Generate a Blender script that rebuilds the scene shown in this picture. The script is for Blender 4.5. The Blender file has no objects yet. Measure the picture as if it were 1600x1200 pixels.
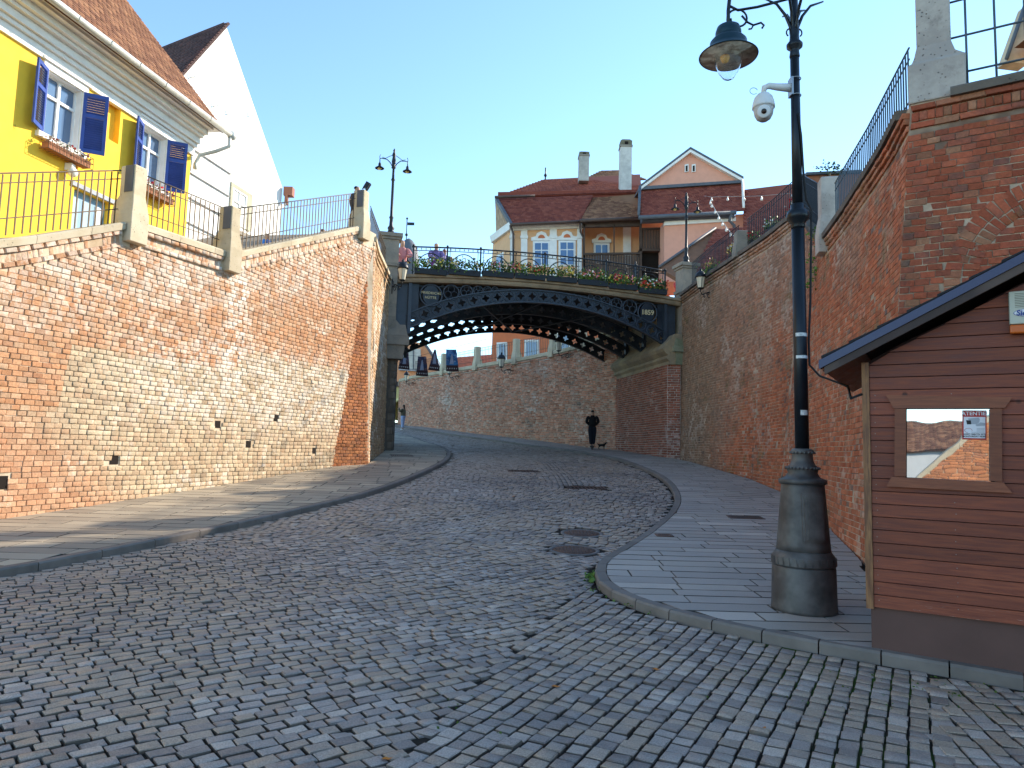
import bpy, bmesh, math, random
import numpy as np
from mathutils import Vector, Matrix
from mathutils.geometry import tessellate_polygon
random.seed(7); rng = np.random.default_rng(7)
SC = bpy.context.scene
COL = SC.collection
PI = math.pi

# ------------------------------------------------------------------ camera
F_PX = 1100.0
PITCH = math.atan(103 / 1100.0)
ROLL = 0.027
cR0 = np.array([1, 0, 0.]); cF = np.array([0, math.cos(PITCH), math.sin(PITCH)]); cU0 = np.array([0, -math.sin(PITCH), math.cos(PITCH)])
cR = math.cos(ROLL) * cR0 + math.sin(ROLL) * cU0
cU = -math.sin(ROLL) * cR0 + math.cos(ROLL) * cU0
CAM = np.array([0, 0, 1.6])
cd = bpy.data.cameras.new('camera'); co = bpy.data.objects.new('camera', cd); COL.objects.link(co)
cd.sensor_width = 36; cd.lens = 36 * F_PX / 1600; cd.clip_end = 2000; cd.clip_start = 0.05
m = Matrix([[cR[0], cU[0], -cF[0], CAM[0]], [cR[1], cU[1], -cF[1], CAM[1]], [cR[2], cU[2], -cF[2], CAM[2]], [0, 0, 0, 1]])
co.matrix_world = m
SC.camera = co

# ------------------------------------------------------------------ sky, sun, exposure
SUN_EL, SUN_AZ = math.radians(29), math.radians(59)          # azimuth measured from +y towards +x
W = bpy.data.worlds.new('World'); SC.world = W; W.use_nodes = True
wn = W.node_tree; bg = wn.nodes['Background']
sky = wn.nodes.new('ShaderNodeTexSky'); sky.sky_type = 'NISHITA'; sky.sun_disc = False
sky.sun_elevation = SUN_EL; sky.sun_rotation = SUN_AZ
sky.air_density = 0.8; sky.dust_density = 0.0; sky.ozone_density = 1.3; sky.altitude = 400
skm = wn.nodes.new('ShaderNodeMix'); skm.data_type = 'RGBA'; skm.blend_type = 'MULTIPLY'; skm.inputs[0].default_value = 1; skm.inputs[7].default_value = (.90, 1.01, .95, 1)
wn.links.new(sky.outputs[0], skm.inputs[6]); wn.links.new(skm.outputs[2], bg.inputs[0]); bg.inputs[1].default_value = 0.145
sd = bpy.data.lights.new('sun', 'SUN'); sd.energy = 2.8; sd.angle = math.radians(0.5); sd.color = (1.0, 0.87, 0.70)
so = bpy.data.objects.new('sun', sd); COL.objects.link(so)
SV = Vector((math.sin(SUN_AZ) * math.cos(SUN_EL), math.cos(SUN_AZ) * math.cos(SUN_EL), math.sin(SUN_EL)))
so.rotation_euler = SV.to_track_quat('Z', 'Y').to_euler(); so.location = (20, 20, 30)
SC.view_settings.view_transform = 'Standard'; SC.view_settings.look = 'None'
SC.view_settings.gamma = 1; SC.view_settings.exposure = 1.65
SC.view_settings.use_curve_mapping = False

# ------------------------------------------------------------------ measuring helpers
def ray(px, py):
    d = cF * F_PX + cR * (px - 800) - cU * (py - 600)
    return d / np.linalg.norm(d)
def at(px, py, Y):
    d = ray(px, py); return Vector(CAM + d * (Y / d[1]))
def atz(px, py, Z):
    d = ray(px, py); return Vector(CAM + d * ((Z - 1.6) / d[2]))
def onpl(px, py, P, n):
    d = ray(px, py); n = np.array(n, float); return Vector(CAM + d * (np.dot(np.array(P, float) - CAM, n) / np.dot(d, n)))
GY = [-60, 4.5, 8, 11, 15, 19.5, 25, 27.5, 35, 48, 70, 200]; GZ = [0, 0, .1, .27, .56, .95, 1.34, 1.45, 1.78, 2.8, 4.3, 8]
def g(x, y):
    y = np.asarray(y, float); x = np.asarray(x, float)
    return np.interp(y, GY, GZ) - .01 * np.clip(x, -12, 12) * np.clip((y - 12) / 10, 0, 1)
def gp(px, py, dz=0):
    d = ray(px, py); t = 1.0
    while t < 150:
        P = CAM + d * t
        if P[2] <= g(P[0], P[1]) + dz: return Vector(P)
        t += .02
    return Vector(P)

# ------------------------------------------------------------------ object helpers
def link(o, parent=None, label=None, cat=None, group=None, kind=None):
    COL.objects.link(o)
    if parent is not None: o.parent = parent; o.matrix_parent_inverse = parent_inv(parent)
    tag(o, label, cat, group, kind)
    return o
def tag(o, label=None, cat=None, group=None, kind=None):
    if label: o['label'] = label
    if cat: o['category'] = cat
    if group: o['group'] = group
    if kind: o['kind'] = kind
    return o
def empty(name, loc, label, cat, group=None, rz=0, kind=None):
    o = bpy.data.objects.new(name, None); o.location = loc; o.rotation_euler[2] = rz; o.empty_display_size = .2
    return link(o, None, label, cat, group, kind)
class MB:
    """collects vertices and faces of one mesh"""
    def __init__(s): s.v = []; s.f = []; s.m = []; s.sm = []
    def add(s, vs, fs, mi=0, smooth=False):
        n = len(s.v); s.v += [tuple(v) for v in vs]; s.f += [tuple(i + n for i in f) for f in fs]
        s.m += [mi] * len(fs); s.sm += [smooth] * len(fs); return s
    def box(s, c, size, R=None, mi=0, taper=1.0):
        hx, hy, hz = size[0] / 2, size[1] / 2, size[2] / 2; vs = []
        for z in (-hz, hz):
            t = taper if z > 0 else 1
            for x, y in ((-hx, -hy), (hx, -hy), (hx, hy), (-hx, hy)):
                p = Vector((x * t, y * t, z))
                if R is not None: p = R @ p
                vs.append(p + Vector(c))
        return s.add(vs, [(3, 2, 1, 0), (4, 5, 6, 7), (0, 1, 5, 4), (1, 2, 6, 5), (2, 3, 7, 6), (3, 0, 4, 7)], mi)
    def span(s, a, b, w, h, up=(0, 0, 1), mi=0):
        a = Vector(a); b = Vector(b); d = (b - a); L = d.length; d.normalize()
        upv = Vector(up); side = d.cross(upv).normalized(); u2 = side.cross(d)
        R = Matrix((d, side, u2)).transposed()
        return s.box((a + b) / 2, (L, w, h), R, mi)
    def tube(s, pts, r, n=6, mi=0, closed=False, smooth=True):
        pts = [Vector(p) for p in pts]; N = len(pts)
        rs = r if isinstance(r, (list, tuple)) else [r] * N
        vs = []; last = None
        for i, p in enumerate(pts):
            if closed: t = pts[(i + 1) % N] - pts[i - 1]
            else: t = pts[min(i + 1, N - 1)] - pts[max(i - 1, 0)]
            if t.length < 1e-9: t = Vector((0, 0, 1))
            t.normalize()
            if last is None: a = t.orthogonal().normalized()
            else:
                a = last - t * last.dot(t)
                a = a.normalized() if a.length > 1e-6 else t.orthogonal().normalized()
            last = a; b = t.cross(a)
            for k in range(n):
                an = 2 * PI * k / n; vs.append(p + (a * math.cos(an) + b * math.sin(an)) * rs[i])
        fs = []
        for i in range(N if closed else N - 1):
            j = (i + 1) % N
            for k in range(n):
                k2 = (k + 1) % n; fs.append((i * n + k, i * n + k2, j * n + k2, j * n + k))
        if not closed: fs += [tuple(range(n - 1, -1, -1)), tuple((N - 1) * n + k for k in range(n))]
        return s.add(vs, fs, mi, smooth)
    def lathe(s, prof, c=(0, 0, 0), n=24, mi=0, smooth=True, R=None):
        vs = []; c = Vector(c)
        for r, z in prof:
            for k in range(n):
                a = 2 * PI * k / n; p = Vector((r * math.cos(a), r * math.sin(a), z))
                vs.append((R @ p if R is not None else p) + c)
        fs = []
        for i in range(len(prof) - 1):
            for k in range(n):
                k2 = (k + 1) % n; fs.append((i * n + k, i * n + k2, (i + 1) * n + k2, (i + 1) * n + k))
        fs.append(tuple(range(n - 1, -1, -1))); fs.append(tuple((len(prof) - 1) * n + k for k in range(n)))
        return s.add(vs, fs, mi, smooth)
    def prism(s, poly, off, mi=0):
        """poly: 3D points, extruded by off"""
        n = len(poly); off = Vector(off); vs = [Vector(p) for p in poly] + [Vector(p) + off for p in poly]
        fs = [tuple(range(n)), tuple(range(2 * n - 1, n - 1, -1))]
        fs += [(i, i + n, (i + 1) % n + n, (i + 1) % n) for i in range(n)]
        return s.add(vs, fs, mi)
    def ball(s, c, r, n=8, mi=0, sq=(1, 1, 1)):
        prof = [(max(1e-4, r * math.sin(PI * i / (n // 2 + 1))), -r * math.cos(PI * i / (n // 2 + 1))) for i in range(n // 2 + 2)]
        n0 = len(s.v); s.lathe(prof, (0, 0, 0), n, mi)
        for i in range(n0, len(s.v)): s.v[i] = (s.v[i][0] * sq[0] + c[0], s.v[i][1] * sq[1] + c[1], s.v[i][2] * sq[2] + c[2])
        return s
    def mesh(s, name, mats):
        me = bpy.data.meshes.new(name); me.from_pydata(s.v, [], s.f)
        if not isinstance(mats, (list, tuple)): mats = [mats]
        for mm in mats: me.materials.append(mm)
        me.polygons.foreach_set('material_index', s.m); me.polygons.foreach_set('use_smooth', s.sm)
        bm = bmesh.new(); bm.from_mesh(me); bmesh.ops.recalc_face_normals(bm, faces=bm.faces); bm.to_mesh(me); bm.free()
        me.update(); return me
    def obj(s, name, mats, parent=None, **k):
        o = bpy.data.objects.new(name, s.mesh(name, mats))
        return link(o, parent, **k)
def parent_inv(p):
    M = Matrix.Identity(4); q = p
    while q is not None:
        M = q.matrix_parent_inverse @ q.matrix_basis @ M if q.parent else q.matrix_basis @ M
        q = q.parent
    return M.inverted()

# ------------------------------------------------------------------ materials
MATS = {}
class NB:
    def __init__(s, name):
        s.m = bpy.data.materials.new(name); s.m.use_nodes = True; s.t = s.m.node_tree; s.b = s.t.nodes['Principled BSDF']
        s.pos = s.n('ShaderNodeNewGeometry').outputs['Position']
    def n(s, typ, ins=None, **kw):
        x = s.t.nodes.new(typ)
        for k, v in kw.items(): setattr(x, k, v)
        for k, v in (ins or {}).items(): s.set(x.inputs[k], v)
        return x
    def set(s, i, v):
        if isinstance(v, bpy.types.NodeSocket): s.t.links.new(v, i)
        else:
            if i.type == 'RGBA' and len(v) == 3: v = (*v, 1)
            i.default_value = v
    def noise(s, sc, det=3, rough=.6, vec=None, col=False, dist=0):
        x = s.n('ShaderNodeTexNoise', {'Vector': vec if vec is not None else s.pos, 'Scale': sc, 'Detail': det, 'Roughness': rough, 'Distortion': dist})
        return x.outputs[1 if col else 0]
    def math(s, op, a, b=0, c=0, clamp=False):
        x = s.n('ShaderNodeMath', operation=op, use_clamp=clamp); s.set(x.inputs[0], a); s.set(x.inputs[1], b); s.set(x.inputs[2], c); return x.outputs[0]
    def ramp(s, f, lo, hi, a=0., b=1.):
        x = s.n('ShaderNodeMapRange', interpolation_type='SMOOTHSTEP')
        for k, v in zip(range(5), (f, lo, hi, a, b)): s.set(x.inputs[k], v)
        return x.outputs[0]
    def mix(s, f, a, b, mode='MIX'):
        x = s.n('ShaderNodeMix', data_type='RGBA', blend_type=mode); s.set(x.inputs[0], f); s.set(x.inputs[6], a); s.set(x.inputs[7], b); return x.outputs[2]
    def dot(s, vec, d):
        x = s.n('ShaderNodeVectorMath', operation='DOT_PRODUCT'); s.set(x.inputs[0], vec); s.set(x.inputs[1], d); return x.outputs['Value']
    def rnd(s):
        a = s.n('ShaderNodeAttribute', attribute_name='rnd').outputs['Fac']; o = s.n('ShaderNodeObjectInfo').outputs['Random']
        return s.math('FRACT', s.math('ADD', a, o))
    def white(s, v):
        return s.n('ShaderNodeTexWhiteNoise', {'W': v}, noise_dimensions='1D').outputs['Value']
    def colramp(s, f, stops, const=False):
        x = s.n('ShaderNodeValToRGB'); s.set(x.inputs[0], f); cr = x.color_ramp
        if const: cr.interpolation = 'CONSTANT'
        while len(cr.elements) < len(stops): cr.elements.new(.5)
        for e, (p, c) in zip(cr.elements, stops): e.position = p; e.color = (*c, 1)
        return x.outputs[0]
    def bump(s, h, strength=.3, dist=.01, prev=None):
        x = s.n('ShaderNodeBump', {'Strength': strength, 'Distance': dist, 'Height': h})
        if prev is not None: s.set(x.inputs['Normal'], prev)
        return x.outputs[0]
    def done(s, col, rough=.8, metal=0., normal=None, spec=.3, **kw):
        s.set(s.b.inputs['Base Color'], col); s.set(s.b.inputs['Roughness'], rough); s.set(s.b.inputs['Metallic'], metal)
        s.set(s.b.inputs['Specular IOR Level'], spec)
        if normal is not None: s.set(s.b.inputs['Normal'], normal)
        for k, v in kw.items(): s.set(s.b.inputs[k.replace('_', ' ')], v)
        return s.m
def M(name, col, rough=.75, metal=0., var=.15, sc=3., bump=.15, bsc=40., col2=None, mixsc=1.2, spec=.3, rv=.0):
    """general weathered surface: world-space noise in brightness, a second tint, fine relief"""
    if name in MATS: return MATS[name]
    b = NB(name); n1 = b.noise(sc, 4); n2 = b.noise(mixsc, 3, .65)
    c = col
    if col2 is not None: c = b.mix(b.ramp(n2, .42, .66), col, col2)
    v = b.ramp(n1, .25, .75, 1 - var, 1 + var)
    if rv: v = b.math('MULTIPLY', v, b.ramp(b.rnd(), 0, 1, 1 - rv, 1 + rv))
    hv = b.n('ShaderNodeHueSaturation', {'Color': c if isinstance(c, bpy.types.NodeSocket) else (*c, 1), 'Value': v}).outputs[0]
    nb = b.bump(b.noise(bsc, 3), bump, .004) if bump else None
    MATS[name] = b.done(hv, b.ramp(n1, .2, .8, max(.02, rough - .08), min(1, rough + .08)), metal, nb, spec)
    return MATS[name]
# ------------------------------------------------------------------ many small pieces (bricks, cobbles, tiles)
class Pieces:
    """C centre of the back face; U,V in-plane unit axes; N outward; sizes L,H,D; ch chamfer"""
    def __init__(s, ch=.08, jit=.02): s.d = []; s.ch = ch; s.jit = jit
    def add(s, C, U, V, N, L, H, D):
        C = np.atleast_2d(np.array(C, float)); n = len(C)
        if n == 0: return
        f = lambda a: np.broadcast_to(np.asarray(a, float), (n, 3)).copy()
        g1 = lambda a: np.broadcast_to(np.asarray(a, float), (n,)).copy()
        s.d.append((C, f(U), f(V), f(N), g1(L), g1(H), g1(D)))
    def cat(s):
        return [np.concatenate([x[i] for x in s.d]) for i in range(7)]
    def variants(s, k, name, mat, dome=0):
        out = []
        for i in range(k):
            v = s.unit(1)[0]; 
            me = bpy.data.meshes.new(name); me.from_pydata([tuple(x) for x in v], [], s.faces()); me.materials.append(mat); me.update(); out.append(me)
        return out
    def faces(s):
        F = [(8, 9, 10, 11)]
        for i in range(4):
            j = (i + 1) % 4
            F += [(4 + i, 4 + j, 8 + j, 8 + i), (i, j, 4 + j, 4 + i)]
        return F
    def unit(s, n):
        q = np.array([(-.5, -.5), (.5, -.5), (.5, .5), (-.5, .5)])
        v = np.zeros((n, 12, 3))
        j = rng.normal(0, s.jit, (n, 4, 2)).clip(-2.2 * s.jit, 2.2 * s.jit)
        c = s.ch * rng.uniform(.6, 1.4, (n, 1, 1))
        v[:, 0:4, :2] = q + j; v[:, 4:8, :2] = q + j; v[:, 4:8, 2] = 1 - c[:, :, 0] * 1.6
        v[:, 8:12, :2] = (q + j) * (1 - 2 * c) ; v[:, 8:12, 2] = 1 + rng.normal(0, s.jit, (n, 4))
        return v
    def finish(s, name, stuff, mat, parent, nind=300, rank=None, nvar=10):
        C, U, V, N, L, H, D = s.cat(); n = len(C)
        rel = C - CAM; dep = rel @ cF
        px = 800 + F_PX * (rel @ cR) / np.maximum(dep, .1); py = 600 - F_PX * (rel @ cU) / np.maximum(dep, .1)
        size = np.where((dep > .5) & (px > 5) & (px < 1595) & (py > 5) & (py < 1195), np.sqrt(L * H) / np.maximum(dep, .1), 0)
        if rank is not None: size = size * rank(px, py, C)
        order = np.argsort(-size); ind = order[:nind] if nind else order[:0]
        ind = ind[size[ind] > 0]
        inv = parent_inv(parent) if parent is not None else None
        if len(ind):
            vs = s.variants(nvar, name, mat)
            for i in ind:
                o = bpy.data.objects.new(name, vs[int(rng.integers(nvar))])
                if parent is not None: o.parent = parent; o.matrix_parent_inverse = inv
                a, b, c = U[i] * L[i], V[i] * H[i], N[i] * D[i]
                o.matrix_basis = Matrix([[a[0], b[0], c[0], C[i][0]], [a[1], b[1], c[1], C[i][1]], [a[2], b[2], c[2], C[i][2]], [0, 0, 0, 1]])
                COL.objects.link(o)
        rest = np.setdiff1d(np.arange(n), ind)
        if len(rest):
            k = len(rest); v = s.unit(k)
            P = C[rest, None, :] + v[:, :, 0:1] * (U[rest] * L[rest, None])[:, None] + v[:, :, 1:2] * (V[rest] * H[rest, None])[:, None] + v[:, :, 2:3] * (N[rest] * D[rest, None])[:, None]
            me = quadmesh(stuff, P.reshape(-1, 3), (np.array(s.faces())[None] + (np.arange(k) * 12)[:, None, None]).reshape(-1, 4), mat)
            at_ = me.attributes.new('rnd', 'FLOAT', 'POINT'); at_.data.foreach_set('value', np.repeat(rng.random(k), 12).astype(np.float32))
            o = bpy.data.objects.new(stuff, me)
            link(o, parent, kind='stuff')
def quadmesh(name, V, Fq, mat):
    me = bpy.data.meshes.new(name); V = np.asarray(V, np.float32); Fq = np.asarray(Fq, np.int32); k = Fq.shape[1]
    me.vertices.add(len(V)); me.vertices.foreach_set('co', V.ravel())
    me.loops.add(Fq.size); me.loops.foreach_set('vertex_index', Fq.ravel())
    me.polygons.add(len(Fq)); me.polygons.foreach_set('loop_start', np.arange(0, Fq.size, k, dtype=np.int32))
    if mat is not None: me.materials.append(mat)
    me.update(calc_edges=True); me.validate(); return me
def nrm(a): return a / np.linalg.norm(a, axis=-1, keepdims=True)

class Surf:
    """ruled wall surface: plan polyline at base (z=0) and lean per metre of height; faces 'side' * left normal"""
    def __init__(s, pts, lean=None, side=1):
        s.p = np.array(pts, float); s.l = np.zeros_like(s.p) if lean is None else np.array(lean, float)
        d = np.linalg.norm(np.diff(s.p, axis=0), axis=1); s.u = np.concatenate([[0], np.cumsum(d)]); s.len = s.u[-1]; s.side = side
    def P(s, u, z):
        u = np.asarray(u, float); z = np.asarray(z, float)
        x = np.interp(u, s.u, s.p[:, 0]) + z * np.interp(u, s.u, s.l[:, 0]); y = np.interp(u, s.u, s.p[:, 1]) + z * np.interp(u, s.u, s.l[:, 1])
        return np.stack(np.broadcast_arrays(x, y, z), -1).astype(float)
    def frame(s, u, z):
        U = s.P(u + .05, z) - s.P(u - .05, z); U[..., 2] = 0; U = nrm(U)
        V = nrm(s.P(u, z + .5) - s.P(u, z - .5)); N = nrm(np.cross(U, V)) * s.side
        return U, V, N
def brick_run(pc, S, top, bot, lens=(.15,), H=.085, gap=.012, D=.03, u0=0, u1=None, skip=None, wob=.004, stag=True):
    u1 = S.len if u1 is None else u1
    zt = max(float(top(u)) for u in np.linspace(u0, u1, 60)); zb = min(float(bot(u)) for u in np.linspace(u0, u1, 60))
    Us = []; Zs = []; Ls = []
    z = zb + H / 2; k = 0
    while z < zt:
        m = int((u1 - u0) / min(lens)) + 4
        if len(lens) > 1: ln = rng.choice(lens, m)
        else: ln = np.full(m, lens[0]) * rng.uniform(.94, 1.06, m)
        st = u0 - (rng.uniform(.3, .7) * ln[0] if (k % 2 or not stag) else rng.uniform(-.05, .05) * ln[0] + .001)
        e = st + np.concatenate([[0], np.cumsum(ln)]); a = np.clip(e[:-1], u0, u1); b = np.clip(e[1:], u0, u1)
        w = b - a; c = (a + b) / 2; ok = w > .04
        Us.append(c[ok]); Ls.append(w[ok]); Zs.append(np.full(ok.sum(), z)); z += H; k += 1
    u = np.concatenate(Us); z = np.concatenate(Zs); L = np.concatenate(Ls)
    ok = (z + H * .3 < top(u)) & (z > bot(u) - H)
    if skip is not None: ok &= ~skip(u, z)
    u, z, L = u[ok], z[ok], L[ok]
    z = z + .008 * np.sin(u * 1.7) + .006 * np.sin(u * .6 + z)
    U, V, N = S.frame(u, z); n = len(u)
    th = rng.normal(0, .012, n)[:, None]; U2 = nrm(U + V * th); V2 = nrm(V - U * th)
    pc.add(S.P(u, z), U2, V2, N, L - gap, H - gap, D + rng.normal(0, wob, n).clip(-.012, .02))
def wall_body(name, S, top, bot, mat, parent, thick=.6, inset=0.0, du=.25, u0=0, u1=None):
    u1 = S.len if u1 is None else u1
    us = np.linspace(u0, u1, max(2, int((u1 - u0) / du) + 1)); zt = np.array([float(top(u)) for u in us]); zb = np.array([float(bot(u)) for u in us])
    nz = 8; V = []
    for th in (inset, thick):
        for i, t in enumerate(np.linspace(0, 1, nz + 1)):
            z = zb + (zt - zb) * t; P = S.P(us, z); _, _, N = S.frame(us, z); V.append(P - N * th)
    n = len(us); V = np.concatenate(V); F = []
    for L in (0, nz + 1):
        for i in range(nz):
            for j in range(n - 1):
                a = (L + i) * n + j; F.append((a, a + 1, a + n + 1, a + n))
    o2 = (nz + 1) * n
    for j in range(n - 1):
        a = nz * n + j; F.append((a, a + 1, a + 1 + o2, a + o2))
    for i in range(nz):
        for j in (0, n - 1):
            a = i * n + j; F.append((a, a + n, a + n + o2, a + o2))
    mb = MB(); mb.add(V, F); return mb.obj(name, mat, parent)

# ------------------------------------------------------------------ brick and stone materials
def brick_mat(name, stops, white=(.62, .55, .46), whiteness=.25, wscale=.5, dark=(.06, .05, .045), darkness=.0, moss=0., zone=None, val=.22):
    b = NB(name); r = b.rnd(); base = b.colramp(r, stops)
    if zone is not None: base = zone(b, base, r)
    n1 = b.noise(wscale, 4, .7); n2 = b.noise(9, 3, .6); r2 = b.white(b.math('MULTIPLY', r, 97.))
    wf = b.math('ADD', n1, b.math('MULTIPLY', b.math('SUBTRACT', r2, .5), .12))
    wf = b.ramp(b.math('ADD', wf, b.math('MULTIPLY', b.math('SUBTRACT', n2, .5), .35)), .60 - whiteness * .3, .74 - whiteness * .3)
    c = b.mix(b.math('MULTIPLY', wf, .75), base, white)
    if darkness:
        d = b.ramp(b.math('ADD', b.noise(.8, 4, .7), b.math('MULTIPLY', b.math('SUBTRACT', r2, .5), .25)), .62 - darkness * .3, .8 - darkness * .2)
        c = b.mix(b.math('MULTIPLY', d, .8), c, dark)
    if moss:
        mm = b.ramp(b.noise(1.1, 5, .75), .56, .68); c = b.mix(b.math('MULTIPLY', mm, moss), c, (.10, .10, .025))
    v = b.math('MULTIPLY', b.ramp(r2, 0, 1, 1 - val, 1 + val), b.ramp(b.noise(30, 4, .7), .3, .7, .82, 1.15))
    c = b.n('ShaderNodeHueSaturation', {'Color': c, 'Value': v}).outputs[0]
    return b.done(c, .9, 0, b.bump(b.noise(70, 4, .7), .5, .006, b.bump(b.noise(18, 3), .5, .01)), .2)

LW_P = np.array([-7.72, 10.84]); LW_D = np.array([.3387, .9409])     # line of the left wall
def lw_zone(b, base, r):
    u = b.math('SUBTRACT', b.dot(b.pos, (.3387, .9409, 0)), float(LW_P @ LW_D)); z = b.math('SUBTRACT', b.math('MULTIPLY', b.math('ADD', b.math('FLOOR', b.math('DIVIDE', b.math('ADD', b.dot(b.pos, (0, 0, 1)), .0103), .088)), .5), .088), .0103)
    sv = b.n('ShaderNodeCombineXYZ', {0: u, 1: 0., 2: z}).outputs[0]
    j = b.math('MULTIPLY', b.math('SUBTRACT', b.noise(1.6, 4, .7, sv), .5), 1.1)
    j = b.math('ADD', j, b.math('MULTIPLY', b.math('SUBTRACT', b.white(r), .5), .14))
    # below a stepped line the bricks are the old pale tan ones
    line = b.math('ADD', b.ramp(u, .75, .95, 2.05, 3.15), b.ramp(u, 4.5, 5.5, 0, .5))
    low = b.ramp(b.math('SUBTRACT', b.math('ADD', line, b.math('MULTIPLY', j, .35)), z), -.03, .03)
    tan = b.colramp(b.white(b.math('ADD', r, 3.3)), [(0, (.43, .31, .20)), (.4, (.49, .38, .25)), (.75, (.55, .45, .31)), (1, (.44, .30, .19))])
    c = b.mix(low, base, tan)
    red = b.math('MULTIPLY', b.ramp(b.math('ADD', u, b.math('MULTIPLY', z, 1.2)), 1.8, 3.6, 1, 0), low)
    c = b.mix(b.math('MULTIPLY', red, .45), c, (.50, .17, .07))
    # efflorescence: streak under the second pillar and a broad pale cloud
    du = b.math('ABSOLUTE', b.math('SUBTRACT', b.math('ADD', u, b.math('MULTIPLY', j, .5)), 4.75))
    st = b.math('MULTIPLY', b.ramp(du, .15, .65, 1, 0), b.ramp(z, 1.6, 3.0))
    cl = b.math('MULTIPLY', b.ramp(b.math('ABSOLUTE', b.math('SUBTRACT', b.math('ADD', z, j), 2.9)), .5, 1.3, 1, 0), b.ramp(u, .8, 3.5))
    top = b.math('MULTIPLY', b.ramp(b.math('ADD', b.math('SUBTRACT', z, b.math('MULTIPLY', u, .25)), j), 2.9, 3.9), .55)
    f = b.math('MAXIMUM', b.math('MAXIMUM', st, b.math('MULTIPLY', cl, .75)), top)
    f = b.math('MULTIPLY', f, b.ramp(b.math('ADD', b.noise(4, 4, .8), b.math('MULTIPLY', b.math('SUBTRACT', b.white(b.math('ADD', r, 7.)), .5), .16)), .40, .58))
    return b.mix(b.math('MULTIPLY', f, .8), c, (.74, .69, .60))
MB_LEFT = brick_mat('brick_left', [(0, (.45, .225, .115)), (.5, (.50, .275, .15)), (.85, (.50, .33, .21)), (1, (.40, .20, .11))], whiteness=.2, zone=lw_zone, val=.13)
MB_BUTT = brick_mat('brick_buttress', [(0, (.42, .15, .06)), (.5, (.50, .20, .08)), (1, (.36, .15, .08))], whiteness=.0, val=.2)
MB_TAN = brick_mat('brick_tan', [(0, (.42, .27, .15)), (.5, (.50, .34, .19)), (1, (.40, .23, .13))], whiteness=.3, val=.2)
MB_RED = brick_mat('brick_red', [(0, (.31, .075, .04)), (.5, (.37, .10, .05)), (.8, (.29, .085, .05)), (.985, (.34, .16, .09)), (1, (.20, .10, .07))], white=(.45, .36, .29), whiteness=.0, darkness=.3, moss=.35, val=.22)
def rw_zone(b, base, r):
    # the far stretch towards the bridge is grey-brown and lichened above, red low down
    y = b.dot(b.pos, (0, 1, 0)); z = b.dot(b.pos, (0, 0, 1)); j = b.math('MULTIPLY', b.math('SUBTRACT', b.noise(.7, 5, .75), .5), 6.)
    f = b.math('ADD', b.math('ADD', b.math('MULTIPLY', b.math('SUBTRACT', y, 16), .45), b.math('MULTIPLY', b.math('SUBTRACT', z, 4.2), .55)), j)
    g_ = b.colramp(b.white(b.math('ADD', r, 1.7)), [(0, (.27, .16, .11)), (.5, (.36, .23, .16)), (1, (.40, .19, .11))])
    c = b.mix(b.ramp(f, 0.4, 2.4, 0, .8), base, g_)
    gp_ = b.ramp(b.math('ADD', b.noise(.55, 5, .75), b.math('MULTIPLY', z, .035)), .62, .76); c = b.mix(b.math('MULTIPLY', gp_, .7), c, g_)
    return b.mix(b.math('MULTIPLY', b.ramp(y, 21.5, 24, 0, 1), .35), c, (.16, .15, .09))
MB_RW = brick_mat('brick_right', [(0, (.38, .105, .047)), (.5, (.46, .145, .065)), (.9, (.42, .16, .085)), (.97, (.32, .18, .11)), (1, (.20, .13, .11))], white=(.42, .33, .26), whiteness=.22, darkness=.05, moss=.45, zone=rw_zone, val=.2)
MB_FAR = brick_mat('brick_far', [(0, (.46, .19, .115)), (.5, (.54, .26, .165)), (.8, (.50, .34, .25)), (1, (.36, .16, .10))], white=(.50, .44, .38), whiteness=.04, wscale=.35, darkness=.1, moss=.15, val=.25)
MB_PIER = brick_mat('brick_pier', [(0, (.27, .095, .06)), (.5, (.33, .125, .08)), (1, (.25, .12, .09))], white=(.42, .36, .32), whiteness=.1, val=.25)
M_MORTAR_L = M('mortar_light', (.60, .50, .37), .95, var=.15, bump=.4, bsc=90, col2=(.45, .34, .22))
M_MORTAR_R = M('mortar_red', (.46, .34, .24), .95, var=.2, bump=.4, bsc=90, col2=(.16, .10, .07))
M_MORTAR_D = M('mortar_dark', (.48, .42, .36), .95, var=.2, bump=.4, bsc=90)
def stone_mat(name, c1, c2, pits=.5, dirt=(.05, .045, .04)):
    b = NB(name); r = b.rnd(); n = b.noise(1.5, 5, .7); c = b.mix(b.ramp(n, .35, .65), c1, c2)
    vz = b.n('ShaderNodeTexVoronoi', {'Vector': b.pos, 'Scale': 17.}).outputs['Distance']
    pit = b.math('MULTIPLY', b.ramp(vz, .10, .22, 1, 0), b.ramp(b.noise(3, 3, .6), .45, .6))
    c = b.mix(b.math('MULTIPLY', pit, pits), c, dirt)
    st = b.ramp(b.noise(2.2, 6, .8), .55, .75); c = b.mix(b.math('MULTIPLY', st, .45), c, dirt)
    c = b.n('ShaderNodeHueSaturation', {'Color': c, 'Value': b.ramp(r, 0, 1, .88, 1.1)}).outputs[0]
    return b.done(c, .9, 0, b.bump(b.noise(60, 5, .7), .5, .006, b.bump(pit, .6, -.01)), .2)
M_STONE = stone_mat('shell_limestone', (.56, .48, .35), (.48, .40, .27))
M_STONE_G = stone_mat('grey_limestone', (.30, .26, .21), (.22, .20, .17), .6)
M_STONE_R = stone_mat('worn_plaster_stone', (.48, .43, .38), (.34, .30, .27), .8)
M_STONE_B = stone_mat('sandstone', (.36, .28, .17), (.26, .21, .15), .3)
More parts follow.
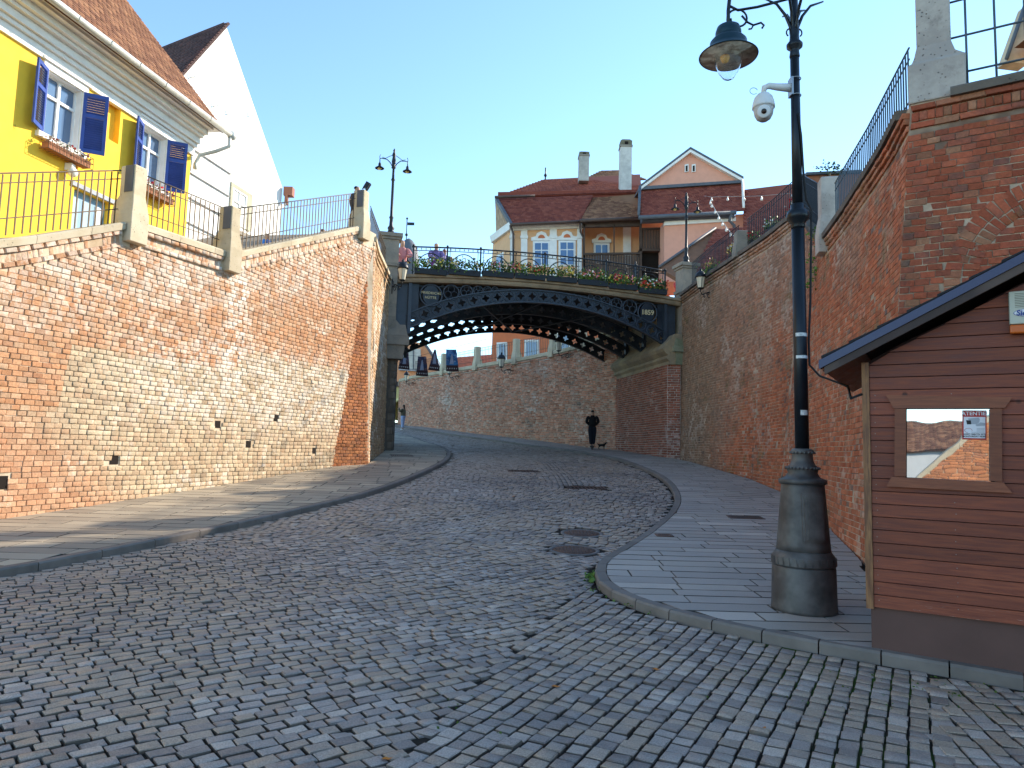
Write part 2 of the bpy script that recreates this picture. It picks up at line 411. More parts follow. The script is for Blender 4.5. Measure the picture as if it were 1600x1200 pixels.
# ================================================================== GROUND
def cobble_mat(name, tones, moss=0.):
    b = NB(name); r = b.rnd(); c = b.colramp(b.white(b.math('MULTIPLY', r, 31.)), tones)
    big = b.noise(.35, 3, .6); c = b.mix(b.ramp(big, .40, .62, 0, .5), c, (.13, .105, .095))
    warm = b.ramp(b.math('ADD', b.noise(.5, 3, .6), b.math('MULTIPLY', b.white(b.math('ADD', r, 5.)), .30)), .64, .72)
    c = b.mix(b.math('MULTIPLY', warm, .75), c, (.36, .26, .18))
    kd = b.math('SUBTRACT', b.math('ADD', b.dot(b.pos, (1, -.365, 0)), 8.68), b.math('MULTIPLY', b.noise(1.2, 4, .7), 1.6)); dust = b.ramp(kd, -.3, .9, .7, 0); c = b.mix(dust, c, (.34, .275, .22))
    sp = b.noise(120, 3, .8); c = b.n('ShaderNodeHueSaturation', {'Color': c, 'Value': b.ramp(sp, .3, .7, .62, 1.38)}).outputs[0]
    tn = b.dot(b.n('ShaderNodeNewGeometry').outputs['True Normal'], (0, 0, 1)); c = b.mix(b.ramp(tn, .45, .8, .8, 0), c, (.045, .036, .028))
    return b.done(c, b.ramp(b.noise(6, 3), .3, .7, .40, .66), 0, b.bump(b.noise(110, 4, .8), .45, .004, b.bump(b.noise(22, 3), .55, .012)), .45)
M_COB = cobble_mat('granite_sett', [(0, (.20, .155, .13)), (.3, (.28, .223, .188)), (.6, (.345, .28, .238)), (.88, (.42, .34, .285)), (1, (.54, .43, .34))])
b = NB('joint_dirt'); mo = b.ramp(b.noise(.6, 4, .7), .5, .62); x_ = b.ramp(b.dot(b.pos, (1, -.25, 0)), -.6, 1.2)
c = b.mix(b.math('MULTIPLY', b.math('MULTIPLY', mo, x_), .9), (.030, .024, .019), (.05, .085, .012))
kd = b.math('SUBTRACT', b.math('ADD', b.dot(b.pos, (1, -.365, 0)), 8.68), b.math('MULTIPLY', b.noise(1.2, 4, .7), 1.6)); c = b.mix(b.ramp(kd, -.3, .9, .9, 0), c, (.26, .20, .15))
M_DIRT = b.done(c, .95, 0, b.bump(b.noise(120, 4), .6, .01), .1)
b = NB('granite_slab'); r = b.rnd(); c = b.colramp(b.white(b.math('MULTIPLY', r, 13.)), [(0, (.30, .262, .23)), (.5, (.38, .335, .295)), (.8, (.33, .285, .24)), (1, (.50, .44, .38))])
c = b.mix(b.ramp(b.noise(.9, 4, .7), .45, .75, 0, .5), c, (.21, .185, .165))
c = b.n('ShaderNodeHueSaturation', {'Color': c, 'Value': b.ramp(b.noise(150, 3, .8), .3, .7, .85, 1.15)}).outputs[0]
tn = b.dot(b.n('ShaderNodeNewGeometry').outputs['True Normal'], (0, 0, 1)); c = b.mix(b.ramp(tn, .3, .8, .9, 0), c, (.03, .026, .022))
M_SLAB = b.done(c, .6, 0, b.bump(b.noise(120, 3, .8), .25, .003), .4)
b = NB('sandy_slab'); r = b.rnd(); c = b.colramp(b.white(b.math('MULTIPLY', r, 13.)), [(0, (.26, .22, .17)), (.5, (.33, .28, .21)), (.78, (.36, .31, .235)), (1, (.46, .38, .27))])
c = b.mix(b.ramp(b.noise(.9, 4, .7), .45, .75, 0, .5), c, (.20, .175, .14))
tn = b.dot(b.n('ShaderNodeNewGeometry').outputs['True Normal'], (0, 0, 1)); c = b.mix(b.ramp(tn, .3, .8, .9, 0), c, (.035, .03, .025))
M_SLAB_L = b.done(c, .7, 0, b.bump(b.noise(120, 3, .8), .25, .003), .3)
M_KERB = M('kerb_granite', (.17, .145, .125), .7, var=.2, bump=.3, bsc=110, rv=.12)
M_EARTH = M('earth', (.11, .09, .06), .95, col2=(.07, .085, .03), bump=.4, bsc=8)

LK = [(-13, -4), (-9.5, 1.5), (-7.0, 4.6), (-5.45, 7.69), (-4.90, 9.13), (-4.0, 11.69), (-3.05, 14.35), (-2.42, 17.25), (-1.95, 21.0), (-1.98, 24.2), (-2.45, 28.0), (-3.2, 31.65), (-5.05, 37.8), (-6.7, 41.7), (-9.5, 47), (-14, 54)]
RK = [(3.67, 5.13), (2.83, 5.67), (2.2, 6.07), (1.54, 6.68), (1.16, 7.3), (1.02, 7.8), (1.0, 8.3), (1.12, 9.04), (1.45, 9.72), (2.2, 11.34), (3.13, 13.64), (3.73, 15.9), (4.12, 18.7), (4.15, 22.3), (3.6, 27.55), (2.5, 31.8), (1.66, 34.3), (-1.0, 38.3), (-3.5, 41.9), (-6.8, 47.3), (-11, 54)]
def smooth(pts, it=2):
    p = [np.array(q, float) for q in pts]
    for _ in range(it):
        q = [p[0]]
        for a, b_ in zip(p[:-1], p[1:]): q += [a * .75 + b_ * .25, a * .25 + b_ * .75]
        p = q + [p[-1]]
    return np.array(p)
LKs = smooth(LK); RKs = smooth(RK)
lkx = lambda y: np.interp(y, LKs[:, 1], LKs[:, 0]); rkx = lambda y: np.interp(y, RKs[:, 1], RKs[:, 0])

def sheet(name, xf0, xf1, ys, nx, dz, mat, parent=None, kind=None):
    V = []; F = []
    for y in ys:
        x = np.linspace(float(xf0(y)), float(xf1(y)), nx); V.append(np.stack([x, np.full(nx, y), g(x, y) + dz], -1))
    for i in range(len(ys) - 1):
        for j in range(nx - 1):
            a = i * nx + j; F.append((a, a + 1, a + nx + 1, a + nx))
    me = quadmesh(name, np.concatenate(V), F, mat); o = bpy.data.objects.new(name, me)
    return link(o, parent, kind=kind)
yy = np.concatenate([np.linspace(-40, 3, 12), np.linspace(3.5, 60, 114), np.linspace(62, 110, 10)])
far_y = np.array([-400, -100, -40.]); far_y2 = np.array([110, 200, 500, 1200.])
sheet('ground', lambda y: -700, lambda y: 700, np.concatenate([far_y, yy[1:], far_y2]), 40, -.35, M_EARTH, kind='structure')
street = sheet('street', lambda y: -16. if y < 2 else min(lkx(y) - .05, 20), lambda y: 16. if y < 5.2 else rkx(y) + .05, np.linspace(-14, 53, 200), 24, -.014, M_DIRT, kind='structure')

def gnorm(x, y):
    e = .2; n = np.stack([-(g(x + e, y) - g(x - e, y)) / (2 * e), -(g(x, y + e) - g(x, y - e)) / (2 * e), np.ones_like(np.asarray(x, float))], -1)
    return nrm(n)
def put_setts(pc, x, y, ux, uy, L, H, lift=0.0):
    n = len(x); N = gnorm(x, y); N = nrm(N + np.c_[rng.normal(0, .028, (n, 2)), np.zeros(n)])
    U = np.c_[ux, uy, np.zeros(n)]; U = nrm(U - N * np.sum(U * N, 1)[:, None]); V = np.cross(N, U)
    z = g(x, y) - .055 + rng.normal(0, .004, n) + lift + .005 * np.sin(x * 1.3 + y * .7) * np.sin(y * .9)
    pc.add(np.c_[x, y, z], U, V, N, L, H, .058)
def side_B(x, y):   # patch of the foreground paved in fans towards the kiosk
    bx = np.interp(y, [-5, 3.0, 3.6, 8.4], [-3.2, -.9, -.62, .95]); return (x > bx) & (y < 8.4)
cob = Pieces(.05, .020)
def grid_region(origin, ang, pw, ph, inside, curv=0., ext=14, amp=.06):
    c, s_ = math.cos(ang), math.sin(ang); U0_ = np.array([c, s_]); V0_ = np.array([-s_, c])
    nr = int(2 * ext / ph)
    for k in range(nr):
        v = -ext + k * ph; w = pw * rng.uniform(.82, 1.25, int(2 * ext / pw) + 2); e = -ext + rng.uniform(0, pw) + np.cumsum(w)
        u = e - w / 2; vv = v + amp * np.sin(u * 1.1 + k * .02) + curv * u * u
        sl = amp * 1.1 * np.cos(u * 1.1 + k * .02) + 2 * curv * u
        x = origin[0] + U0_[0] * u + V0_[0] * vv; y = origin[1] + U0_[1] * u + V0_[1] * vv
        ok = inside(x, y); x, y, w, sl = x[ok], y[ok], w[ok], sl[ok]
        if len(x) == 0: continue
        a = np.arctan(sl) + ang
        hh = ph * rng.uniform(.9, 1.02, len(x))
        put_setts(cob, x, y, np.cos(a), np.sin(a), w - .013, hh - .010)
inroad = lambda x, y: (x > lkx(y) + .08) & np.where(y < 5.13, x < 9, x < rkx(y) - .07)
# A: diagonal rows on the left and middle foreground
grid_region((-2, 6), math.radians(38), .132, .104, lambda x, y: inroad(x, y) & ~side_B(x, y) & (y < 10.3 + .25 * np.sin(x * 2)) & (y > 2.6) & (x > -9), amp=.07)
# B: columns running towards the camera on the right
grid_region((1.2, 5), math.radians(62), .112, .116, lambda x, y: inroad(x, y) & side_B(x, y) & (y > 2.6) & (x < 2.0 + .5 * (y - 3)), curv=.012, amp=.05)
grid_region((3.4, 4), math.radians(78), .112, .124, lambda x, y: inroad(x, y) & side_B(x, y) & (y > 2.6) & (x >= 1.9 + .5 * (y - 3)), curv=.0, amp=.03)
# C: the climbing road, rows square to it with a gutter band of three lengthwise courses
y_ = 10.2
cy = np.arange(8.6, 52, .02); cx = (lkx(cy) + rkx(cy)) / 2; kk = np.ones(61) / 61
cx = np.convolve(np.pad(cx, 30, mode='edge'), kk, mode='valid')
du_ = np.hypot(np.diff(cx), np.diff(cy)); su = np.concatenate([[0], np.cumsum(du_)])
off0 = np.interp(cy, [10, 14, 17, 21, 52], [-.6, .2, .75, .3, 0])
s_c = 0.
while s_c < su[-1] - .3:
    x0, y0 = np.interp(s_c, su, cx), np.interp(s_c, su, cy); x1, y1 = np.interp(s_c + .3, su, cx), np.interp(s_c + .3, su, cy)
    t = np.array([x1 - x0, y1 - y0]); t /= np.hypot(*t); nl = np.array([t[1], -t[0]]); rowh = .12 if y0 < 22 else .15
    of = float(np.interp(y0, cy, off0)); pw = .15 if y0 < 22 else .2
    w = pw * rng.uniform(.8, 1.25, 70); e = of + .24 + np.cumsum(w) - w / 2
    w2 = pw * rng.uniform(.8, 1.25, 70); e2 = of - .24 - np.cumsum(w2) + w2 / 2
    e = np.concatenate([e, e2]); w = np.concatenate([w, w2])
    bow = -.045 * (e - of) ** 2
    x = x0 + nl[0] * e + t[0] * bow; y = y0 + nl[1] * e + t[1] * bow
    ok = inroad(x, y) & (y > 10.25 + .25 * np.sin(x * 2)) & (abs(e) < 4.5); x, y, w = x[ok], y[ok], w[ok]
    a = math.atan2(nl[1], nl[0])
    if len(x): put_setts(cob, x, y, np.full(len(x), math.cos(a)), np.full(len(x), math.sin(a)), w - .015, rowh - .014)
    if y0 > 10.:
        for q in range(4):
            e3 = of - .18 + q * .12; put_setts(cob, np.array([x0 + nl[0] * e3]), np.array([y0 + nl[1] * e3]), np.array([t[0]]), np.array([t[1]]), rowh - .012, .104, -.004)
    s_c += rowh
# drop setts under manhole covers
HOLES = [(*gp(897, 859)[:2], .36), (*gp(909, 833)[:2], .34), (*gp(916, 762)[:2], .36), (*gp(818, 736)[:2], .33)]
C_, *_r = cob.cat(); keep = np.ones(len(C_), bool)
for i_, (hx, hy, hr) in enumerate(HOLES):
    if i_ < 2: keep &= np.hypot(C_[:, 0] - hx, C_[:, 1] - hy) > hr + .06
    else: keep &= ~((abs(C_[:, 0] - hx) < .5) & (abs(C_[:, 1] - hy) < .33))
cob.d = [tuple(a[keep] for a in [C_] + _r)]
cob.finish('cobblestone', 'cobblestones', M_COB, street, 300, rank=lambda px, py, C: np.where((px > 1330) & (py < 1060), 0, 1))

# manhole covers and drain grates
M_IRON_R = M('rusty_iron', (.13, .075, .055), .7, .2, var=.3, col2=(.09, .06, .05), bump=.3, bsc=60)
for i_, (hx, hy, hr) in enumerate(HOLES[:2]):
    z0 = float(g(hx, hy)) - .012
    e = empty('manhole_cover', (hx, hy, z0), ['round rusty manhole cover with bluish ring in the cobbles, the nearer of the two', 'round manhole cover in the cobbles just behind the nearer round one'][i_], 'manhole cover', 'manhole covers in the cobbled road')
    tilt = Vector(gnorm(np.array(hx), np.array(hy))).to_track_quat('Z', 'Y').to_matrix()
    MB().lathe([(hr, -.05), (hr, .012), (hr - .05, .014), (hr - .055, -.05)], (hx, hy, z0), 40, R=tilt).obj('ring', M('concrete_ring', (.15, .14, .135), .8, var=.2, bump=.3), e)
    mb = MB().lathe([(.001, -.02), (hr - .06, -.02), (hr - .06, .010), (.001, .010)], (hx, hy, z0), 40, R=tilt)
    for a in np.arange(-hr + .1, hr - .08, .055):
        for c2 in np.arange(-hr + .1, hr - .08, .055):
            if a * a + c2 * c2 < (hr - .09) ** 2: mb.box(Vector((hx, hy, z0)) + tilt @ Vector((a, c2, .012)), (.03, .03, .006), tilt)
    mb.obj('lid', M_IRON_R, e)
def grate(P, w, l, ang, label, n=9, nm='drain_grate', dz=-.012):
    P = Vector((P[0], P[1], float(g(P[0], P[1])) + dz)); R = Vector(gnorm(np.array(P[0]), np.array(P[1]))).to_track_quat('Z', 'Y').to_matrix() @ Matrix.Rotation(ang, 3, 'Z')
    e = empty(nm, P, label, 'drain grate', 'drain grates set in the ground')
    mb = MB(); 
    for s_ in (-1, 1):
        mb.box(P + R @ Vector((0, s_ * (l / 2 - .02), 0)), (w, .04, .03), R); mb.box(P + R @ Vector((s_ * (w / 2 - .02), 0, 0)), (.04, l - .08, .03), R)
    mb.obj('frame', M_IRON_R, e)
    for k in range(n):
        MB().box(P + R @ Vector((-w / 2 + .05 + (k + .5) * (w - .1) / n, 0, -.002)), (.022, l - .08, .024), R).obj('bar', M_IRON_R, e)
grate(HOLES[2][:2], .95, .42, .05, 'rusty drain grate in the road nearer the right kerb')
grate(HOLES[3][:2], .9, .4, .05, 'rusty drain grate farther up the road by the gutter band')

# pavements --------------------------------------------------------------
KH = .085
def lwx(y): return LW_P[0] + (y - LW_P[1]) * .36
lw_x = lambda y: np.where(np.asarray(y) < 18.8, lwx(np.asarray(y, float)), np.interp(y, [18.8, 19.95, 26.5, 34, 40, 60], [-4.95, -3.95, -4.5, -5.8, -8.5, -20]))
RWB = [(4.2, 8.45), (4.64, 9.5), (4.92, 10.44), (5.48, 12.41), (6.0, 14.6), (6.42, 16.95), (6.55, 19.5), (6.47, 22.13), (6.3, 24.6), (6.15, 26.6)]
rw_x = lambda y: np.interp(y, [r_[1] for r_ in RWB] + [27.5, 32.8, 38.47, 42.6, 46.25, 51.3, 56], [r_[0] for r_ in RWB] + [6.1, 4.95, 1.83, -1.61, -4.11, -7.36, -10])
pav_l = sheet('pavement', lambda y: lw_x(y) - .25, lambda y: lkx(y) - .1, np.linspace(0, 53, 180), 12, KH - .045, M_DIRT, kind='structure')
pav_r = sheet('pavement', lambda y: rkx(y) + .1, lambda y: 9. if y < 8.6 else rw_x(y) + .5, np.linspace(5.2, 54, 180), 12, KH - .045, M_DIRT, kind='structure')
def slabs(parent, xa, xb, y0, y1, hrow, lens, nind, slope=0., mat=None, over=.06):
    y = y0; k = 0; quads = []
    while y < y1:
        h = hrow * rng.uniform(.9, 1.1) * (1 if y < 25 else 1.3); yc = y + h / 2; a = float(xa(yc)); bb = float(xb(yc)); x = a - rng.uniform(0, .3)
        while x < bb:
            w = rng.uniform(*lens); l_, r_ = x, x + w
            x = r_
            if r_ < a + .05 or l_ > bb - .05: continue
            pts = []
            for cx_, cy_ in ((l_, y), (r_, y), (r_, y + h), (l_, y + h)):
                lo, hi = float(xa(cy_)), float(xb(cy_)); pts.append((min(max(cx_, lo), hi), cy_))
            if pts[1][0] - pts[0][0] < .03 and pts[2][0] - pts[3][0] < .03: continue
            quads.append(pts)
        y += h; k += 1
    def score(q):
        c = np.mean(q, 0); d = c[1]; px_ = 800 + 1100 * c[0] / d; py_ = 700 + 1600 / d * 1.1
        return -d + (-50 if (px_ < 0 or px_ > 1600 or py_ > 1200) else 0)
    quads.sort(key=score, reverse=True)
    rest = MB(); rr = []
    for i_, q in enumerate(quads):
        q = np.array(q); c = q.mean(0); gx = .007
        qi = []
        for p in q:
            d = p - c; L_ = np.abs(d); d = np.sign(d) * np.maximum(L_ - np.array([gx, gx + .004]), .002); qi.append(c + d)
        t_ = rng.normal(0, .0015, 4); zt = [float(g(*p)) + KH + t_[j] for j, p in enumerate(qi)]
        top = [(p[0], p[1], z) for p, z in zip(qi, zt)]; ch = [(c[0] + (p[0] - c[0]) * .99, c[1] + (p[1] - c[1]) * .985, z) for p, z in zip(qi, zt)]
        lo = [(p[0], p[1], z - .006) for p, z in zip(qi, zt)]; bo = [(p[0], p[1], z - .05) for p, z in zip(qi, zt)]
        V_ = ch + lo + bo; Fs = [(0, 1, 2, 3)] + [(4 + j, 4 + (j + 1) % 4, (j + 1) % 4, j) for j in range(4)] + [(8 + j, 8 + (j + 1) % 4, 4 + (j + 1) % 4, 4 + j) for j in range(4)]
        if i_ < nind: MB().add(V_, Fs).obj('slab', mat, parent)
        else: rest.add(V_, Fs); rr.append(len(V_))
    if rr:
        o = rest.obj('slabs', mat, parent, kind='stuff'); a_ = o.data.attributes.new('rnd', 'FLOAT', 'POINT')
        a_.data.foreach_set('value', np.repeat(rng.random(len(rr)), 12).astype(np.float32))
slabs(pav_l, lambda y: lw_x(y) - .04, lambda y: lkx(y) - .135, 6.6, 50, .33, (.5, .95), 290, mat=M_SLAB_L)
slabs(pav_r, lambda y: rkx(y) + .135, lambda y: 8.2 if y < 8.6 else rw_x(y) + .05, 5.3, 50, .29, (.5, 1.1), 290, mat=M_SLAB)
def kerb(pts, side, label, y0, y1, h=KH):
    d = np.linalg.norm(np.diff(pts, axis=0), axis=1); u = np.concatenate([[0], np.cumsum(d)]); e = empty('kerb', (pts[0][0], pts[0][1], 0), None, None, kind='structure')
    s_ = 0
    P = lambda s: np.array([np.interp(s, u, pts[:, 0]), np.interp(s, u, pts[:, 1])])
    n = 0
    while s_ < u[-1] - .5:
        L_ = .8 if P(s_)[1] > 9.5 or side < 0 else .45
        a, b_ = P(s_ + .006), P(s_ + L_ - .006)
        s_ += L_
        if a[1] < y0 or a[1] > y1: continue
        t = (b_ - a) / np.linalg.norm(b_ - a); nn = np.array([t[1], -t[0]]) * side
        t0 = P(s_ - L_ + .05) - P(s_ - L_ - .05); t1 = P(s_ + .05) - P(s_ - .05); 
        n0 = np.array([t0[1], -t0[0]]) / np.hypot(*t0) * side; n1 = np.array([t1[1], -t1[0]]) / np.hypot(*t1) * side
        w = .13; V_ = []
        for (p, q) in ((a, n0), (b_, n1)):
            o_ = p + q * w
            for (pt, z) in ((p, -.12), (p, h - .018), (p + q * .018, h + .002), (o_, h + .002), (o_, -.12)):
                V_.append((pt[0], pt[1], float(g(*p)) + z))
        F_ = [(i, i + 1, i + 6, i + 5) for i in range(4)] + [(0, 5, 9, 4), (4, 3, 2, 1, 0), (5, 6, 7, 8, 9)]
        MB().add(V_, F_).obj('kerbstone', M_KERB, e); n += 1
kerb(LKs, -1, 'left', 4, 50); kerb(RKs, 1, 'right', 4.9, 50)
# ================================================================== WALLS
G_RAIL = M('railing_iron', (.10, .075, .055), .55, .3, var=.2, bump=.1, bsc=150)
G_BLACK = M('black_iron', (.022, .026, .032), .45, .5, var=.2, bump=.1, bsc=120)

def coping_run(S, parent, top, u0, u1, mat, over=.10, thick=.14, depth=.45, seg=.95):
    u = u0
    while u < u1 - .05:
        v = min(u + seg * random.uniform(.85, 1.1), u1)
        if u1 - v < .3: v = u1
        a, b_ = u + .004, v - .004; mb = MB(); V_ = []
        for w in (a, b_):
            z = float(top(w)); P = S.P(w, z); _, _, N = S.frame(w, z); N = np.array([N[0], N[1], 0]); N /= np.linalg.norm(N)
            for (o_, dz) in ((over, -thick), (over + .005, -.03), (over - .02, 0), (-depth, .0), (-depth, -thick)):
                q = P + N * o_; V_.append((q[0], q[1], z + dz))
        mb.add(V_, [(i, i + 1, i + 6, i + 5) for i in range(4)] + [(0, 5, 9, 4), (4, 3, 2, 1, 0), (5, 6, 7, 8, 9)]).obj('coping_stone', mat, parent)
        u = v
def band(pc, S, top, u0, u1, zoff, L, H, D, soldier=False, gap=.012, lean=0.):
    n = int((u1 - u0) / L); us = u0 + (np.arange(n) + .5) * (u1 - u0) / n; L = (u1 - u0) / n
    z = np.array([float(top(w)) for w in us]) + zoff; e = .05
    slope = np.array([float(top(w + e)) - float(top(w - e)) for w in us]) / (2 * e)
    U, V, N = S.frame(us, z); T = nrm(U + np.array([0, 0, 1.]) * slope[:, None]); B = nrm(np.cross(N, T)) ; B = B * np.sign(B[:, 2:3])
    if lean: B = nrm(B + T * lean)
    pc.add(S.P(us, z) - N * .02, T, B, N, np.full(n, L - gap), H - gap, D + rng.normal(0, .004, n) + .02)
def railing(parent_label, pts, h=.98, sp=.135, fr=(1.0, .84, .26), group=None, mat=None, nm='stair_railing', r=.009, foot=.02):
    """pts: list of 3D points along the coping top"""
    mat = mat or G_RAIL; pts = [Vector(p) for p in pts]; e = empty(nm, pts[0], parent_label, 'railing', group)
    for f in fr:
        MB().tube([p + Vector((0, 0, h * f)) for p in pts], .013 if f == 1 else .010, 6, smooth=True).obj('rail', mat, e)
    bar = MB().box((0, 0, h / 2), (r * 2, r * 2, h)).mesh('baluster', mat); inv = parent_inv(e)
    for a, b_ in zip(pts[:-1], pts[1:]):
        L_ = (b_ - a).length; n = max(1, round(L_ / sp)); ang = math.atan2((b_ - a).y, (b_ - a).x)
        for i in range(n):
            p = a.lerp(b_, (i + .5) / n); o = bpy.data.objects.new('baluster', bar); o.parent = e; o.matrix_parent_inverse = inv
            o.matrix_basis = Matrix.Translation(p - Vector((0, 0, foot))) @ Matrix.Rotation(ang, 4, 'Z'); COL.objects.link(o)
    return e
def stone_pillar(P, ang, label, group, mat=M_STONE, h=1.02, w=.27, d=.32, skirt=.44, wb=.38, panel=True, nm='stone_pillar'):
    """P on the coping top line at the wall face; local x along wall, local -y outward (towards the street)"""
    e = empty(nm, P, label, 'pillar', group, rz=ang)
    P = Vector(P); R = Matrix.Rotation(ang, 3, 'Z'); T = lambda x, y, z: P + R @ Vector((x, y, z))
    f = .19
    prof = [(wb / 2, -f, -skirt), (wb / 2, -f, .08), (w / 2 + .02, -f + .03, .30), (w / 2, -f + .06, .45), (w / 2, -f + .06, h - .03), (w / 2 - .03, -f + .09, h)]
    mb = MB(); V_ = []
    for (hw, fy, z) in prof:
        by = d - .1 if z > .3 else d
        V_ += [T(-hw, fy, z), T(hw, fy, z), T(hw, by, z), T(-hw, by, z)]
    F_ = []
    for i in range(len(prof) - 1):
        for j in range(4): F_.append((4 * i + j, 4 * i + (j + 1) % 4, 4 * i + 4 + (j + 1) % 4, 4 * i + 4 + j))
    n = 4 * (len(prof) - 1); F_ += [(n, n + 1, n + 2, n + 3), (3, 2, 1, 0)]
    mb.add(V_, F_); o = mb.obj('shaft', mat, e)
    bv = o.modifiers.new('edge', 'BEVEL'); bv.width = .012; bv.segments = 2
    if panel:
        MB().prism([T(-w / 2 - .012, -.10, .50), T(-w / 2 - .012, .10, .50), T(-w / 2 - .012, .10, h - .02), T(-w / 2 - .012, -.10, h - .02)], R @ Vector((.02, 0, 0))).obj('shade_panel', M('pillar_side_shade', (.12, .12, .13), .8, var=.15), e)  # dark panel: shade of the pillar's camera-facing side put into colour
    return e

# ---- left wall with the stairs behind it
SL = Surf([tuple(LW_P + LW_D * -3.4), tuple(LW_P + LW_D * 10.4)])
uL = lambda y: (y - LW_P[1]) / LW_D[1] + 3.4
topL = lambda u: np.interp(u, [0, uL(10.7), uL(12.65), uL(15.0), uL(19.85)], [3.4, 4.67, 5.62, 5.70, 7.95])
botL = lambda u: g(SL.P(u, 0)[..., 0], SL.P(u, 0)[..., 1]) - .1
U1, U2, U3 = uL(12.65), uL(15.0), uL(19.85)
wl = empty('retaining_wall', (-7.7, 10.8, 0), 'sunlit brick retaining wall on the left, patched orange, tan and white, with square holes', 'wall')
holes = []
for (hx, hy, hs) in ((178, 718, .17), (1, 754, .20), (340, 663, .15), (388, 694, .15), (431, 653, .15), (490, 704, .15)):
    P = onpl(hx, hy, (LW_P[0], LW_P[1], 0), (.9409, -.3387, 0)); holes.append((uL(P.y), P.z, hs))
def skipL(u, z):
    s_ = np.zeros(u.shape, bool)
    for (hu, hz, hs) in holes: s_ |= (abs(u - hu) < hs * .5 + .045) & (abs(z - hz) < hs * .5 + .02)
    return s_
wall_body('masonry', SL, lambda u: float(topL(u)) - .02, botL, M_MORTAR_L, wl, thick=.7)
pc = Pieces(.07, .02)
brick_run(pc, SL, lambda u: topL(u) - .44, botL, (.158,), .088, skip=skipL, D=.020, wob=.005)
for (a, b_) in ((0, U1 - .24), (U1 + .24, U2 - .24), (U2 + .24, U3 - .2)):
    band(pc, SL, topL, a, b_, -.185, .2, .085, .085)
    band(pc, SL, topL, a, b_, -.30, .085, .15, .004, lean=.25)
    band(pc, SL, topL, a, b_, -.415, .2, .085, .06)
pc.finish('brick', 'brickwork', MB_LEFT, wl, 300, rank=lambda px, py, C: np.where((px > 0) & (px < 520), 1, 0))
for (hu, hz, hs) in holes:      # flat near-black plates; the shade inside putlog holes is put into the colour
    U_, V_, N_ = SL.frame(hu, hz); P = SL.P(hu, hz) + N_ * .003
    R = Matrix((tuple(U_), tuple(V_), tuple(N_))).transposed()
    MB().box(Vector(P), (hs, hs, .012), R).obj('putlog_hole', M('opening_shade', (.012, .008, .006), .95, bump=.3), wl)
coping_run(SL, wl, topL, 0, U1 - .22, M_STONE); coping_run(SL, wl, topL, U1 + .22, U2 - .22, M_STONE); coping_run(SL, wl, topL, U2 + .22, U3 - .1, M_STONE)
angL = math.atan2(LW_D[1], LW_D[0])
def Lp(u, inset=.12):
    z = float(topL(u)); P = SL.P(u, z); return Vector((P[0] - .9409 * inset, P[1] + .3387 * inset, z))
GP = 'stone pillars of the left stair parapet'
for u_, lb in ((U1, 'stone pillar in front of the farther blue shuttered window'), (U2, 'middle stone pillar of the left parapet, between level and rising railing'), (U3, 'stone pillar at the top of the left stairs, carrying a small floodlight')):
    stone_pillar(Lp(u_, .0), angL, lb, GP)
GR = 'iron railings along the left stairs'
railing('iron stair railing in front of the yellow house, leftmost', [Lp(0), Lp(U1 - .22)], group=GR)
railing('iron railing on the level landing between the left two pillars', [Lp(U1 + .2), Lp(U2 - .2)], group=GR)
railing('iron stair railing rising to the top pillar above the orange patch', [Lp(U2 + .2), Lp(U3 - .2)], group=GR)
# floodlight on the top pillar
e = empty('floodlight', Lp(U3) + Vector((.0, 0, 1.1)), 'small black floodlight clamped on top of the highest left pillar', 'floodlight')
q = Lp(U3, .02) + Vector((0, 0, 1.08))
MB().box(q + Vector((.12, .05, .12)), (.14, .12, .2), Matrix.Rotation(.5, 3, 'Y')).obj('housing', G_BLACK, e); MB().tube([q, q + Vector((.05, .02, .1))], .02).obj('bracket', G_BLACK, e)
MB().box(q + Vector((.16, 0, .05)), (.02, .14, .25), Matrix.Rotation(.5, 3, 'Y')).obj('visor', G_BLACK, e)

# ---- tapered buttress and the wall running on to the bridge
B1 = Vector((-5.03, 18.72, .9)); B2 = Vector((-3.97, 19.93, .95)); BA = Vector((-4.22, 20.45, 7.4))
nb_ = (B2 - B1).cross(BA - B1).normalized(); nh = Vector((nb_.x, nb_.y)).length
lean_ = (-nb_.x * nb_.z / nh ** 2, -nb_.y * nb_.z / nh ** 2); hd = Vector((-nb_.y, nb_.x)).normalized()
Pz = lambda P: np.array([P.x - lean_[0] * P.z, P.y - lean_[1] * P.z])
b1 = Pz(B1); hd = np.array([hd.x, hd.y]); hd *= np.sign((Pz(B2) - b1) @ hd)
SBt = Surf([tuple(b1 - hd * .2), tuple(b1 + hd * 2.2)], [lean_, lean_]); uB = lambda P: float((Pz(P) - b1) @ hd) + .2
zl = lambda z: (z - .9) / (BA.z - .9)
bu = empty('buttress', B2, 'tapered dark brick buttress below the top left pillar', 'buttress')
MB().prism([B1 + Vector((0, 0, -.3)), B2 + Vector((0, 0, -.3)), BA], Vector((-.35, .6, 0))).obj('core', M_MORTAR_L, bu)
pc = Pieces(.07, .02)
brick_run(pc, SBt, lambda u: 7.2 + 0 * u, lambda u: .75 + 0 * u, (.15,), .088, u0=.2, u1=uB(B2), D=.02,
          skip=lambda u, z: (u < .2 + zl(z) * (uB(BA) - .2)) | (u > uB(B2) + zl(z) * (uB(BA) - uB(B2)) - .02))
pc.finish('brick', 'brickwork', MB_BUTT, bu, 100)
SRv = Surf([(-3.97, 19.93), (-4.2, 21.5), (-4.52, 26)], [(-.037, .08), (-.02, .0), (-.0, 0)])
rv = empty('retaining_wall', (-4, 20, 0), 'narrow brick wall stretch between the buttress and the left bridge pier', 'wall')
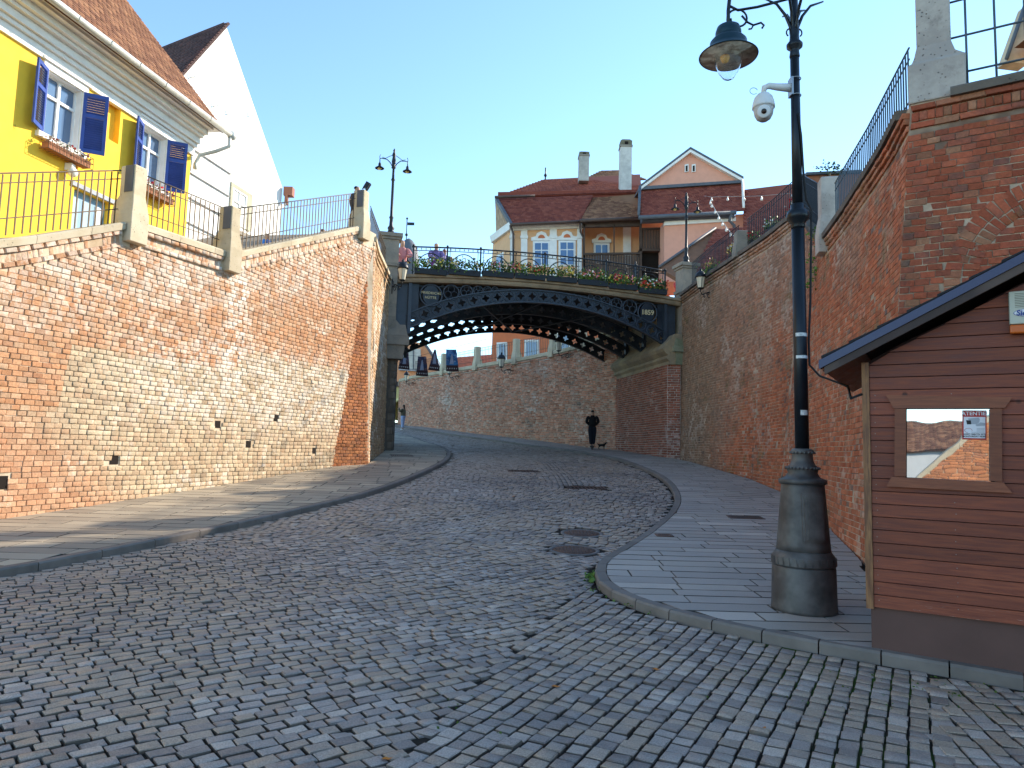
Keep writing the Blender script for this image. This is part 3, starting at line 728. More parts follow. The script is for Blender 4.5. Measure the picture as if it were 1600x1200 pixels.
topR_ = lambda u: np.interp(u, [0, 6.3], [7.85, 7.55]); botR_ = lambda u: g(SRv.P(u, 0)[..., 0], SRv.P(u, 0)[..., 1]) - .1
wall_body('masonry', SRv, topR_, botR_, M_MORTAR_L, rv, thick=.5)
pc = Pieces(.07, .02); brick_run(pc, SRv, lambda u: topR_(u) - .16, botR_, (.2,), .088, D=.02)
band(pc, SRv, topR_, 0, SRv.len, -.26, .2, .085, .06); band(pc, SRv, topR_, 0, SRv.len, -.45, .2, .085, .05); pc.finish('brick', 'brickwork', MB_TAN, rv, 0)
coping_run(SRv, rv, topR_, 0, SRv.len, M_STONE)
railing('iron railing from the top left pillar down to the bridge pier', [SRv.P(.3, 7.85) + np.array([-.15, 0, 0]), SRv.P(5., 7.6) + np.array([-.15, 0, 0])], group=GR, sp=.16)

# ---- right wall: corner, near level stretch, stair stretch, bridge-level stretch
RWB = [(4.42, 8.5), (4.70, 9.5), (4.96, 10.44), (5.50, 12.41), (6.02, 14.6), (6.42, 16.95), (6.58, 19.5), (6.55, 22.13), (6.48, 24.6), (6.45, 27.2)]
LEAN = [(.095, .02), (.095, .0), (.093, 0), (.085, 0), (.08, 0), (.10, 0), (.075, 0), (.05, 0), (.03, 0), (.02, 0)]
SRW = Surf(RWB, LEAN, side=-1)
uR = lambda y: float(np.interp(y, SRW.p[:, 1], SRW.u))
ZR = 6.15
topRW = lambda u: np.interp(u, [0, uR(14.2), uR(14.6), uR(17.6), 50], [ZR, ZR, ZR + .1, 7.85, 7.9])
botRW = lambda u: g(SRW.P(u, 0)[..., 0], SRW.P(u, 0)[..., 1]) - .1
wr = empty('retaining_wall', (4.5, 9, 0), 'tall shaded red brick retaining wall behind the street lamp on the right', 'wall')
wall_body('masonry', SRW, topRW, botRW, M_MORTAR_R, wr, thick=.6)
rs_ = rng.random((12, 3))
def skR(u, z):
    s_ = np.zeros(u.shape, bool)
    for a, b_, c in rs_: s_ |= (abs(u - a * 17) < .1) & (abs(z - 1 - b_ * 4.) < .06)
    return s_
pc = Pieces(.05, .02); brick_run(pc, SRW, lambda u: topRW(u) - .38, botRW, (.13, .145, .145, .22), .085, D=.006, wob=.0025, gap=.012, skip=skR)
for (a, b_) in ((.02, uR(14.2) - .3), (uR(14.2) + .2, SRW.len)):
    band(pc, SRW, topRW, a, b_, -.16, .21, .08, .10); band(pc, SRW, topRW, a, b_, -.24, .21, .08, .065); band(pc, SRW, topRW, a, b_, -.335, .21, .08, .03)
pc.finish('brick', 'brickwork', MB_RW, wr, 300, rank=lambda px, py, C: np.where((px < 1345) | (py < 480), 1, 0) * np.where((px > 1225) & (px < 1265), 0, 1))
M_STONE_D = stone_mat('sooty_coping', (.17, .14, .115), (.11, .095, .08), .5)
coping_run(SRW, wr, lambda u: topRW(u) + .05, .3, uR(14.2) - .2, M_STONE_D, over=.14, thick=.13); coping_run(SRW, wr, lambda u: topRW(u) + .05, uR(14.2) + .2, SRW.len, M_STONE_D, over=.14, thick=.13)
def Rp(y, inset=.12, dz=.05):
    u = uR(y); z = float(topRW(u)); P = SRW.P(u, z); _, _, N = SRW.frame(u, z); return Vector((P[0] - N[0] * inset, P[1] - N[1] * inset, z + dz))
# front face of the corner
nF = Vector((-.53, -.85, 0)).normalized()
SFW = Surf([(4.42, 8.5), (4.42 + .85 * 4.5, 8.5 - .53 * 4.5)], [(.095, .02), (.05, .02)], side=1)
wf_ = empty('retaining_wall', (5, 8.3, 0), 'front face of the right corner wall with a blind brick arch above the wooden hut', 'wall')
topF = lambda u: ZR + 0 * u; botF = lambda u: -.2 + 0 * u
wall_body('masonry', SFW, topF, botF, M_MORTAR_R, wf_, thick=.4)
def f_uz(px, py):
    P = onpl(px, py, (4.92, 8.6, 4.5), (.53, .85, 0.0)); return float((P.x - 4.42 - .095 * P.z) / .85), float(P.z)
ac = f_uz(1650, 425); ro = math.dist(f_uz(1490, 380), ac); ri = math.dist(f_uz(1543, 390), ac)
pc = Pieces(.06, .025)
brick_run(pc, SFW, lambda u: ZR - .42 + 0 * u, lambda u: 1.5 + 0 * u, (.15, .165, .165, .25), .086, D=.010, wob=.004, gap=.012,
          skip=lambda u, z: ((np.hypot(u - ac[0], z - ac[1]) > ri + .03) & (np.hypot(u - ac[0], z - ac[1]) < ro - .03) & (z > ac[1] - .55) & (u < ac[0] + .1)))
for a_ in np.arange(math.radians(75), math.radians(215), .088 / ((ri + ro) / 2)):
    for (r0, r1) in ((ri, (ri + ro) / 2 - .006), ((ri + ro) / 2 + .006, ro)) if random.random() < .6 else ((ri, ri + (ro - ri) * .36), (ri + (ro - ri) * .38, ro)):
        rm = (r0 + r1) / 2; u_, z_ = ac[0] + rm * math.cos(a_), ac[1] + rm * math.sin(a_)
        if z_ < ac[1] - .55 or u_ < 0.02: continue
        U_, V_, N_ = SFW.frame(u_, z_); rd = U_ * math.cos(a_) + V_ * math.sin(a_); tg = -U_ * math.sin(a_) + V_ * math.cos(a_)
        pc.add(SFW.P(u_, z_), rd, tg, N_, r1 - r0 - .01, .088 * rm / ((ri + ro) / 2) - .014, .014 + random.uniform(-.004, .004))
band(pc, SFW, topF, .02, 4.4, -.1, .26, .085, .06); band(pc, SFW, topF, .02, 4.4, -.21, .09, .13, .03, soldier=True); band(pc, SFW, topF, .02, 4.4, -.33, .26, .085, .04)
pc.finish('brick', 'brickwork', MB_RED, wf_, 300)
coping_run(SFW, wf_, lambda u: ZR + .06 + 0 * u, .45, 4.4, M_STONE_D, over=.12, thick=.12)
# corner pillar (massive, plastered) and the second one
cp = empty('stone_pillar', (5.0, 8.6, ZR), 'massive weathered white stone pillar on the right wall corner', 'pillar', 'stone pillars on the right wall')
R = Matrix.Rotation(math.atan2(-.53, .85), 3, 'Z'); o_ = Vector((5.0, 8.62, ZR))
T = lambda x, y, z: o_ + R @ Vector((x, y, z))
mb = MB(); V_ = []
prof = [(-.02, .60, -.03, .5, -.02), (-.02, .61, -.03, .5, .5), (.02, .60, .0, .5, .52), (.05, .50, .02, .46, .60), (.08, .46, .05, .42, .75), (.08, .46, .05, .42, 1.7), (.0, .54, -.02, .5, 1.75), (.0, .54, -.02, .5, 1.85)]
for (x0, x1, y0, y1, z) in prof: V_ += [T(x0, y0, z), T(x1, y0, z), T(x1, y1, z), T(x0, y1, z)]
F_ = [(4 * i + j, 4 * i + (j + 1) % 4, 4 * i + 4 + (j + 1) % 4, 4 * i + 4 + j) for i in range(len(prof) - 1) for j in range(4)] + [(3, 2, 1, 0), tuple(4 * len(prof) - 4 + k for k in range(4))]
o = mb.add(V_, F_).obj('shaft', M_STONE_R, cp); bv = o.modifiers.new('edge', 'BEVEL'); bv.width = .018; bv.segments = 2
stone_pillar(Rp(14.2, 0, 0), math.atan2(14.6 - 12.4, .5) + PI, 'slim weathered pillar farther along the right wall, by the weeds', 'stone pillars on the right wall', M_STONE_R, h=1.25, w=.34, skirt=.35, panel=False)
stone_pillar(Rp(21.5, 0, .0), math.atan2(1, .0) + PI, 'small pillar on the right wall next to the string lights', 'stone pillars on the right wall', M_STONE_G, h=.75, w=.32, skirt=.1, panel=False)
GR2 = 'iron railings on the right wall'
M_RB = M('blue_grey_iron', (.07, .095, .12), .5, .3)
railing('curving iron railing between the corner pillar and the slim pillar', [Rp(9.1), Rp(11.5), Rp(13.95)], h=1.0, sp=.125, mat=M_RB, group=GR2)
railing('dark railing of the stairs behind the street lamp', [Rp(14.5), Rp(17.5)], h=1.0, sp=.075, mat=G_BLACK, group=GR2)
railing('dark railing on the right wall between lamp and small pillar', [Rp(17.7), Rp(19.5), Rp(21.2)], h=1.0, sp=.12, mat=G_BLACK, group=GR2)
railing('dark railing with flowers next to the right bridge pier', [Rp(21.8), Rp(24.3), Rp(26.4)], h=1.0, sp=.12, mat=G_BLACK, group=GR2)
fw = empty('window_grille', T(.62, .1, .0), 'big square iron grid railing right of the corner pillar', 'railing')
for k in range(9): MB().tube([T(.62 + .30 * k, .12, .05), T(.62 + .30 * k, .12, 1.75)], .014, 6).obj('bar', M_RB, fw)
for z in (.32, .80, 1.28, 1.74): MB().tube([T(.45, .12, z), T(4, .12, z)], .014, 6).obj('rail', M_RB, fw)

# ---- terraces behind the walls
def poly_sheet(name, pts, mat, parent=None, kind='structure'):
    mb = MB(); mb.add(pts, [tuple(range(len(pts)))]); return mb.obj(name, mat, parent, kind=kind)
M_TERR = M('terrace_paving', (.22, .20, .17), .85, bump=.3, bsc=30)
us = np.linspace(0, U3, 24); mb = MB()
A_ = [Lp(u) - Vector((0, 0, .22)) for u in us]; Bq = [Vector((p.x - 9, p.y + 1.5, p.z)) for p in A_]
for i in range(23): mb.add([A_[i], A_[i + 1], Bq[i + 1], Bq[i]], [(0, 1, 2, 3)])
mb.obj('terrace', M_TERR, None, kind='structure')
poly_sheet('terrace', [(-4.3, 20.4, 7.5), (-4.9, 25, 7.5), (-6, 34, 7.5), (-30, 40, 7.5), (-30, 20.4, 7.5)], M_TERR)
mb = MB(); ys_ = np.linspace(8.9, 27, 20); A_ = [Rp(y, .3, -.1) for y in ys_]
for i in range(19): mb.add([A_[i], A_[i + 1], A_[i + 1] + Vector((14, 0, 0)), A_[i] + Vector((14, 0, 0))], [(0, 1, 2, 3)])
mb.obj('terrace', M_TERR, None, kind='structure')

# ---- far curving wall seen through the arch
FWP = [(5.0, 33.2), (4.4, 34.5), (3.2, 36.6), (1.83, 38.47), (.1, 40.6), (-1.61, 42.6), (-4.11, 46.25), (-7.36, 51.28), (-8.6, 54), (-9.3, 58)]
SFA = Surf(FWP, side=-1)
topFA = lambda u: np.interp(u, [0, 3, 8, 13, 30], [7.4, 7.1, 6.85, 6.75, 6.75]); botFA = lambda u: g(SFA.P(u, 0)[..., 0], SFA.P(u, 0)[..., 1]) - .1
fa = empty('retaining_wall', (1.8, 38, 1.8), 'long curving brick retaining wall seen through the bridge arch', 'wall')
wall_body('masonry', SFA, topFA, botFA, M_MORTAR_D, fa, thick=.6, du=.5)
pc = Pieces(.08, .03); brick_run(pc, SFA, lambda u: topFA(u) - .3, botFA, (.2, .28), .09, D=.025, wob=.008, gap=.018)
band(pc, SFA, topFA, 0, SFA.len, -.25, .25, .1, .07); pc.finish('brick', 'brickwork', MB_FAR, fa, 0)
coping_run(SFA, fa, lambda u: topFA(u) + .05, 0, SFA.len, M_STONE, thick=.2, seg=1.4)
def Fp(u, i=.15): P = SFA.P(u, float(topFA(u)) + .05); _, _, N = SFA.frame(u, 5.); return Vector(P - N * i)
def u_at(px_, S_=SFA): return float(min(np.linspace(.3, S_.len - 3, 300), key=lambda u: abs(math.atan2(*S_.P(u, 6.5)[:2]) - math.atan2(*at(px_, 570, 30)[:2]))))
pu = [u_at(x) for x in (862, 805, 744, 693)]
PL_ = ['third pillar from the left on the far curving wall seen through the arch', 'second pillar from the left on the far curving wall seen through the arch', 'leftmost clear pillar of the far curving wall beside the blue banner', 'last pillar of the far curving wall, behind the triangular banner', 'far wall pillar hidden behind the arch ribs nearest the abutment', 'pillar beside the rightmost far lantern on the curving wall']
for k, u in enumerate(pu + [1.2, u_at(909)]):
    U_, _, _ = SFA.frame(u, 5.); stone_pillar(Fp(u, 0), math.atan2(U_[1], U_[0]) + PI, PL_[k], 'pillars on the far curving wall', M_STONE, h=1.15, w=.28, skirt=.35, wb=.36, panel=False)
for (a, b_), lb_ in zip(zip([1.2, u_at(909)] + pu, [u_at(909)] + pu + [22.]), ['thin railing of the curving wall nearest the bridge abutment', 'thin railing in front of the red house, by the rightmost far lantern', 'thin railing in front of the middle window of the red house', 'thin railing between the second and third far pillars, before the red tiled roof', 'thin railing behind the blue banner on the far wall', 'last thin railing of the far wall, before the apricot house']):
    railing(lb_, [Fp(a + .2), Fp((a + b_) / 2), Fp(b_ - .2)], h=1.05, sp=.16, group='railings on the far curving wall')
poly_sheet('terrace', [tuple(Fp(u)[:2]) + (6.6,) for u in np.linspace(0, SFA.len, 12)] + [(-9, 75, 6.6), (40, 75, 6.6), (40, 33, 6.6)], M_TERR)
# stone footing line of the far left corner: dark wall seen left of the far wall base
# ================================================================== BRIDGE
BLp = Vector((-3.87, 25.0, 0)); BRp = Vector((6.07, 27.5, 0)); BE = (BRp - BLp).normalized(); SPAN = (BRp - BLp).length
BD = Vector((-1.15, 6.9, 0)); NB_ = Vector((BE.y, -BE.x, 0))       # towards the camera
M_BI = M('bridge_iron', (.026, .034, .046), .5, .4, var=.25, bump=.15, bsc=80, col2=(.04, .05, .064))
M_BI2 = M('bridge_iron_ring', (.05, .064, .084), .5, .35, var=.2, bump=.1)
M_GOLD = M('pale_gold_paint', (.62, .52, .30), .5, .2, var=.1, bump=0)
def bp(s, z, off=0., out=0.):  # s along the span, off = fraction of the way to the far side, out = towards camera
    return BLp + BE * s + BD * off + NB_ * out + Vector((0, 0, z))
ZS, ZC = 5.80, 7.17                                # springing and crown of the lower rim
def zlow(s):
    h = ZC - ZS; R_ = (SPAN ** 2 / 4 + h * h) / (2 * h); return ZS + h - R_ + math.sqrt(max(0, R_ * R_ - (s - SPAN / 2) ** 2))
def bandh(s): t = abs(s - SPAN / 2) / (SPAN / 2); return .46 + .10 * t * t
def zdeck(s): return 7.5 + .2 * (1 - ((s - SPAN / 2) / (SPAN / 2)) ** 2)
br = empty('iron_bridge', tuple(bp(SPAN / 2, 5.8)), 'dark blue cast iron arch footbridge dated 1859 spanning the street', 'bridge')

def quatrefoil(n=6, r=.5, c=.60):
    """unit outline of a four-lobed opening"""
    out = []
    for k in range(4):
        a0 = k * PI / 2; cx, cy = c * math.cos(a0), c * math.sin(a0)
        for j in range(n + 1):
            a = a0 - PI * .66 + j * PI * 1.32 / n; out.append((cx + r * .50 * math.cos(a), cy + r * .50 * math.sin(a)))
    return out
QF = quatrefoil()
def pierced_cell(corners, center, ax, ay, rad, thick, nrm_, mat, parent, name='quatrefoil_panel', ring=True):
    """plate with a quatrefoil hole; corners: 3D loop; ax, ay: unit axes in the plate"""
    hole = [center + ax * (x * rad) + ay * (y * rad) for x, y in QF]
    tri = tessellate_polygon([corners, hole]); pts = corners + hole; n = len(pts); off = nrm_ * thick
    mb = MB(); V_ = [p + off * .5 for p in pts] + [p - off * .5 for p in pts]
    F_ = [tuple(t) for t in tri] + [tuple(i + n for i in reversed(t)) for t in tri]; nc = len(corners)
    for lo, hi in ((0, nc), (nc, n)):
        m_ = hi - lo
        for i in range(m_): F_.append((lo + i, lo + (i + 1) % m_, lo + (i + 1) % m_ + n, lo + i + n))
    mb.add(V_, F_)
    if ring:
        mb.tube([center + off * .5 + (ax * math.cos(a) + ay * math.sin(a)) * rad * 1.24 for a in np.linspace(0, 2 * PI, 17)[:-1]], .022, 5, 1, closed=True)
    return mb.obj(name, [mat, M_BI2], parent)
def rib(off, label, ring=True):
    rb = bpy.data.objects.new('arch_rib', None); link(rb, br, label)
    ss = np.linspace(0, SPAN, 41)
    for top_, w in ((0, .17), (1, .14)):
        mb = MB(); V_ = []
        for s_ in ss:
            z = zlow(s_) + (bandh(s_) if top_ else 0)
            for o_, dz in ((w / 2, -.022), (w / 2, .022), (-w / 2, .022), (-w / 2, -.022)): V_.append(bp(s_, z + dz, off, o_))
        F_ = [(4 * i + j, 4 * i + (j + 1) % 4, 4 * i + 4 + (j + 1) % 4, 4 * i + 4 + j) for i in range(len(ss) - 1) for j in range(4)]
        mb.add(V_, F_).obj('flange', M_BI2 if ring else M_BI, rb)
    NC = 23
    for k in range(NC):
        s0, s1 = k * SPAN / NC, (k + 1) * SPAN / NC; sm = (s0 + s1) / 2
        cs = [bp(s0, zlow(s0), off), bp(s1, zlow(s1), off), bp(s1, zlow(s1) + bandh(s1), off), bp(s0, zlow(s0) + bandh(s0), off)]
        ax = (cs[1] - cs[0]).normalized(); ay = NB_.cross(ax); ay = ay if ay.z > 0 else -ay
        pierced_cell(cs, bp(sm, zlow(sm) + bandh(sm) / 2, off), ax, ay, .165, .03, NB_, M_BI, rb, ring=ring)
    # spandrels
    for sd in (0, 1):
        mir = (lambda s: SPAN - s) if sd else (lambda s: s)
        MB().span(bp(mir(.10), zlow(.1) - .2, off), bp(mir(.10), 7.5, off), .12, .20, up=NB_).obj('end_post', M_BI2 if ring else M_BI, rb)
        if not ring: continue
        MB().prism([bp(mir(-.36), 5.75, off, -.08), bp(mir(.05), 5.75, off, -.08), bp(mir(.05), 7.5, off, -.08), bp(mir(-.36), 7.5, off, -.08)], NB_ * .06).obj('wing_plate', M_BI2, rb)
        MB().prism([bp(mir(.02), zlow(.1) + .2, off, -.05), bp(mir(.42), zlow(.4) + .3, off, -.05), bp(mir(.42), 7.5, off, -.05), bp(mir(.02), 7.5, off, -.05)], NB_ * .04).obj('corner_plate', M_BI, rb)
        for (sc_, r_) in ((.86, .40), (1.60, .285), (2.16, .225), (2.6, .175), (2.95, .14), (3.23, .11)):
            zc = zdeck(sc_) - r_ - .045; c_ = bp(mir(sc_), zc, off)
            rng_ = MB().tube([c_ + BE * math.cos(a) * r_ + Vector((0, 0, r_ * math.sin(a))) + NB_ * .02 for a in np.linspace(0, 2 * PI, 25)[:-1]], .03 if r_ > .2 else .02, 6, closed=True)
            if r_ > .39: continue
            # three small foils inside each ring
            for q in range(3 if r_ > .15 else 1):
                a0 = PI / 2 + q * 2 * PI / 3; cc = c_ + (BE * math.cos(a0) + Vector((0, 0, math.sin(a0)))) * r_ * (.48 if r_ > .15 else 0); rr = r_ * (.42 if r_ > .15 else .5)
                rng_.tube([cc + BE * math.cos(a) * rr + Vector((0, 0, rr * math.sin(a))) for a in np.linspace(0, 2 * PI, 13)[:-1]], .014, 4, closed=True)
            rng_.obj('spandrel_ring', M_BI2, rb)
        MB().prism([bp(mir(s_), z_, off, -.03) for s_, z_ in ([(.3, zlow(.3) + bandh(.3))] + [(x, zlow(x) + bandh(x)) for x in np.linspace(.6, 3.9, 9)] + [(3.9, zdeck(3.9)), (.3, zdeck(.3))])], NB_ * .015).obj('spandrel_web', M_BI, rb) if off > 0 else None
        c_ = bp(mir(.86), zdeck(.86) - .445, off)
        pl = MB()
        # shield plate with two crescent openings left and right
        pl.prism([c_ + (BE * math.cos(a) * (.30 if abs(math.cos(a)) > .5 else .36) + Vector((0, 0, math.sin(a) * .37))) for a in np.linspace(0, 2 * PI, 33)[:-1]], NB_ * .035)
        pl.tube([c_ + NB_ * .03 + BE * math.cos(a) * .40 + Vector((0, 0, .40 * math.sin(a))) for a in np.linspace(0, 2 * PI, 33)[:-1]], .032, 6, 1, closed=True)
        pl.obj('name_plaque' if not sd else 'date_plaque', [M_BI, M_BI2], rb, label='round iron plaque with pale lettering')
rib(0.0, 'front arch rib with raised rings, plaques and spandrel circles', True)
for k in (1, 2, 3): rib(k / 3, None, False)

def text_obj(body, size, loc, R, mat, parent, name='lettering', depth=.006, align='CENTER', font_w=1.0, **kw):
    cu = bpy.data.curves.new(name, 'FONT'); cu.body = body; cu.size = size; cu.extrude = depth; cu.align_x = align; cu.align_y = 'CENTER'; cu.space_character = kw.pop('space', 1.0); cu.offset = kw.pop('bold', 0)
    cu.resolution_u = 3
    tmp = bpy.data.objects.new('t', cu); me = bpy.data.meshes.new_from_object(tmp); bpy.data.objects.remove(tmp)
    me.materials.clear(); me.materials.append(mat)
    o = bpy.data.objects.new(name, me)
    o.matrix_basis = Matrix.Translation(loc) @ R.to_4x4() @ Matrix.Diagonal((font_w, 1, 1, 1))
    return link(o, parent)
RB = Matrix((tuple(BE), (0, 0, 1), tuple(NB_))).transposed()
text_obj('FRIEDRICHS', .125, bp(.86, zdeck(.86) - .37, 0, .05), RB, M_GOLD, br, space=1.08)
text_obj('HÜTTE.', .125, bp(.86, zdeck(.86) - .54, 0, .05), RB, M_GOLD, br, space=1.08)
text_obj('1859', .27, bp(SPAN - .86, zdeck(.86) - .45, 0, .05), RB, M_GOLD, br, bold=.006)

# deck
mb = MB(); V_ = []
ss = np.linspace(-.4, SPAN + .5, 25)
for s_ in ss:
    z = zdeck(s_)
    for off, out, dz in ((0, .16, .0), (0, .20, .07), (0, .20, .15), (0, .28, .17), (0, .28, .27), (1, -.28, .27), (1, -.2, .0)): V_.append(bp(s_, z + dz, off, out))
F_ = [(7 * i + j, 7 * i + (j + 1) % 7, 7 * i + 7 + (j + 1) % 7, 7 * i + 7 + j) for i in range(len(ss) - 1) for j in range(7)] + [tuple(range(7)), tuple(7 * (len(ss) - 1) + k for k in range(7))]
mb.add(V_, F_).obj('deck', stone_mat('deck_stone', (.36, .28, .19), (.24, .19, .13), .4), br)
MB().prism([bp(.2, 7.42, 0, -.1), bp(SPAN * .5, zdeck(SPAN * .5) - .03, 0, -.1), bp(SPAN - .2, 7.42, 0, -.1), bp(SPAN - .2, 7.47, 0, -.1), bp(SPAN * .5, zdeck(SPAN * .5) - .01, 0, -.1), bp(.2, 7.47, 0, -.1)], BD * .97).obj('soffit_shade_plate', M_BI, br)  # plate added to keep the bounce-lit deck underside dark
for k in range(12):   # cross girders under the deck
    s_ = (k + .5) * SPAN / 12
    if zlow(s_) + bandh(s_) < 7.6: MB().span(bp(s_, zdeck(s_) - .06, .02), bp(s_, zdeck(s_) - .06, .98), .08, .1).obj('girder', M_BI, br)
for a, b_, o1, o2 in ((SPAN * .5, SPAN * .27, .0, 1.), (SPAN * .5, SPAN * .73, 1., 0.), (SPAN * .27, SPAN * .5, 0, 1), ):
    MB().span(bp(a, zlow(a) + .02, o1), bp(b_, zlow(b_) + .02, o2), .07, .05).obj('diagonal_tie', M_BI, br)

# ---- railing on the bridge
def rosette_panel(e, a, b_, zb, inv_name='rosette_panel', off=0., out=.1, mat=None):
    mat = mat or G_BLACK; w = (b_ - a); mb = MB(); T = lambda s_, z: bp(s_, zb(s_) + z, off, out); m_ = (a + b_) / 2
    R_ = w * .43; TH = 1.5
    # fan: big half ring, smaller circles between rays
    mb.tube([T(m_ + R_ * math.cos(t), .20 + R_ * 1.22 * math.sin(t)) for t in np.linspace(0, PI, 17)], .024, 4)
    mb.tube([T(m_ + .13 * math.cos(t), .22 + .13 * math.sin(t)) for t in np.linspace(0, 2 * PI, 13)[:-1]], .015, 4, closed=True)
    for k in range(5):
        t = PI * (k + .5) / 5; c_, s_ = math.cos(t), math.sin(t); d = R_ * .80
        mb.tube([T(m_ + d * c_ + .075 * math.cos(q), .16 + d * 1.08 * s_ + .075 * math.sin(q)) for q in np.linspace(0, 2 * PI, 11)[:-1]], .014, 4, closed=True)
    for k in range(6):
        t = PI * k / 5; c_, s_ = math.cos(t), math.sin(t)
        mb.tube([T(m_ + .13 * c_, .22 + .13 * s_), T(m_ + R_ * .45 * c_, .2 + R_ * .5 * s_)], .014, 4)
        mb.tube([T(m_ + R_ * .45 * c_, .2 + R_ * .5 * s_), T(m_ + R_ * .72 * math.cos(t + .22), .18 + R_ * .8 * math.sin(t + .22))], .014, 4)
        mb.tube([T(m_ + R_ * .45 * c_, .2 + R_ * .5 * s_), T(m_ + R_ * .72 * math.cos(t - .22), .18 + R_ * .8 * math.sin(t - .22))], .014, 4)
    mb.obj(inv_name, mat, e)
    mb = MB()
    for z in (.92, .14): mb.tube([T(a, z), T(b_, z)], .016, 4)
    mb.tube([T(a, .50), T(m_ - R_, .5)], .014, 4); mb.tube([T(m_ + R_, .5), T(b_, .5)], .014, 4)
    for x in (a + .07, b_ - .07): mb.tube([T(x, .12), T(x, 1.05)], .014, 4)
    for k in range(7):
        x = a + .1 + (w - .2) * k / 6; mb.tube([T(x, .92), T(x, 1.05)], .007, 4); mb.ball(T(x, .98), .022, 6)
    mb.obj('panel_frame', mat, e)
def bridge_railing(off, out, label):
    e = empty('bridge_railing', tuple(bp(0, zdeck(0) + .27, off, out)), label, 'railing', 'ornate iron railings of the bridge'); n = 8; w = (SPAN - .3) / n
    zb = lambda s: zdeck(s) + .27
    for k in range(n):
        rosette_panel(e, .15 + k * w + .03, .15 + (k + 1) * w - .03, zb, off=off, out=out)
    for k in range(n + 1):
        s_ = .15 + k * w; MB().box(bp(s_, zb(s_) + .53, off, out), (.05, .05, 1.08), Matrix.Rotation(math.atan2(BE.y, BE.x), 3, 'Z')).ball(bp(s_, zb(s_) + 1.1, off, out), .045, 8).obj('post', G_BLACK, e)
    MB().tube([bp(s_, zb(s_) + 1.05, off, out) for s_ in np.linspace(.1, SPAN - .1, 20)], .028, 6).obj('top_rail', G_BLACK, e)
bridge_railing(0, .10, 'ornate black iron railing with rosette panels along the near edge of the bridge')
bridge_railing(1, -.10, 'ornate black iron railing along the far edge of the bridge')

# ---- flower boxes
M_LEAF = M('leaf', (.10, .19, .03), .6, var=.4, sc=9, bump=0, col2=(.13, .21, .035), mixsc=12, spec=.3)
M_LEAFD = M('leaf_dark', (.03, .075, .02), .6, var=.4, sc=9, bump=0, col2=(.07, .11, .03), mixsc=12)
FLC = [M('petal_white', (.85, .82, .75), .6, var=.05, bump=0), M('petal_pink', (.75, .22, .30), .6, var=.1, bump=0), M('petal_red', (.62, .03, .03), .6, var=.1, bump=0), M('petal_yellow', (.8, .62, .12), .6, var=.1, bump=0), M('petal_orange', (.80, .28, .12), .6, var=.1, bump=0), M('petal_purple', (.25, .06, .35), .6, var=.1, bump=0)]
def leaf_cloud(mb, c, size, n, s, mi=0, droop=.0):
    for _ in range(n):
        p = Vector((c[0] + random.gauss(0, size[0] / 2.4), c[1] + random.gauss(0, size[1] / 2.4), c[2] + random.gauss(0, size[2] / 2.4)))
        a = Vector((random.gauss(0, 1), random.gauss(0, 1), random.gauss(0, .6))).normalized(); b_ = a.orthogonal().normalized(); b_.rotate(Matrix.Rotation(random.uniform(0, 6.28), 3, a))
        L_ = s * random.uniform(.6, 1.3); d = a * L_; w = b_ * L_ * .38; mid = p + d * .5 - Vector((0, 0, droop * L_))
        mb.add([p, mid + w, p + d, mid - w], [(0, 1, 2, 3)], mi)
def flowers(mb, c, size, n, s, mi):
    for _ in range(n):
        p = Vector((c[0] + random.uniform(-1, 1) * size[0] / 2, c[1] + random.uniform(-1, 1) * size[1] / 2, c[2] + random.uniform(0, 1) * size[2]))
        for k in range(2):
            a = Vector((random.gauss(0, 1), -1 + random.gauss(0, .6), random.gauss(0, .6))).normalized(); u = a.orthogonal().normalized(); v = a.cross(u)
            mb.add([p + (u * math.cos(t) + v * math.sin(t)) * s * random.uniform(.8, 1.1) for t in np.linspace(0, 2 * PI, 7)[:-1]], [tuple(range(6))], mi)
w_ = (SPAN - .3) / 8
FB_LAB = ['black planter of white and yellow flowers, first from the left on the bridge', 'black planter of green leaves with a trailing stem, second from the left on the bridge', 'black planter of pink flowers, third from the left on the bridge', 'black planter of red and orange flowers, fourth from the left on the bridge', 'black planter of pale green leaves, fourth from the right on the bridge', 'black planter of pink and orange flowers, third from the right on the bridge', 'black planter of red and yellow flowers, second from the right on the bridge', 'black planter of white and red flowers by the right bridge pier']
FB_COL = [(0, 3, 5), (3, 0, 0), (1, 1, 0), (4, 2, 3), (3, 3, 0), (4, 1, 0), (2, 3, 1), (0, 2, 2)]
for k in range(8):
    s0, s1 = .15 + k * w_ + .05, .15 + (k + 1) * w_ - .05; z = zdeck((s0 + s1) / 2) + .27
    e = empty('flower_box', tuple(bp((s0 + s1) / 2, z, 0, .24)), FB_LAB[k], 'flower box', 'flower boxes along the bridge')
    MB().prism([bp(s0, z - .02, 0, .20), bp(s1, z - .02, 0, .20), bp(s1 + .02, z + .19, 0, .17), bp(s0 - .02, z + .19, 0, .17)], NB_ * .2).obj('planter', M('black_plastic', (.015, .016, .018), .5, bump=0), e)
    lf = MB()
    for q in range(9):
        c = bp(s0 + (q + .5) * (s1 - s0) / 9, z + .31 + random.uniform(-.04, .09), 0, .28); leaf_cloud(lf, c, (.22, .18, .22 + random.uniform(0, .16)), 62, .085, random.choice((0, 0, 1)))
    lf.obj('foliage', [M_LEAF, M_LEAFD], e)
    for ci in set(FB_COL[k]):
        fl = MB()
        for q in range(2 + FB_COL[k].count(ci) * (2 if k > 3 else 1)): flowers(fl, bp(random.uniform(s0, s1), z + .30, 0, .38), (.2, .08, .24), 4, .034, 0)
        fl.obj('blossoms', FLC[ci], e)
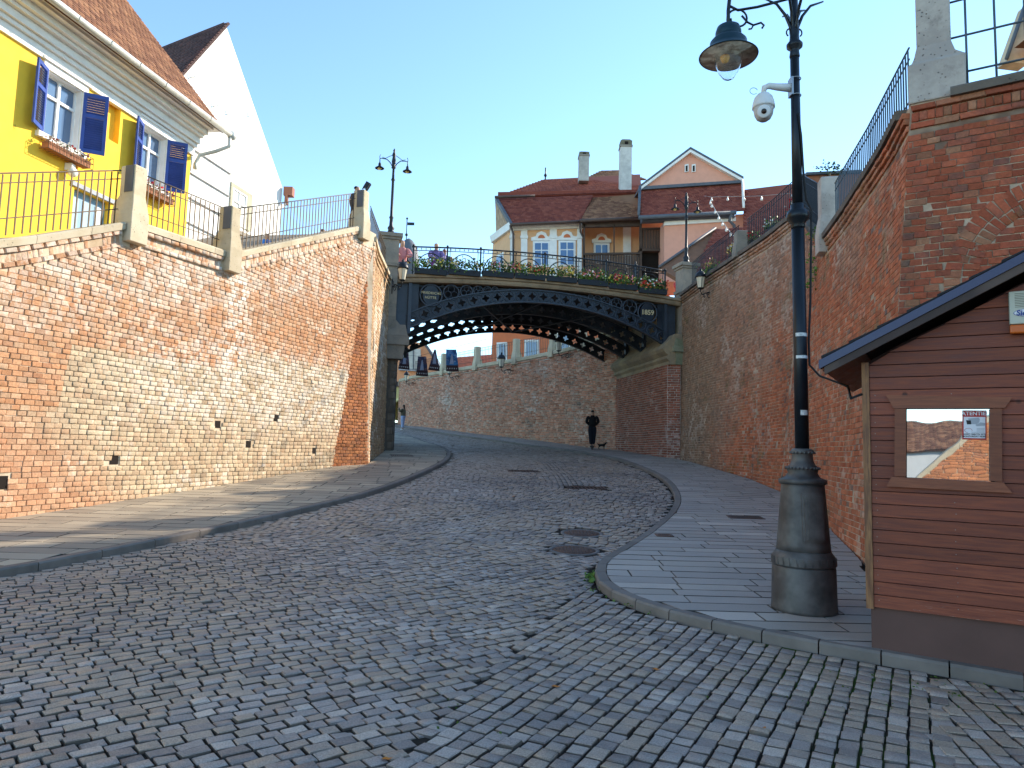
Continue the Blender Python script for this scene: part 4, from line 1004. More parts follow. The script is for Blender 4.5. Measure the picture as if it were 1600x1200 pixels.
# more flowers on the rails of the right wall
for j, (y, lb, ci) in enumerate(((18.4, 'hanging box of white and red flowers high on the right wall railing', (2, 0)), (20.0, 'hanging box of white blossoms on the right wall railing', (0, 0)), (21.4, 'red flower tuft on the small pillar of the right wall', (2, 2)), (22.7, 'hanging box of yellow leaves and white flowers on the right wall railing', (3, 0)), (24.8, 'hanging box of pink flowers on the railing beside the bridge pier', (1, 3)))):
    p = Rp(y, .34, .28); e = empty('flower_box', p, lb, 'flower box', 'flower boxes on the right wall railing')
    MB().box(p, (.22, .7, .16)).obj('planter', M('black_plastic', (.015, .016, .018)), e)
    lf = MB(); [leaf_cloud(lf, p + Vector((0, t, .2)), (.2, .2, .22), 40, .08, random.choice((0, 1))) for t in (-.3, -.1, .1, .3)]; lf.obj('foliage', [M_LEAF, M_LEAFD], e)
    for c_ in set(ci): fl = MB(); flowers(fl, p + Vector((-.1, 0, .2)), (.16, .7, .25), 16, .035, 0); fl.obj('blossoms', FLC[c_], e)

# ---- piers and abutments
RZB = math.atan2(BE.y, BE.x); RM = Matrix.Rotation(RZB, 3, 'Z')
def pier(P, sx, label, z0, lower):
    e = empty('stone_pier', P, label, 'pier', 'stone piers at the ends of the bridge'); P = Vector(P)
    def blk(z, h, w, d, nm='stone_block', m_=M_STONE_G): MB().box(P + Vector((0, 0, z + h / 2)), (w, d, h - .006), RM).obj(nm, m_, e)
    z = z0
    while z < 7.7: blk(z, .45, .58 + random.uniform(-.01, .01), .6); z += .45
    zt = z
    blk(zt, .12, .72, .74, 'moulding'); blk(zt + .12, .85, .60, .62, 'die', M_STONE_G); blk(zt + .97, .09, .70, .72, 'moulding'); blk(zt + 1.06, .14, .82, .84, 'cap')
    return zt + 1.2, e
PLx = bp(-.68, 0, 0, .0); PRx = bp(SPAN + .82, 0, 0, 0)
zpl, ple = pier((PLx.x, PLx.y, 0), -1, 'stone pier at the left end of the bridge carrying a tall lamp', 5.3, True)
zpr, pre_ = pier((PRx.x, PRx.y, 0), 1, 'stone pier at the right end of the bridge carrying a tall lamp', 5.3, True)
# right abutment: brick with corbelled sandstone springing course
AR0, AR1 = Vector((6.02, 27.15, 0)), Vector((4.95, 33.4, 0)); AL0, AL1 = Vector((-4.17, 24.9, 0)), Vector((-5.35, 31.6, 0))
for nm_, P0_, P1_, lb_ in (('right', Vector((6.55, 27.7, 0)), Vector((5.4, 34, 0)), 'masonry behind the right ends of the arch ribs'), ('left', Vector((-4.25, 25.1, 0)), Vector((-5.6, 32, 0)), 'masonry behind the left ends of the arch ribs')):
    s_ = 1 if nm_ == 'right' else -1; bw = empty('abutment_back_wall', P0_, lb_, 'wall')
    MB().prism([P0_ + Vector((0, 0, 4.6)), P1_ + Vector((0, 0, 4.6)), P1_ + Vector((0, 0, 7.45)), P0_ + Vector((0, 0, 7.45))], Vector((s_ * .8, 0, 0))).obj('masonry', M('abutment_plaster', (.30, .24, .17), .9, var=.25, bump=.4, bsc=20), bw)
ab = empty('bridge_abutment', AR0, 'brick bridge abutment with sandstone springing stones on the right', 'abutment')
SA = Surf([(6.5, 27.0), tuple(AR0[:2])], side=-1); SA2 = Surf([tuple(AR0[:2]), tuple(AR1[:2])], side=-1)
bA = lambda S_: (lambda u: g(S_.P(u, 0)[..., 0], S_.P(u, 0)[..., 1]) - .1)
pc = Pieces(.08, .03)
for S_ in (SA, SA2):
    wall_body('masonry', S_, lambda u: 5.1 + 0 * u, bA(S_), M_MORTAR_D, ab, thick=.35); brick_run(pc, S_, lambda u: 5.08 + 0 * u, bA(S_), (.25,), .095, D=.03, gap=.022)
pc.finish('brick', 'brickwork', MB_PIER, ab, 0)
def corbel_course(par, A0, A1, sgn, zs, mat, drop=0.):
    """moulded sandstone blocks along the springing line; sgn: +1 right side (faces left)"""
    d = (A1 - A0); L_ = d.length; d.normalize(); n_ = Vector((-d.y, d.x, 0)) * sgn; k = 8; a = -.25
    prof = [(-.35, 5.05), (.03, 5.05), (.03, 5.18), (.14, 5.28), (.14, 5.36), (.08, 5.40), (.24, 5.55), (.30, 5.66), (.22, 5.80), (-.2, 6.25), (-.5, 6.25)]
    for i in range(k):
        s0 = a + (L_ + .25) * i / k + .006; s1 = a + (L_ + .25) * (i + 1) / k - .006; jj = random.uniform(-.015, .015)
        V0 = [A0 + d * s0 + n_ * (o + jj) + Vector((0, 0, z)) for o, z in prof]
        MB().prism(V0, d * (s1 - s0)).obj('springing_stone', mat, par)
corbel_course(ab, AR0, AR1, 1, 5.1, M_STONE_B)
MB().box(AR0 + Vector((.45, .05, 5.3)), (.5, .5, .5), RM).box(AR0 + Vector((.4, -.02, 5.65)), (.62, .6, .22), RM).box(AR0 + Vector((.4, .02, 5.95)), (.5, .5, .4), RM, taper=.7).obj('corner_corbel', stone_mat('mossy_stone', (.25, .25, .17), (.16, .17, .10), .3), ab)
al = empty('bridge_abutment', AL0, 'dark shaded stone bridge abutment on the left under the arch', 'abutment')
SB1 = Surf([(-4.52, 24.92), tuple(AL0[:2])], side=1); SB2 = Surf([tuple(AL0[:2]), tuple(AL1[:2])], side=1)
pc = Pieces(.08, .03)
for S_ in (SB1, SB2):
    wall_body('masonry', S_, lambda u: 5.1 + 0 * u, bA(S_), M('dark_mortar', (.10, .085, .07), .95), al, thick=.35); brick_run(pc, S_, lambda u: 5.08 + 0 * u, bA(S_), (.45, .6), .25, D=.04, gap=.02)
pc.finish('stone', 'stonework', M('abutment_stone', (.16, .13, .10), .9, var=.3, bump=.4, bsc=30, rv=.2), al, 60)
corbel_course(al, AL0, AL1, -1, 5.1, M_STONE_G)
MB().box(AL0 + Vector((-.05, .0, 4.95)), (.55, .5, .5), RM, taper=1.2).box(AL0 + Vector((.02, 0, 5.35)), (.8, .7, .32), RM).box(AL0 + Vector((.0, 0, 5.72)), (.74, .66, .4), RM, taper=.75).obj('corner_corbel', M_STONE_G, al)

# ---- two-armed lamps on the piers
def bridge_lamp(P, label, hgt=3.0, nm='lamp_post'):
    e = empty(nm, P, label, 'lamp post', 'two armed iron lamp posts of the bridge'); P = Vector(P); h = hgt
    MB().lathe([(.20, 0), (.20, .05), (.12, .12), (.10, .2), (.13, .26), (.07, .36), (.06, .6), (.085, .66), (.055, .72), (.045, h * .62), (.075, h * .635), (.045, h * .66), (.04, h * .76), (.085, h * .775), (.06, h * .80), (.08, h * .85), (.055, h * .9), (.07, h * .93), (.03, h * .96), (.045, h * .975), (.008, h)], P, 12).obj('post', G_BLACK, e)
    for s_ in (-1, 1):
        A_ = lambda x, z: P + BE * (s_ * x) + Vector((0, 0, z))
        MB().tube([A_(.05, h * .79), A_(.12, h * .83), A_(.25, h * .865), (A_(.42, h * .87)), A_(.50, h * .865), A_(.50, h * .82)], .018, 5).tube([A_(.06, h * .92), A_(.18, h * .90), A_(.30, h * .875), A_(.42, h * .885)], .011, 5).tube([A_(.50, h * .86), A_(.51, h * .89), A_(.48, h * .91)], .012, 5).obj('arm', G_BLACK, e)
        MB().lathe([(.02, .0), (.05, -.05), (.055, -.14), (.16, -.21), (.17, -.23), (.05, -.2), (.01, -.2)], A_(.50, h * .82), 12).obj('lamp_shade', G_BLACK, e)
        MB().ball(A_(.50, h * .82 - .235), .07, 8, sq=(1, 1, .8)).obj('bulb', M('lamp_glass_amber', (.55, .45, .2), .2, bump=0), e)
bridge_lamp((PLx.x, PLx.y, zpl), 'two armed black lamp post on the left bridge pier against the sky', 3.25)
bridge_lamp((PRx.x, PRx.y, zpr), 'two armed black lamp post on the right bridge pier in front of the pink gable', 3.0)
q = bp(-.45, 0, 1.0); bridge_lamp((q.x, q.y, 8.2), 'two armed lamp post half hidden behind the left bridge pier', 2.6)
q = at(993, 420, 33.5); bridge_lamp((q.x, q.y, 7.9), 'two armed lamp post at the far side of the bridge before the wooden balcony', 3.0)
# ---- wall lanterns with scroll brackets
M_FROST = M('frosted_glass', (.62, .56, .42), .35, bump=0, var=.08)
def lantern(P, wall_dir, label, sc=1.0, cage=.26):
    """P: wall anchor; wall_dir: unit vector pointing away from the wall"""
    e = empty('wall_lantern', P, label, 'wall lantern', 'black wall lanterns on scroll brackets'); P = Vector(P); D_ = Vector(wall_dir).normalized(); Z_ = Vector((0, 0, 1)); T = lambda x, z: P + D_ * (x * sc) + Z_ * (z * sc)
    mb = MB().tube([T(.0, -.2), T(.0, .32)], .02 * sc, 6).tube([T(.0, .02), T(.2, .10), T(.45, .0), T(.62, -.06), T(.70, .04), T(.70, .12)], .017 * sc, 6)
    mb.tube([T(.20 + .12 * math.cos(t) * (1 - t / 14), -.03 + .12 * math.sin(t) * (1 - t / 14)) for t in np.linspace(0, 9, 22)], .013 * sc, 5)
    mb.tube([T(.48 + .09 * math.cos(t) * (1 - t / 14), -.08 + .09 * math.sin(t) * (1 - t / 14)) for t in np.linspace(3, 11, 18)], .011 * sc, 5)
    mb.tube([T(0, .28), T(.08, .22), T(.1, .1)], .012 * sc, 5); mb.obj('bracket', G_BLACK, e)
    c = T(.70, .12)
    MB().lathe([(.05 * sc, 0), (.09 * sc, .03 * sc), (.115 * sc, .05 * sc)], c, 8, smooth=False).obj('base_cup', G_BLACK, e)
    MB().lathe([(.105 * sc, .05 * sc), (.165 * sc, .44 * sc)], c, 8, smooth=False).obj('glass', M_FROST, e)
    fr = MB()
    for k in range(8):
        a = 2 * PI * k / 8; u = Vector((math.cos(a), math.sin(a), 0)); 
        if k % 2 == 0: fr.tube([c + u * .11 * sc + Z_ * .05 * sc, c + u * .17 * sc + Z_ * .44 * sc], .009 * sc, 4)
    fr.obj('cage', G_BLACK, e)
    MB().lathe([(.19 * sc, .43 * sc), (.20 * sc, .46 * sc), (.17 * sc, .56 * sc), (.10 * sc, .64 * sc), (.05 * sc, .67 * sc), (.05 * sc, .72 * sc), (.012 * sc, .78 * sc)], c, 16).obj('roof', G_BLACK, e)
lantern((-4.28, 24.2, 7.12), (.62, -.78, 0), 'lit looking cream glass wall lantern at the left end of the bridge', 1.0)
lantern(tuple(onpl(1112, 462, (6.85, 26, 0), (1, 0, 0))), (-.75, -.65, 0), 'wall lantern on the right wall below the bridge railing end', .95)
for (px_, py_, lb, sc_) in ((719, 590, 'wall lantern behind the blue banner on the far curving wall', 1.), (799, 580, 'middle wall lantern of the far curving wall', 1.), (889, 556, 'wall lantern nearest the bridge arch on the far curving wall', 1.), (648, 600, 'small wall lantern where the far wall bends away', .9)):
    best = min(np.linspace(.5, SFA.len - 3, 120), key=lambda u: abs(np.arctan2(*(SFA.P(u, 6)[:2])) - math.atan2(*at(px_, py_, 30)[:2])))
    P = SFA.P(best, 6.); _, _, N = SFA.frame(best, 6.); zz = at(px_, py_, float(P[1])).z
    lantern((P[0], P[1], zz), (-.8, -.6, 0) if px_ < 900 else N, lb, 1.15 * sc_)
# ================================================================== HOUSES
M_YEL = M('yellow_render', (.88, .55, .05), .85, var=.05, bump=.2, bsc=120)
M_WHT = M('white_render', (.80, .79, .76), .85, var=.04, bump=.15, bsc=100)
M_TRIM = M('white_trim', (.78, .76, .72), .7, var=.06, bump=.1)
M_BLUE = M('blue_shutter_paint', (.035, .075, .30), .5, var=.15, bump=.1, bsc=60)
M_FRM = M('white_window_frame', (.75, .75, .74), .5, var=.05, bump=0)
b = NB('window_glass'); M_GLS = b.done((.10, .16, .26), .05, 0, b.bump(b.noise(1.5, 2), .12, .02), .9)
M_CURT = M('curtain', (.6, .6, .6), .9, var=.1, bump=0)
def tile_mat(name, tones):
    b = NB(name); r = b.rnd(); c = b.colramp(b.white(b.math('MULTIPLY', r, 17.)), tones); c = b.mix(b.ramp(b.noise(.8, 4, .7), .45, .7, 0, .5), c, tones[0][1])
    return b.done(c, .8, 0, b.bump(b.noise(60, 3), .3, .004), .25)
MT_BROWN = tile_mat('roof_tile_brown', [(0, (.13, .055, .03)), (.5, (.22, .10, .055)), (1, (.33, .17, .09))])
MT_RED = tile_mat('roof_tile_red', [(0, (.15, .035, .025)), (.5, (.22, .055, .035)), (1, (.27, .08, .05))])
MT_DARK = tile_mat('roof_tile_dark', [(0, (.06, .03, .028)), (.5, (.09, .045, .04)), (1, (.14, .06, .05))])
def roof_plane(parent, q, mat, tw=.2, th=.16, thick=.08, name='roof_tile', ind=0, nm2='roof'):
    """q: lower-left, lower-right, upper-right, upper-left"""
    q = [Vector(p) for p in q]; U = (q[1] - q[0]).normalized(); N = U.cross(q[3] - q[0]).normalized()
    if N.z < 0: N = -N
    V = N.cross(U); V = V if V.dot(q[3] - q[0]) > 0 else -V
    MB().prism([p - N * thick for p in q], N * (thick - .015)).obj(nm2, mat, parent)
    H_ = (q[3] - q[0]).dot(V); n = int(H_ / th); C = []; Ls = []
    for k in range(n):
        v = (k + .5) * th; f0 = v / max(1e-6, (q[3] - q[0]).dot(V)); f1 = v / max(1e-6, (q[2] - q[1]).dot(V)); f0 = min(f0, 1); f1 = min(f1, 1)
        a = q[0].lerp(q[3], f0); b_ = q[1].lerp(q[2], f1); L_ = (b_ - a).dot(U)
        if L_ < tw * .5: continue
        m_ = max(1, int(L_ / tw)); off = (k % 2) * .5
        for i in range(m_):
            C.append(a + U * ((i + .5 + off * (i < m_ - 1)) * L_ / m_)); Ls.append(L_ / m_)
    if not C: return
    pc = Pieces(.05, .02); C = np.array([tuple(c) for c in C]); Un = np.array(U); Vn = np.array(V); Nn = np.array(N); tl = .12
    V2 = Vn * math.cos(tl) - Nn * math.sin(tl) ; N2 = Nn * math.cos(tl) + Vn * math.sin(tl)
    pc.add(C, Un, V2, N2, np.array(Ls) - .008, th * 1.12, .028 + rng.uniform(0, .008, len(C)))
    pc.finish(name, 'roof_tiles', mat, parent, ind)

# ---- yellow house
HN = np.array([.9806, -.1961, 0.]); HP = np.array([-13.2, 0., 0.]); HD = Vector((.1961, .9806, 0)); HNv = Vector(HN)
def hy(y, z, o=0.): return Vector((-13.2 + .2 * y, y, z)) + HNv * o
def pick(px, py, o=0.):
    P = onpl(px, py, HP + HN * o, HN); return P.y, P.z
yh = empty('yellow_house', hy(14, 4.5), 'bright yellow house with blue louvred shutters and white cornice', 'house')
WIN = []
for (a, b_) in (((75, 109), (121, 236)), ((224, 195), (254, 297))):
    y0, z1 = pick(*a); y1, z0 = pick(*b_); WIN.append((y0, y1, z0, z1))
NI = (pick(167, 150)[0], pick(190, 160)[0], pick(178, 222)[1], pick(178, 158)[1])
DR = (pick(113, 330)[0], pick(172, 330)[0], 3.5, pick(118, 292)[1])
ops = WIN + [NI, DR]
ys = sorted({6.5, 19.4, *[o[0] for o in ops], *[o[1] for o in ops]}); zs = sorted({3.5, 10.0, *[o[2] for o in ops], *[o[3] for o in ops]})
mb = MB()
for i in range(len(ys) - 1):
    for j in range(len(zs) - 1):
        ym, zm = (ys[i] + ys[i + 1]) / 2, (zs[j] + zs[j + 1]) / 2
        if any(o[0] < ym < o[1] and o[2] < zm < o[3] for o in ops): continue
        mb.add([hy(ys[i], zs[j]), hy(ys[i + 1], zs[j]), hy(ys[i + 1], zs[j + 1]), hy(ys[i], zs[j + 1])], [(0, 1, 2, 3)])
for o in ops:
    dp = -.22 if o is not NI else -.16
    c = [(o[0], o[2]), (o[1], o[2]), (o[1], o[3]), (o[0], o[3])]
    for k in range(4):
        p, q = c[k], c[(k + 1) % 4]; mb.add([hy(*p), hy(*q), hy(*q, dp), hy(*p, dp)], [(0, 1, 2, 3)])
    if o is NI: mb.add([hy(*p, dp) for p in c], [(0, 1, 2, 3)])
mb.add([hy(19.4, 3.5), hy(19.4, 10), hy(19.4, 10, -8), hy(19.4, 3.5, -8)], [(0, 1, 2, 3)])
mb.obj('wall', M_YEL, yh)
MB().prism([hy(6.5, 10.505, .3), hy(19.70, 10.505, .3), hy(19.70, 10.50, .80), hy(6.5, 10.50, .80)], Vector((0, 0, .02))).obj('eave_soffit', M_TRIM, yh)
for (a, b_, o0, o1) in ((9.72, 9.95, 0, .06), (9.95, 10.05, 0, .14), (10.05, 10.22, 0, .22), (10.22, 10.30, 0, .34), (10.30, 10.44, 0, .46), (10.44, 10.50, 0, .62)):
    MB().prism([hy(6.5, a, -.05), hy(19.45, a, -.05), hy(19.45, a, o1), hy(6.5, a, o1)], Vector((0, 0, b_ - a - .003))).obj('cornice_moulding', M_TRIM, yh)
roof_plane(yh, [hy(6.5, 10.52, .78), hy(19.72, 10.52, .78), hy(19.72, 15.3, -3.2), hy(6.5, 15.3, -3.2)], MT_BROWN, .17, .15)
gt = MB(); gt.tube([hy(6.5, 10.52, .86), hy(20.0, 10.50, .86)], .085, 10); gt.obj('gutter', M('gutter_metal', (.55, .55, .50), .4, .3, var=.1, bump=0), yh)
MB().tube([hy(19.88, 10.45, .86), hy(19.90, 10.15, .84), hy(19.75, 9.95, .5), hy(19.6, 9.8, .12), hy(19.52, 9.5, .06), hy(19.52, 9.35, .06)], .055, 8).ball(hy(19.96, 10.5, .86), .14, 8).obj('downpipe', MATS['gutter_metal'], yh)
for y in np.arange(7.2, 19.70, .9): MB().tube([hy(y, 10.62, .74), hy(y, 10.52, .97), hy(y, 10.40, .88)], .012, 4).obj('gutter_bracket', MATS['gutter_metal'], yh)
def shutter(par, hy0, z0, z1, w, ang, sgn, label=None):
    """hinged at y=hy0 on the wall face; ang from closed; sgn -1 hinge on near side"""
    d = (HD * (math.cos(ang) * sgn) + HNv * math.sin(ang)); n = Vector((0, 0, 1)).cross(d); o = hy(hy0, 0, .03); mb = MB(); T = lambda a, z: o + d * a + Vector((0, 0, z))
    Rm = Matrix((tuple(d), tuple(n), (0, 0, 1))).transposed(); t = .04
    for a in (.035, w - .035): mb.box(T(a, (z0 + z1) / 2), (.07, t, z1 - z0), Rm)
    zm = z0 + (z1 - z0) * .62
    for z in (z0 + .045, zm, z1 - .045): mb.box(T(w / 2, z), (w - .14, t - .004, .09), Rm)
    s = mb.obj('shutter', M_BLUE, par); sl = MB()
    for (a, b_) in ((z0 + .09, zm - .045), (zm + .045, z1 - .09)):
        k = int((b_ - a) / .052)
        for i in range(k): sl.box(T(w / 2, a + (i + .5) * (b_ - a) / k), (w - .14, .012, .05), Rm @ Matrix.Rotation(.8, 3, 'X'))
    sl.obj('slats', M_BLUE, s)
def window(par, yz, fT, frame=M_FRM, glass=M_GLS, depth=.16, ncol=2, trans=.64, fw=.05, curtain=True):
    y0, y1, z0, z1 = yz; w = bpy.data.objects.new('window', None); link(w, par)
    def bar(a, b_, c, d, o0=depth - .02, o1=depth + .03, nm='sash', m_=frame): MB().prism([fT(a, c, -o1), fT(b_, c, -o1), fT(b_, d, -o1), fT(a, d, -o1)], (fT(a, c, -o0) - fT(a, c, -o1))).obj(nm, m_, w)
    bar(y0, y0 + fw, z0, z1); bar(y1 - fw, y1, z0, z1); bar(y0 + fw, y1 - fw, z0, z0 + fw); bar(y0 + fw, y1 - fw, z1 - fw, z1)
    zt = z0 + (z1 - z0) * trans; bar(y0 + fw, y1 - fw, zt - .03, zt + .03, depth - .03, depth + .02)
    for k in range(1, ncol):
        ym = y0 + (y1 - y0) * k / ncol; bar(ym - .03, ym + .03, z0 + fw, zt - .03); bar(ym - .03, ym + .03, zt + .03, z1 - fw)
    for k in range(ncol):
        a, b_ = y0 + (y1 - y0) * k / ncol, y0 + (y1 - y0) * (k + 1) / ncol
        for c, d in ((z0, zt), (zt, z1)): bar(a + .02, b_ - .02, c + .02, d - .02, depth + .025, depth + .032, 'pane', glass)
    return w
for k, (y0, y1, z0, z1) in enumerate(WIN):
    w = window(yh, (y0, y1, z0, z1), hy, trans=.66)
    t = .13
    for (a, b_, c, d) in ((y0, y0 + .02, z0, z1), (y1 - .02, y1, z0, z1), (y0, y1, z1 - .02, z1), (y0, y1, z0, z0 + .02)):
        MB().prism([hy(a, c, -.14), hy(b_, c, -.14), hy(b_, d, -.14), hy(a, d, -.14)], HNv * .138).obj('reveal', M_TRIM, w)
    for nm, (a, b_, c, d) in (('jamb_trim', (y0 - t, y0 - .002, z0 - .02, z1)), ('jamb_trim', (y1 + .002, y1 + t, z0 - .02, z1)), ('head_trim', (y0 - t, y1 + t, z1 + .003, z1 + .16)), ('sill', (y0 - t - .04, y1 + t + .04, z0 - .14, z0 - .023))):
        MB().prism([hy(a, c, .0), hy(b_, c, .0), hy(b_, d, .0), hy(a, d, .0)], HNv * (.04 if nm != 'sill' else .10)).obj(nm, M_TRIM, w)
    MB().prism([hy(y0 - t - .06, z1 + .163, 0), hy(y1 + t + .06, z1 + .163, 0), hy(y1 + t + .06, z1 + .22, 0), hy(y0 - t - .06, z1 + .22, 0)], HNv * .09).obj('head_trim', M_TRIM, w)
    shutter(yh, y0 - .02, z0, z1, .5, math.radians(156), 1); shutter(yh, y1 + .02, z0, z1, .5, math.radians(128), -1)
    e = empty('window_flower_box', hy(y0, z0 - .3, .2), ('wire basket of pinkish flowers below the nearer blue shuttered window', 'wire basket of dried flowers below the farther blue shuttered window')[k], 'flower box', 'flower boxes under the yellow house windows')
    mb = MB(); ya, yb = y0 - .1, y1 + .16; za, zb = z0 - .40, z0 - .14
    for z in (za, (za + zb) / 2, zb): mb.tube([hy(ya, z, .06), hy(ya, z, .30), hy(yb, z, .30), hy(yb, z, .06)], .008, 4)
    for y in np.linspace(ya, yb, 14): mb.tube([hy(y, zb, .30), hy(y, za, .30), hy(y, za, .06)], .006, 4)
    mb.obj('wire_basket', G_RAIL, e)
    MB().prism([hy(ya + .04, za + .02, .08), hy(yb - .04, za + .02, .08), hy(yb - .04, za + .02, .27), hy(ya + .04, za + .02, .27)], Vector((0, 0, .15))).obj('planter', M('terracotta', (.35, .15, .08), .9), e)
    lf = MB(); [leaf_cloud(lf, hy(y, zb - .03, .2), (.14, .14, .10), 22, .05, random.choice((0, 1))) for y in np.linspace(ya + .1, yb - .1, 8)]
    lf.obj('foliage', [M('dry_leaf', (.30, .16, .09), .8, bump=0), M_LEAFD], e)
    fl = MB(); [flowers(fl, hy(y, zb, .26), (.08, .12, .10), 3, .028, 0) for y in np.linspace(ya + .1, yb - .1, 6)]; fl.obj('blossoms', FLC[1 if k else 0], e)
    fl = MB(); [flowers(fl, hy(y, zb, .27), (.08, .12, .12), 2, .03, 0) for y in np.linspace(ya + .2, yb - .1, 3)]; fl.obj('blossoms', FLC[2], e)
# blue door with panes
M_DOORB = M('pale_blue_door', (.22, .36, .50), .6, var=.15, bump=.1)
dr = bpy.data.objects.new('door', None); link(dr, yh)
y0, y1, z0, z1 = DR
MB().prism([hy(y0, z0, -.2), hy(y1, z0, -.2), hy(y1, z1, -.2), hy(y0, z1, -.2)], HNv * .04).obj('leaf', M_DOORB, dr)
for k in range(3):
    a = y0 + (y1 - y0) * (k + .18) / 3; b_ = y0 + (y1 - y0) * (k + .85) / 3
    MB().prism([hy(a, z1 - 1.5, -.16), hy(b_, z1 - 1.5, -.16), hy(b_, z1 - .18, -.16), hy(a, z1 - .18, -.16)], HNv * .015).obj('panel', M('door_panel', (.30, .44, .56), .5, var=.2, bump=0) if k != 2 else M_FRM, dr)
MB().prism([hy(y0 - .1, z1, 0), hy(y1 + .1, z1, 0), hy(y1 + .1, z1 + .1, 0), hy(y0 - .1, z1 + .1, 0)], HNv * .05).obj('head_trim', M('grey_trim', (.35, .37, .40), .7), dr)
yy_, zz_ = pick(104, 270); e = empty('wall_lamp', hy(yy_, zz_, .1), 'small white dome wall lamp under the nearer flower basket', 'wall lamp')
MB().ball(hy(yy_, zz_, .16), .11, 10).obj('dome', M_TRIM, e); MB().box(hy(yy_, zz_ + .12, .08), (.16, .14, .16)).obj('mount', M_TRIM, e)
MB().tube([hy(pick(22, 200)[0], 8, .02)] * 1 + [hy(pick(22, 200)[0], 7.9, .02)], .004, 4).obj('cable', G_BLACK, yh)

# ---- white gable house behind
WP = np.array([-14.4, 0, 0.]);
def wy(y, z, o=0.): return Vector((-14.4 + .2 * y, y, z)) + HNv * o
def wpick(px, py): P = onpl(px, py, WP, HN); return P.y, P.z
ap = wpick(352, 37); rt = wpick(441, 293); lf_ = wpick(272, 124)
wh = empty('white_gable_house', wy(ap[0], 6), 'tall blank white gable house behind the yellow house', 'house')
sl_ = (ap[1] - lf_[1]) / (ap[0] - lf_[0]); yl = 19.2; back = Vector((-6.5, 3.6, 0))
poly = [wy(yl, 4), wy(rt[0], 4), wy(*rt), wy(*ap), wy(yl, ap[1] - sl_ * (ap[0] - yl))]
MB().prism(poly, back).obj('wall', M_WHT, wh)
e0 = wy(yl, ap[1] - sl_ * (ap[0] - yl) + .03, .12); e1 = wy(ap[0], ap[1] + .06, .12); e2 = wy(rt[0] + .15, rt[1] - .1, .12)
roof_plane(wh, [e0 + back, e0, e1, e1 + back], MT_DARK, .2, .17); k_ = wy(rt[0], rt[1], -.05); MB().prism([k_, wy(ap[0], ap[1], -.05), wy(ap[0], ap[1], -.05) + back, k_ + back], Vector((0, 0, .06))).obj('roof', MT_DARK, wh)
ya, za = wpick(363, 292); yb, zb = wpick(382, 358)
window(wh, (ya, yb, zb, za), wy, depth=-.02, fw=.06)
for (a, b_, c, d) in ((ya - .12, ya, zb, za), (yb, yb + .28, zb, za), (ya - .12, yb + .28, za, za + .13)):
    MB().prism([wy(a, c, 0), wy(b_, c, 0), wy(b_, d, 0), wy(a, d, 0)], HNv * .05).obj('window_trim', M('grey_green_trim', (.40, .38, .28), .8), wh)
for k in range(7):
    z = 5.6 + k * .72; MB().prism([hy(19.43, z, -.02), hy(21.3, z, -.02), hy(21.3, z + .03, -.02), hy(19.43, z + .03, -.02)], HNv * .03).obj('quoin_line', M('grey_joint', (.25, .25, .25), .8), wh)
MB().prism([hy(19.44, 3.5, -.04), hy(21.3, 3.5, -.04), hy(21.3, 10.1, -.04), hy(19.44, 10.1, -.04)], HNv * -.6).obj('quoin_wall', M_WHT, wh)
P = wy(rt[0], rt[1] - .15, .1); MB().box(P + Vector((.15, .1, 0)), (.34, .3, .34)).box(P + Vector((.1, 0, -.35)), (.12, .12, .4)).obj('rain_hopper', M('copper_brown', (.30, .13, .08), .5, .3), wh)
MB().tube([P + Vector((.1, 0, -.5)), P + Vector((-.2, -.3, -.85)), P + Vector((-.5, -.9, -1.0)), P + Vector((-.5, -.9, -4))], .06, 6).obj('downpipe', M_TRIM, wh)
for (px_, py_) in ((334, 166), (356, 178), (298, 121), (390, 181)):
    yq, zq = wpick(px_, py_); MB().tube([wy(yq, zq, 0), wy(yq, zq, .14), wy(yq, zq + .18, .16)], .02, 4).obj('anchor_hook', M_TRIM, wh)
lw2 = empty('low_yellow_wall', hy(21.5, 6), 'low yellow garden wall with grey cap below the white gable', 'wall')
MB().prism([hy(21.2, 5.5, .2), hy(25.5, 5.5, .2), hy(25.5, 8.25, .2), hy(21.2, 8.05, .2)], HNv * -.3).obj('wall', M_YEL, lw2)
MB().prism([hy(21.1, 8.05, .3), hy(25.6, 8.25, .3), hy(25.6, 8.37, .3), hy(21.1, 8.17, .3)], HNv * -.5).obj('cap', M_STONE_G, lw2)

# ---- the orange, brown and pink houses across the bridge, on the upper town
M_ORA = M('orange_render', (.68, .39, .21), .85, var=.06, bump=.1, bsc=40)
M_PNK = M('pink_render', (.70, .34, .24), .85, var=.05, bump=.1, bsc=40)
M_WOOD = M('dark_brown_timber', (.075, .05, .038), .8, var=.25, bump=.3, bsc=25)
M_SLATE = M('slate_flashing', (.10, .11, .13), .6, var=.15)
def poly_px(pts, Y, back, parent, name, mat, Yf=None):
    P = [at(px, py, Y if Yf is None else Yf(px, py)) for px, py in pts]; return MB().prism(P, Vector((0, back, 0))).obj(name, mat, parent)
oh = empty('orange_house', at(850, 400, 45), 'orange baroque house with white pilasters and red tiled mansard roof beyond the bridge', 'house')
Y0 = 45.
poly_px([(799, 352), (908, 348), (908, 440), (799, 440)], Y0, 6, oh, 'wall', M_ORA)
MB().prism([at(799, 352, Y0), at(799, 440, Y0), at(766, 440, Y0 + 4.5), at(771, 372, Y0 + 4.5)], Vector((2.5, 3, 0))).obj('wall', M_ORA, oh)
poly_px([(796, 346), (912, 342), (912, 351), (796, 355)], Y0 - .35, .6, oh, 'cornice', M_TRIM); poly_px([(797, 355), (911, 351), (911, 356), (797, 360)], Y0 - .15, .3, oh, 'cornice', M_TRIM)
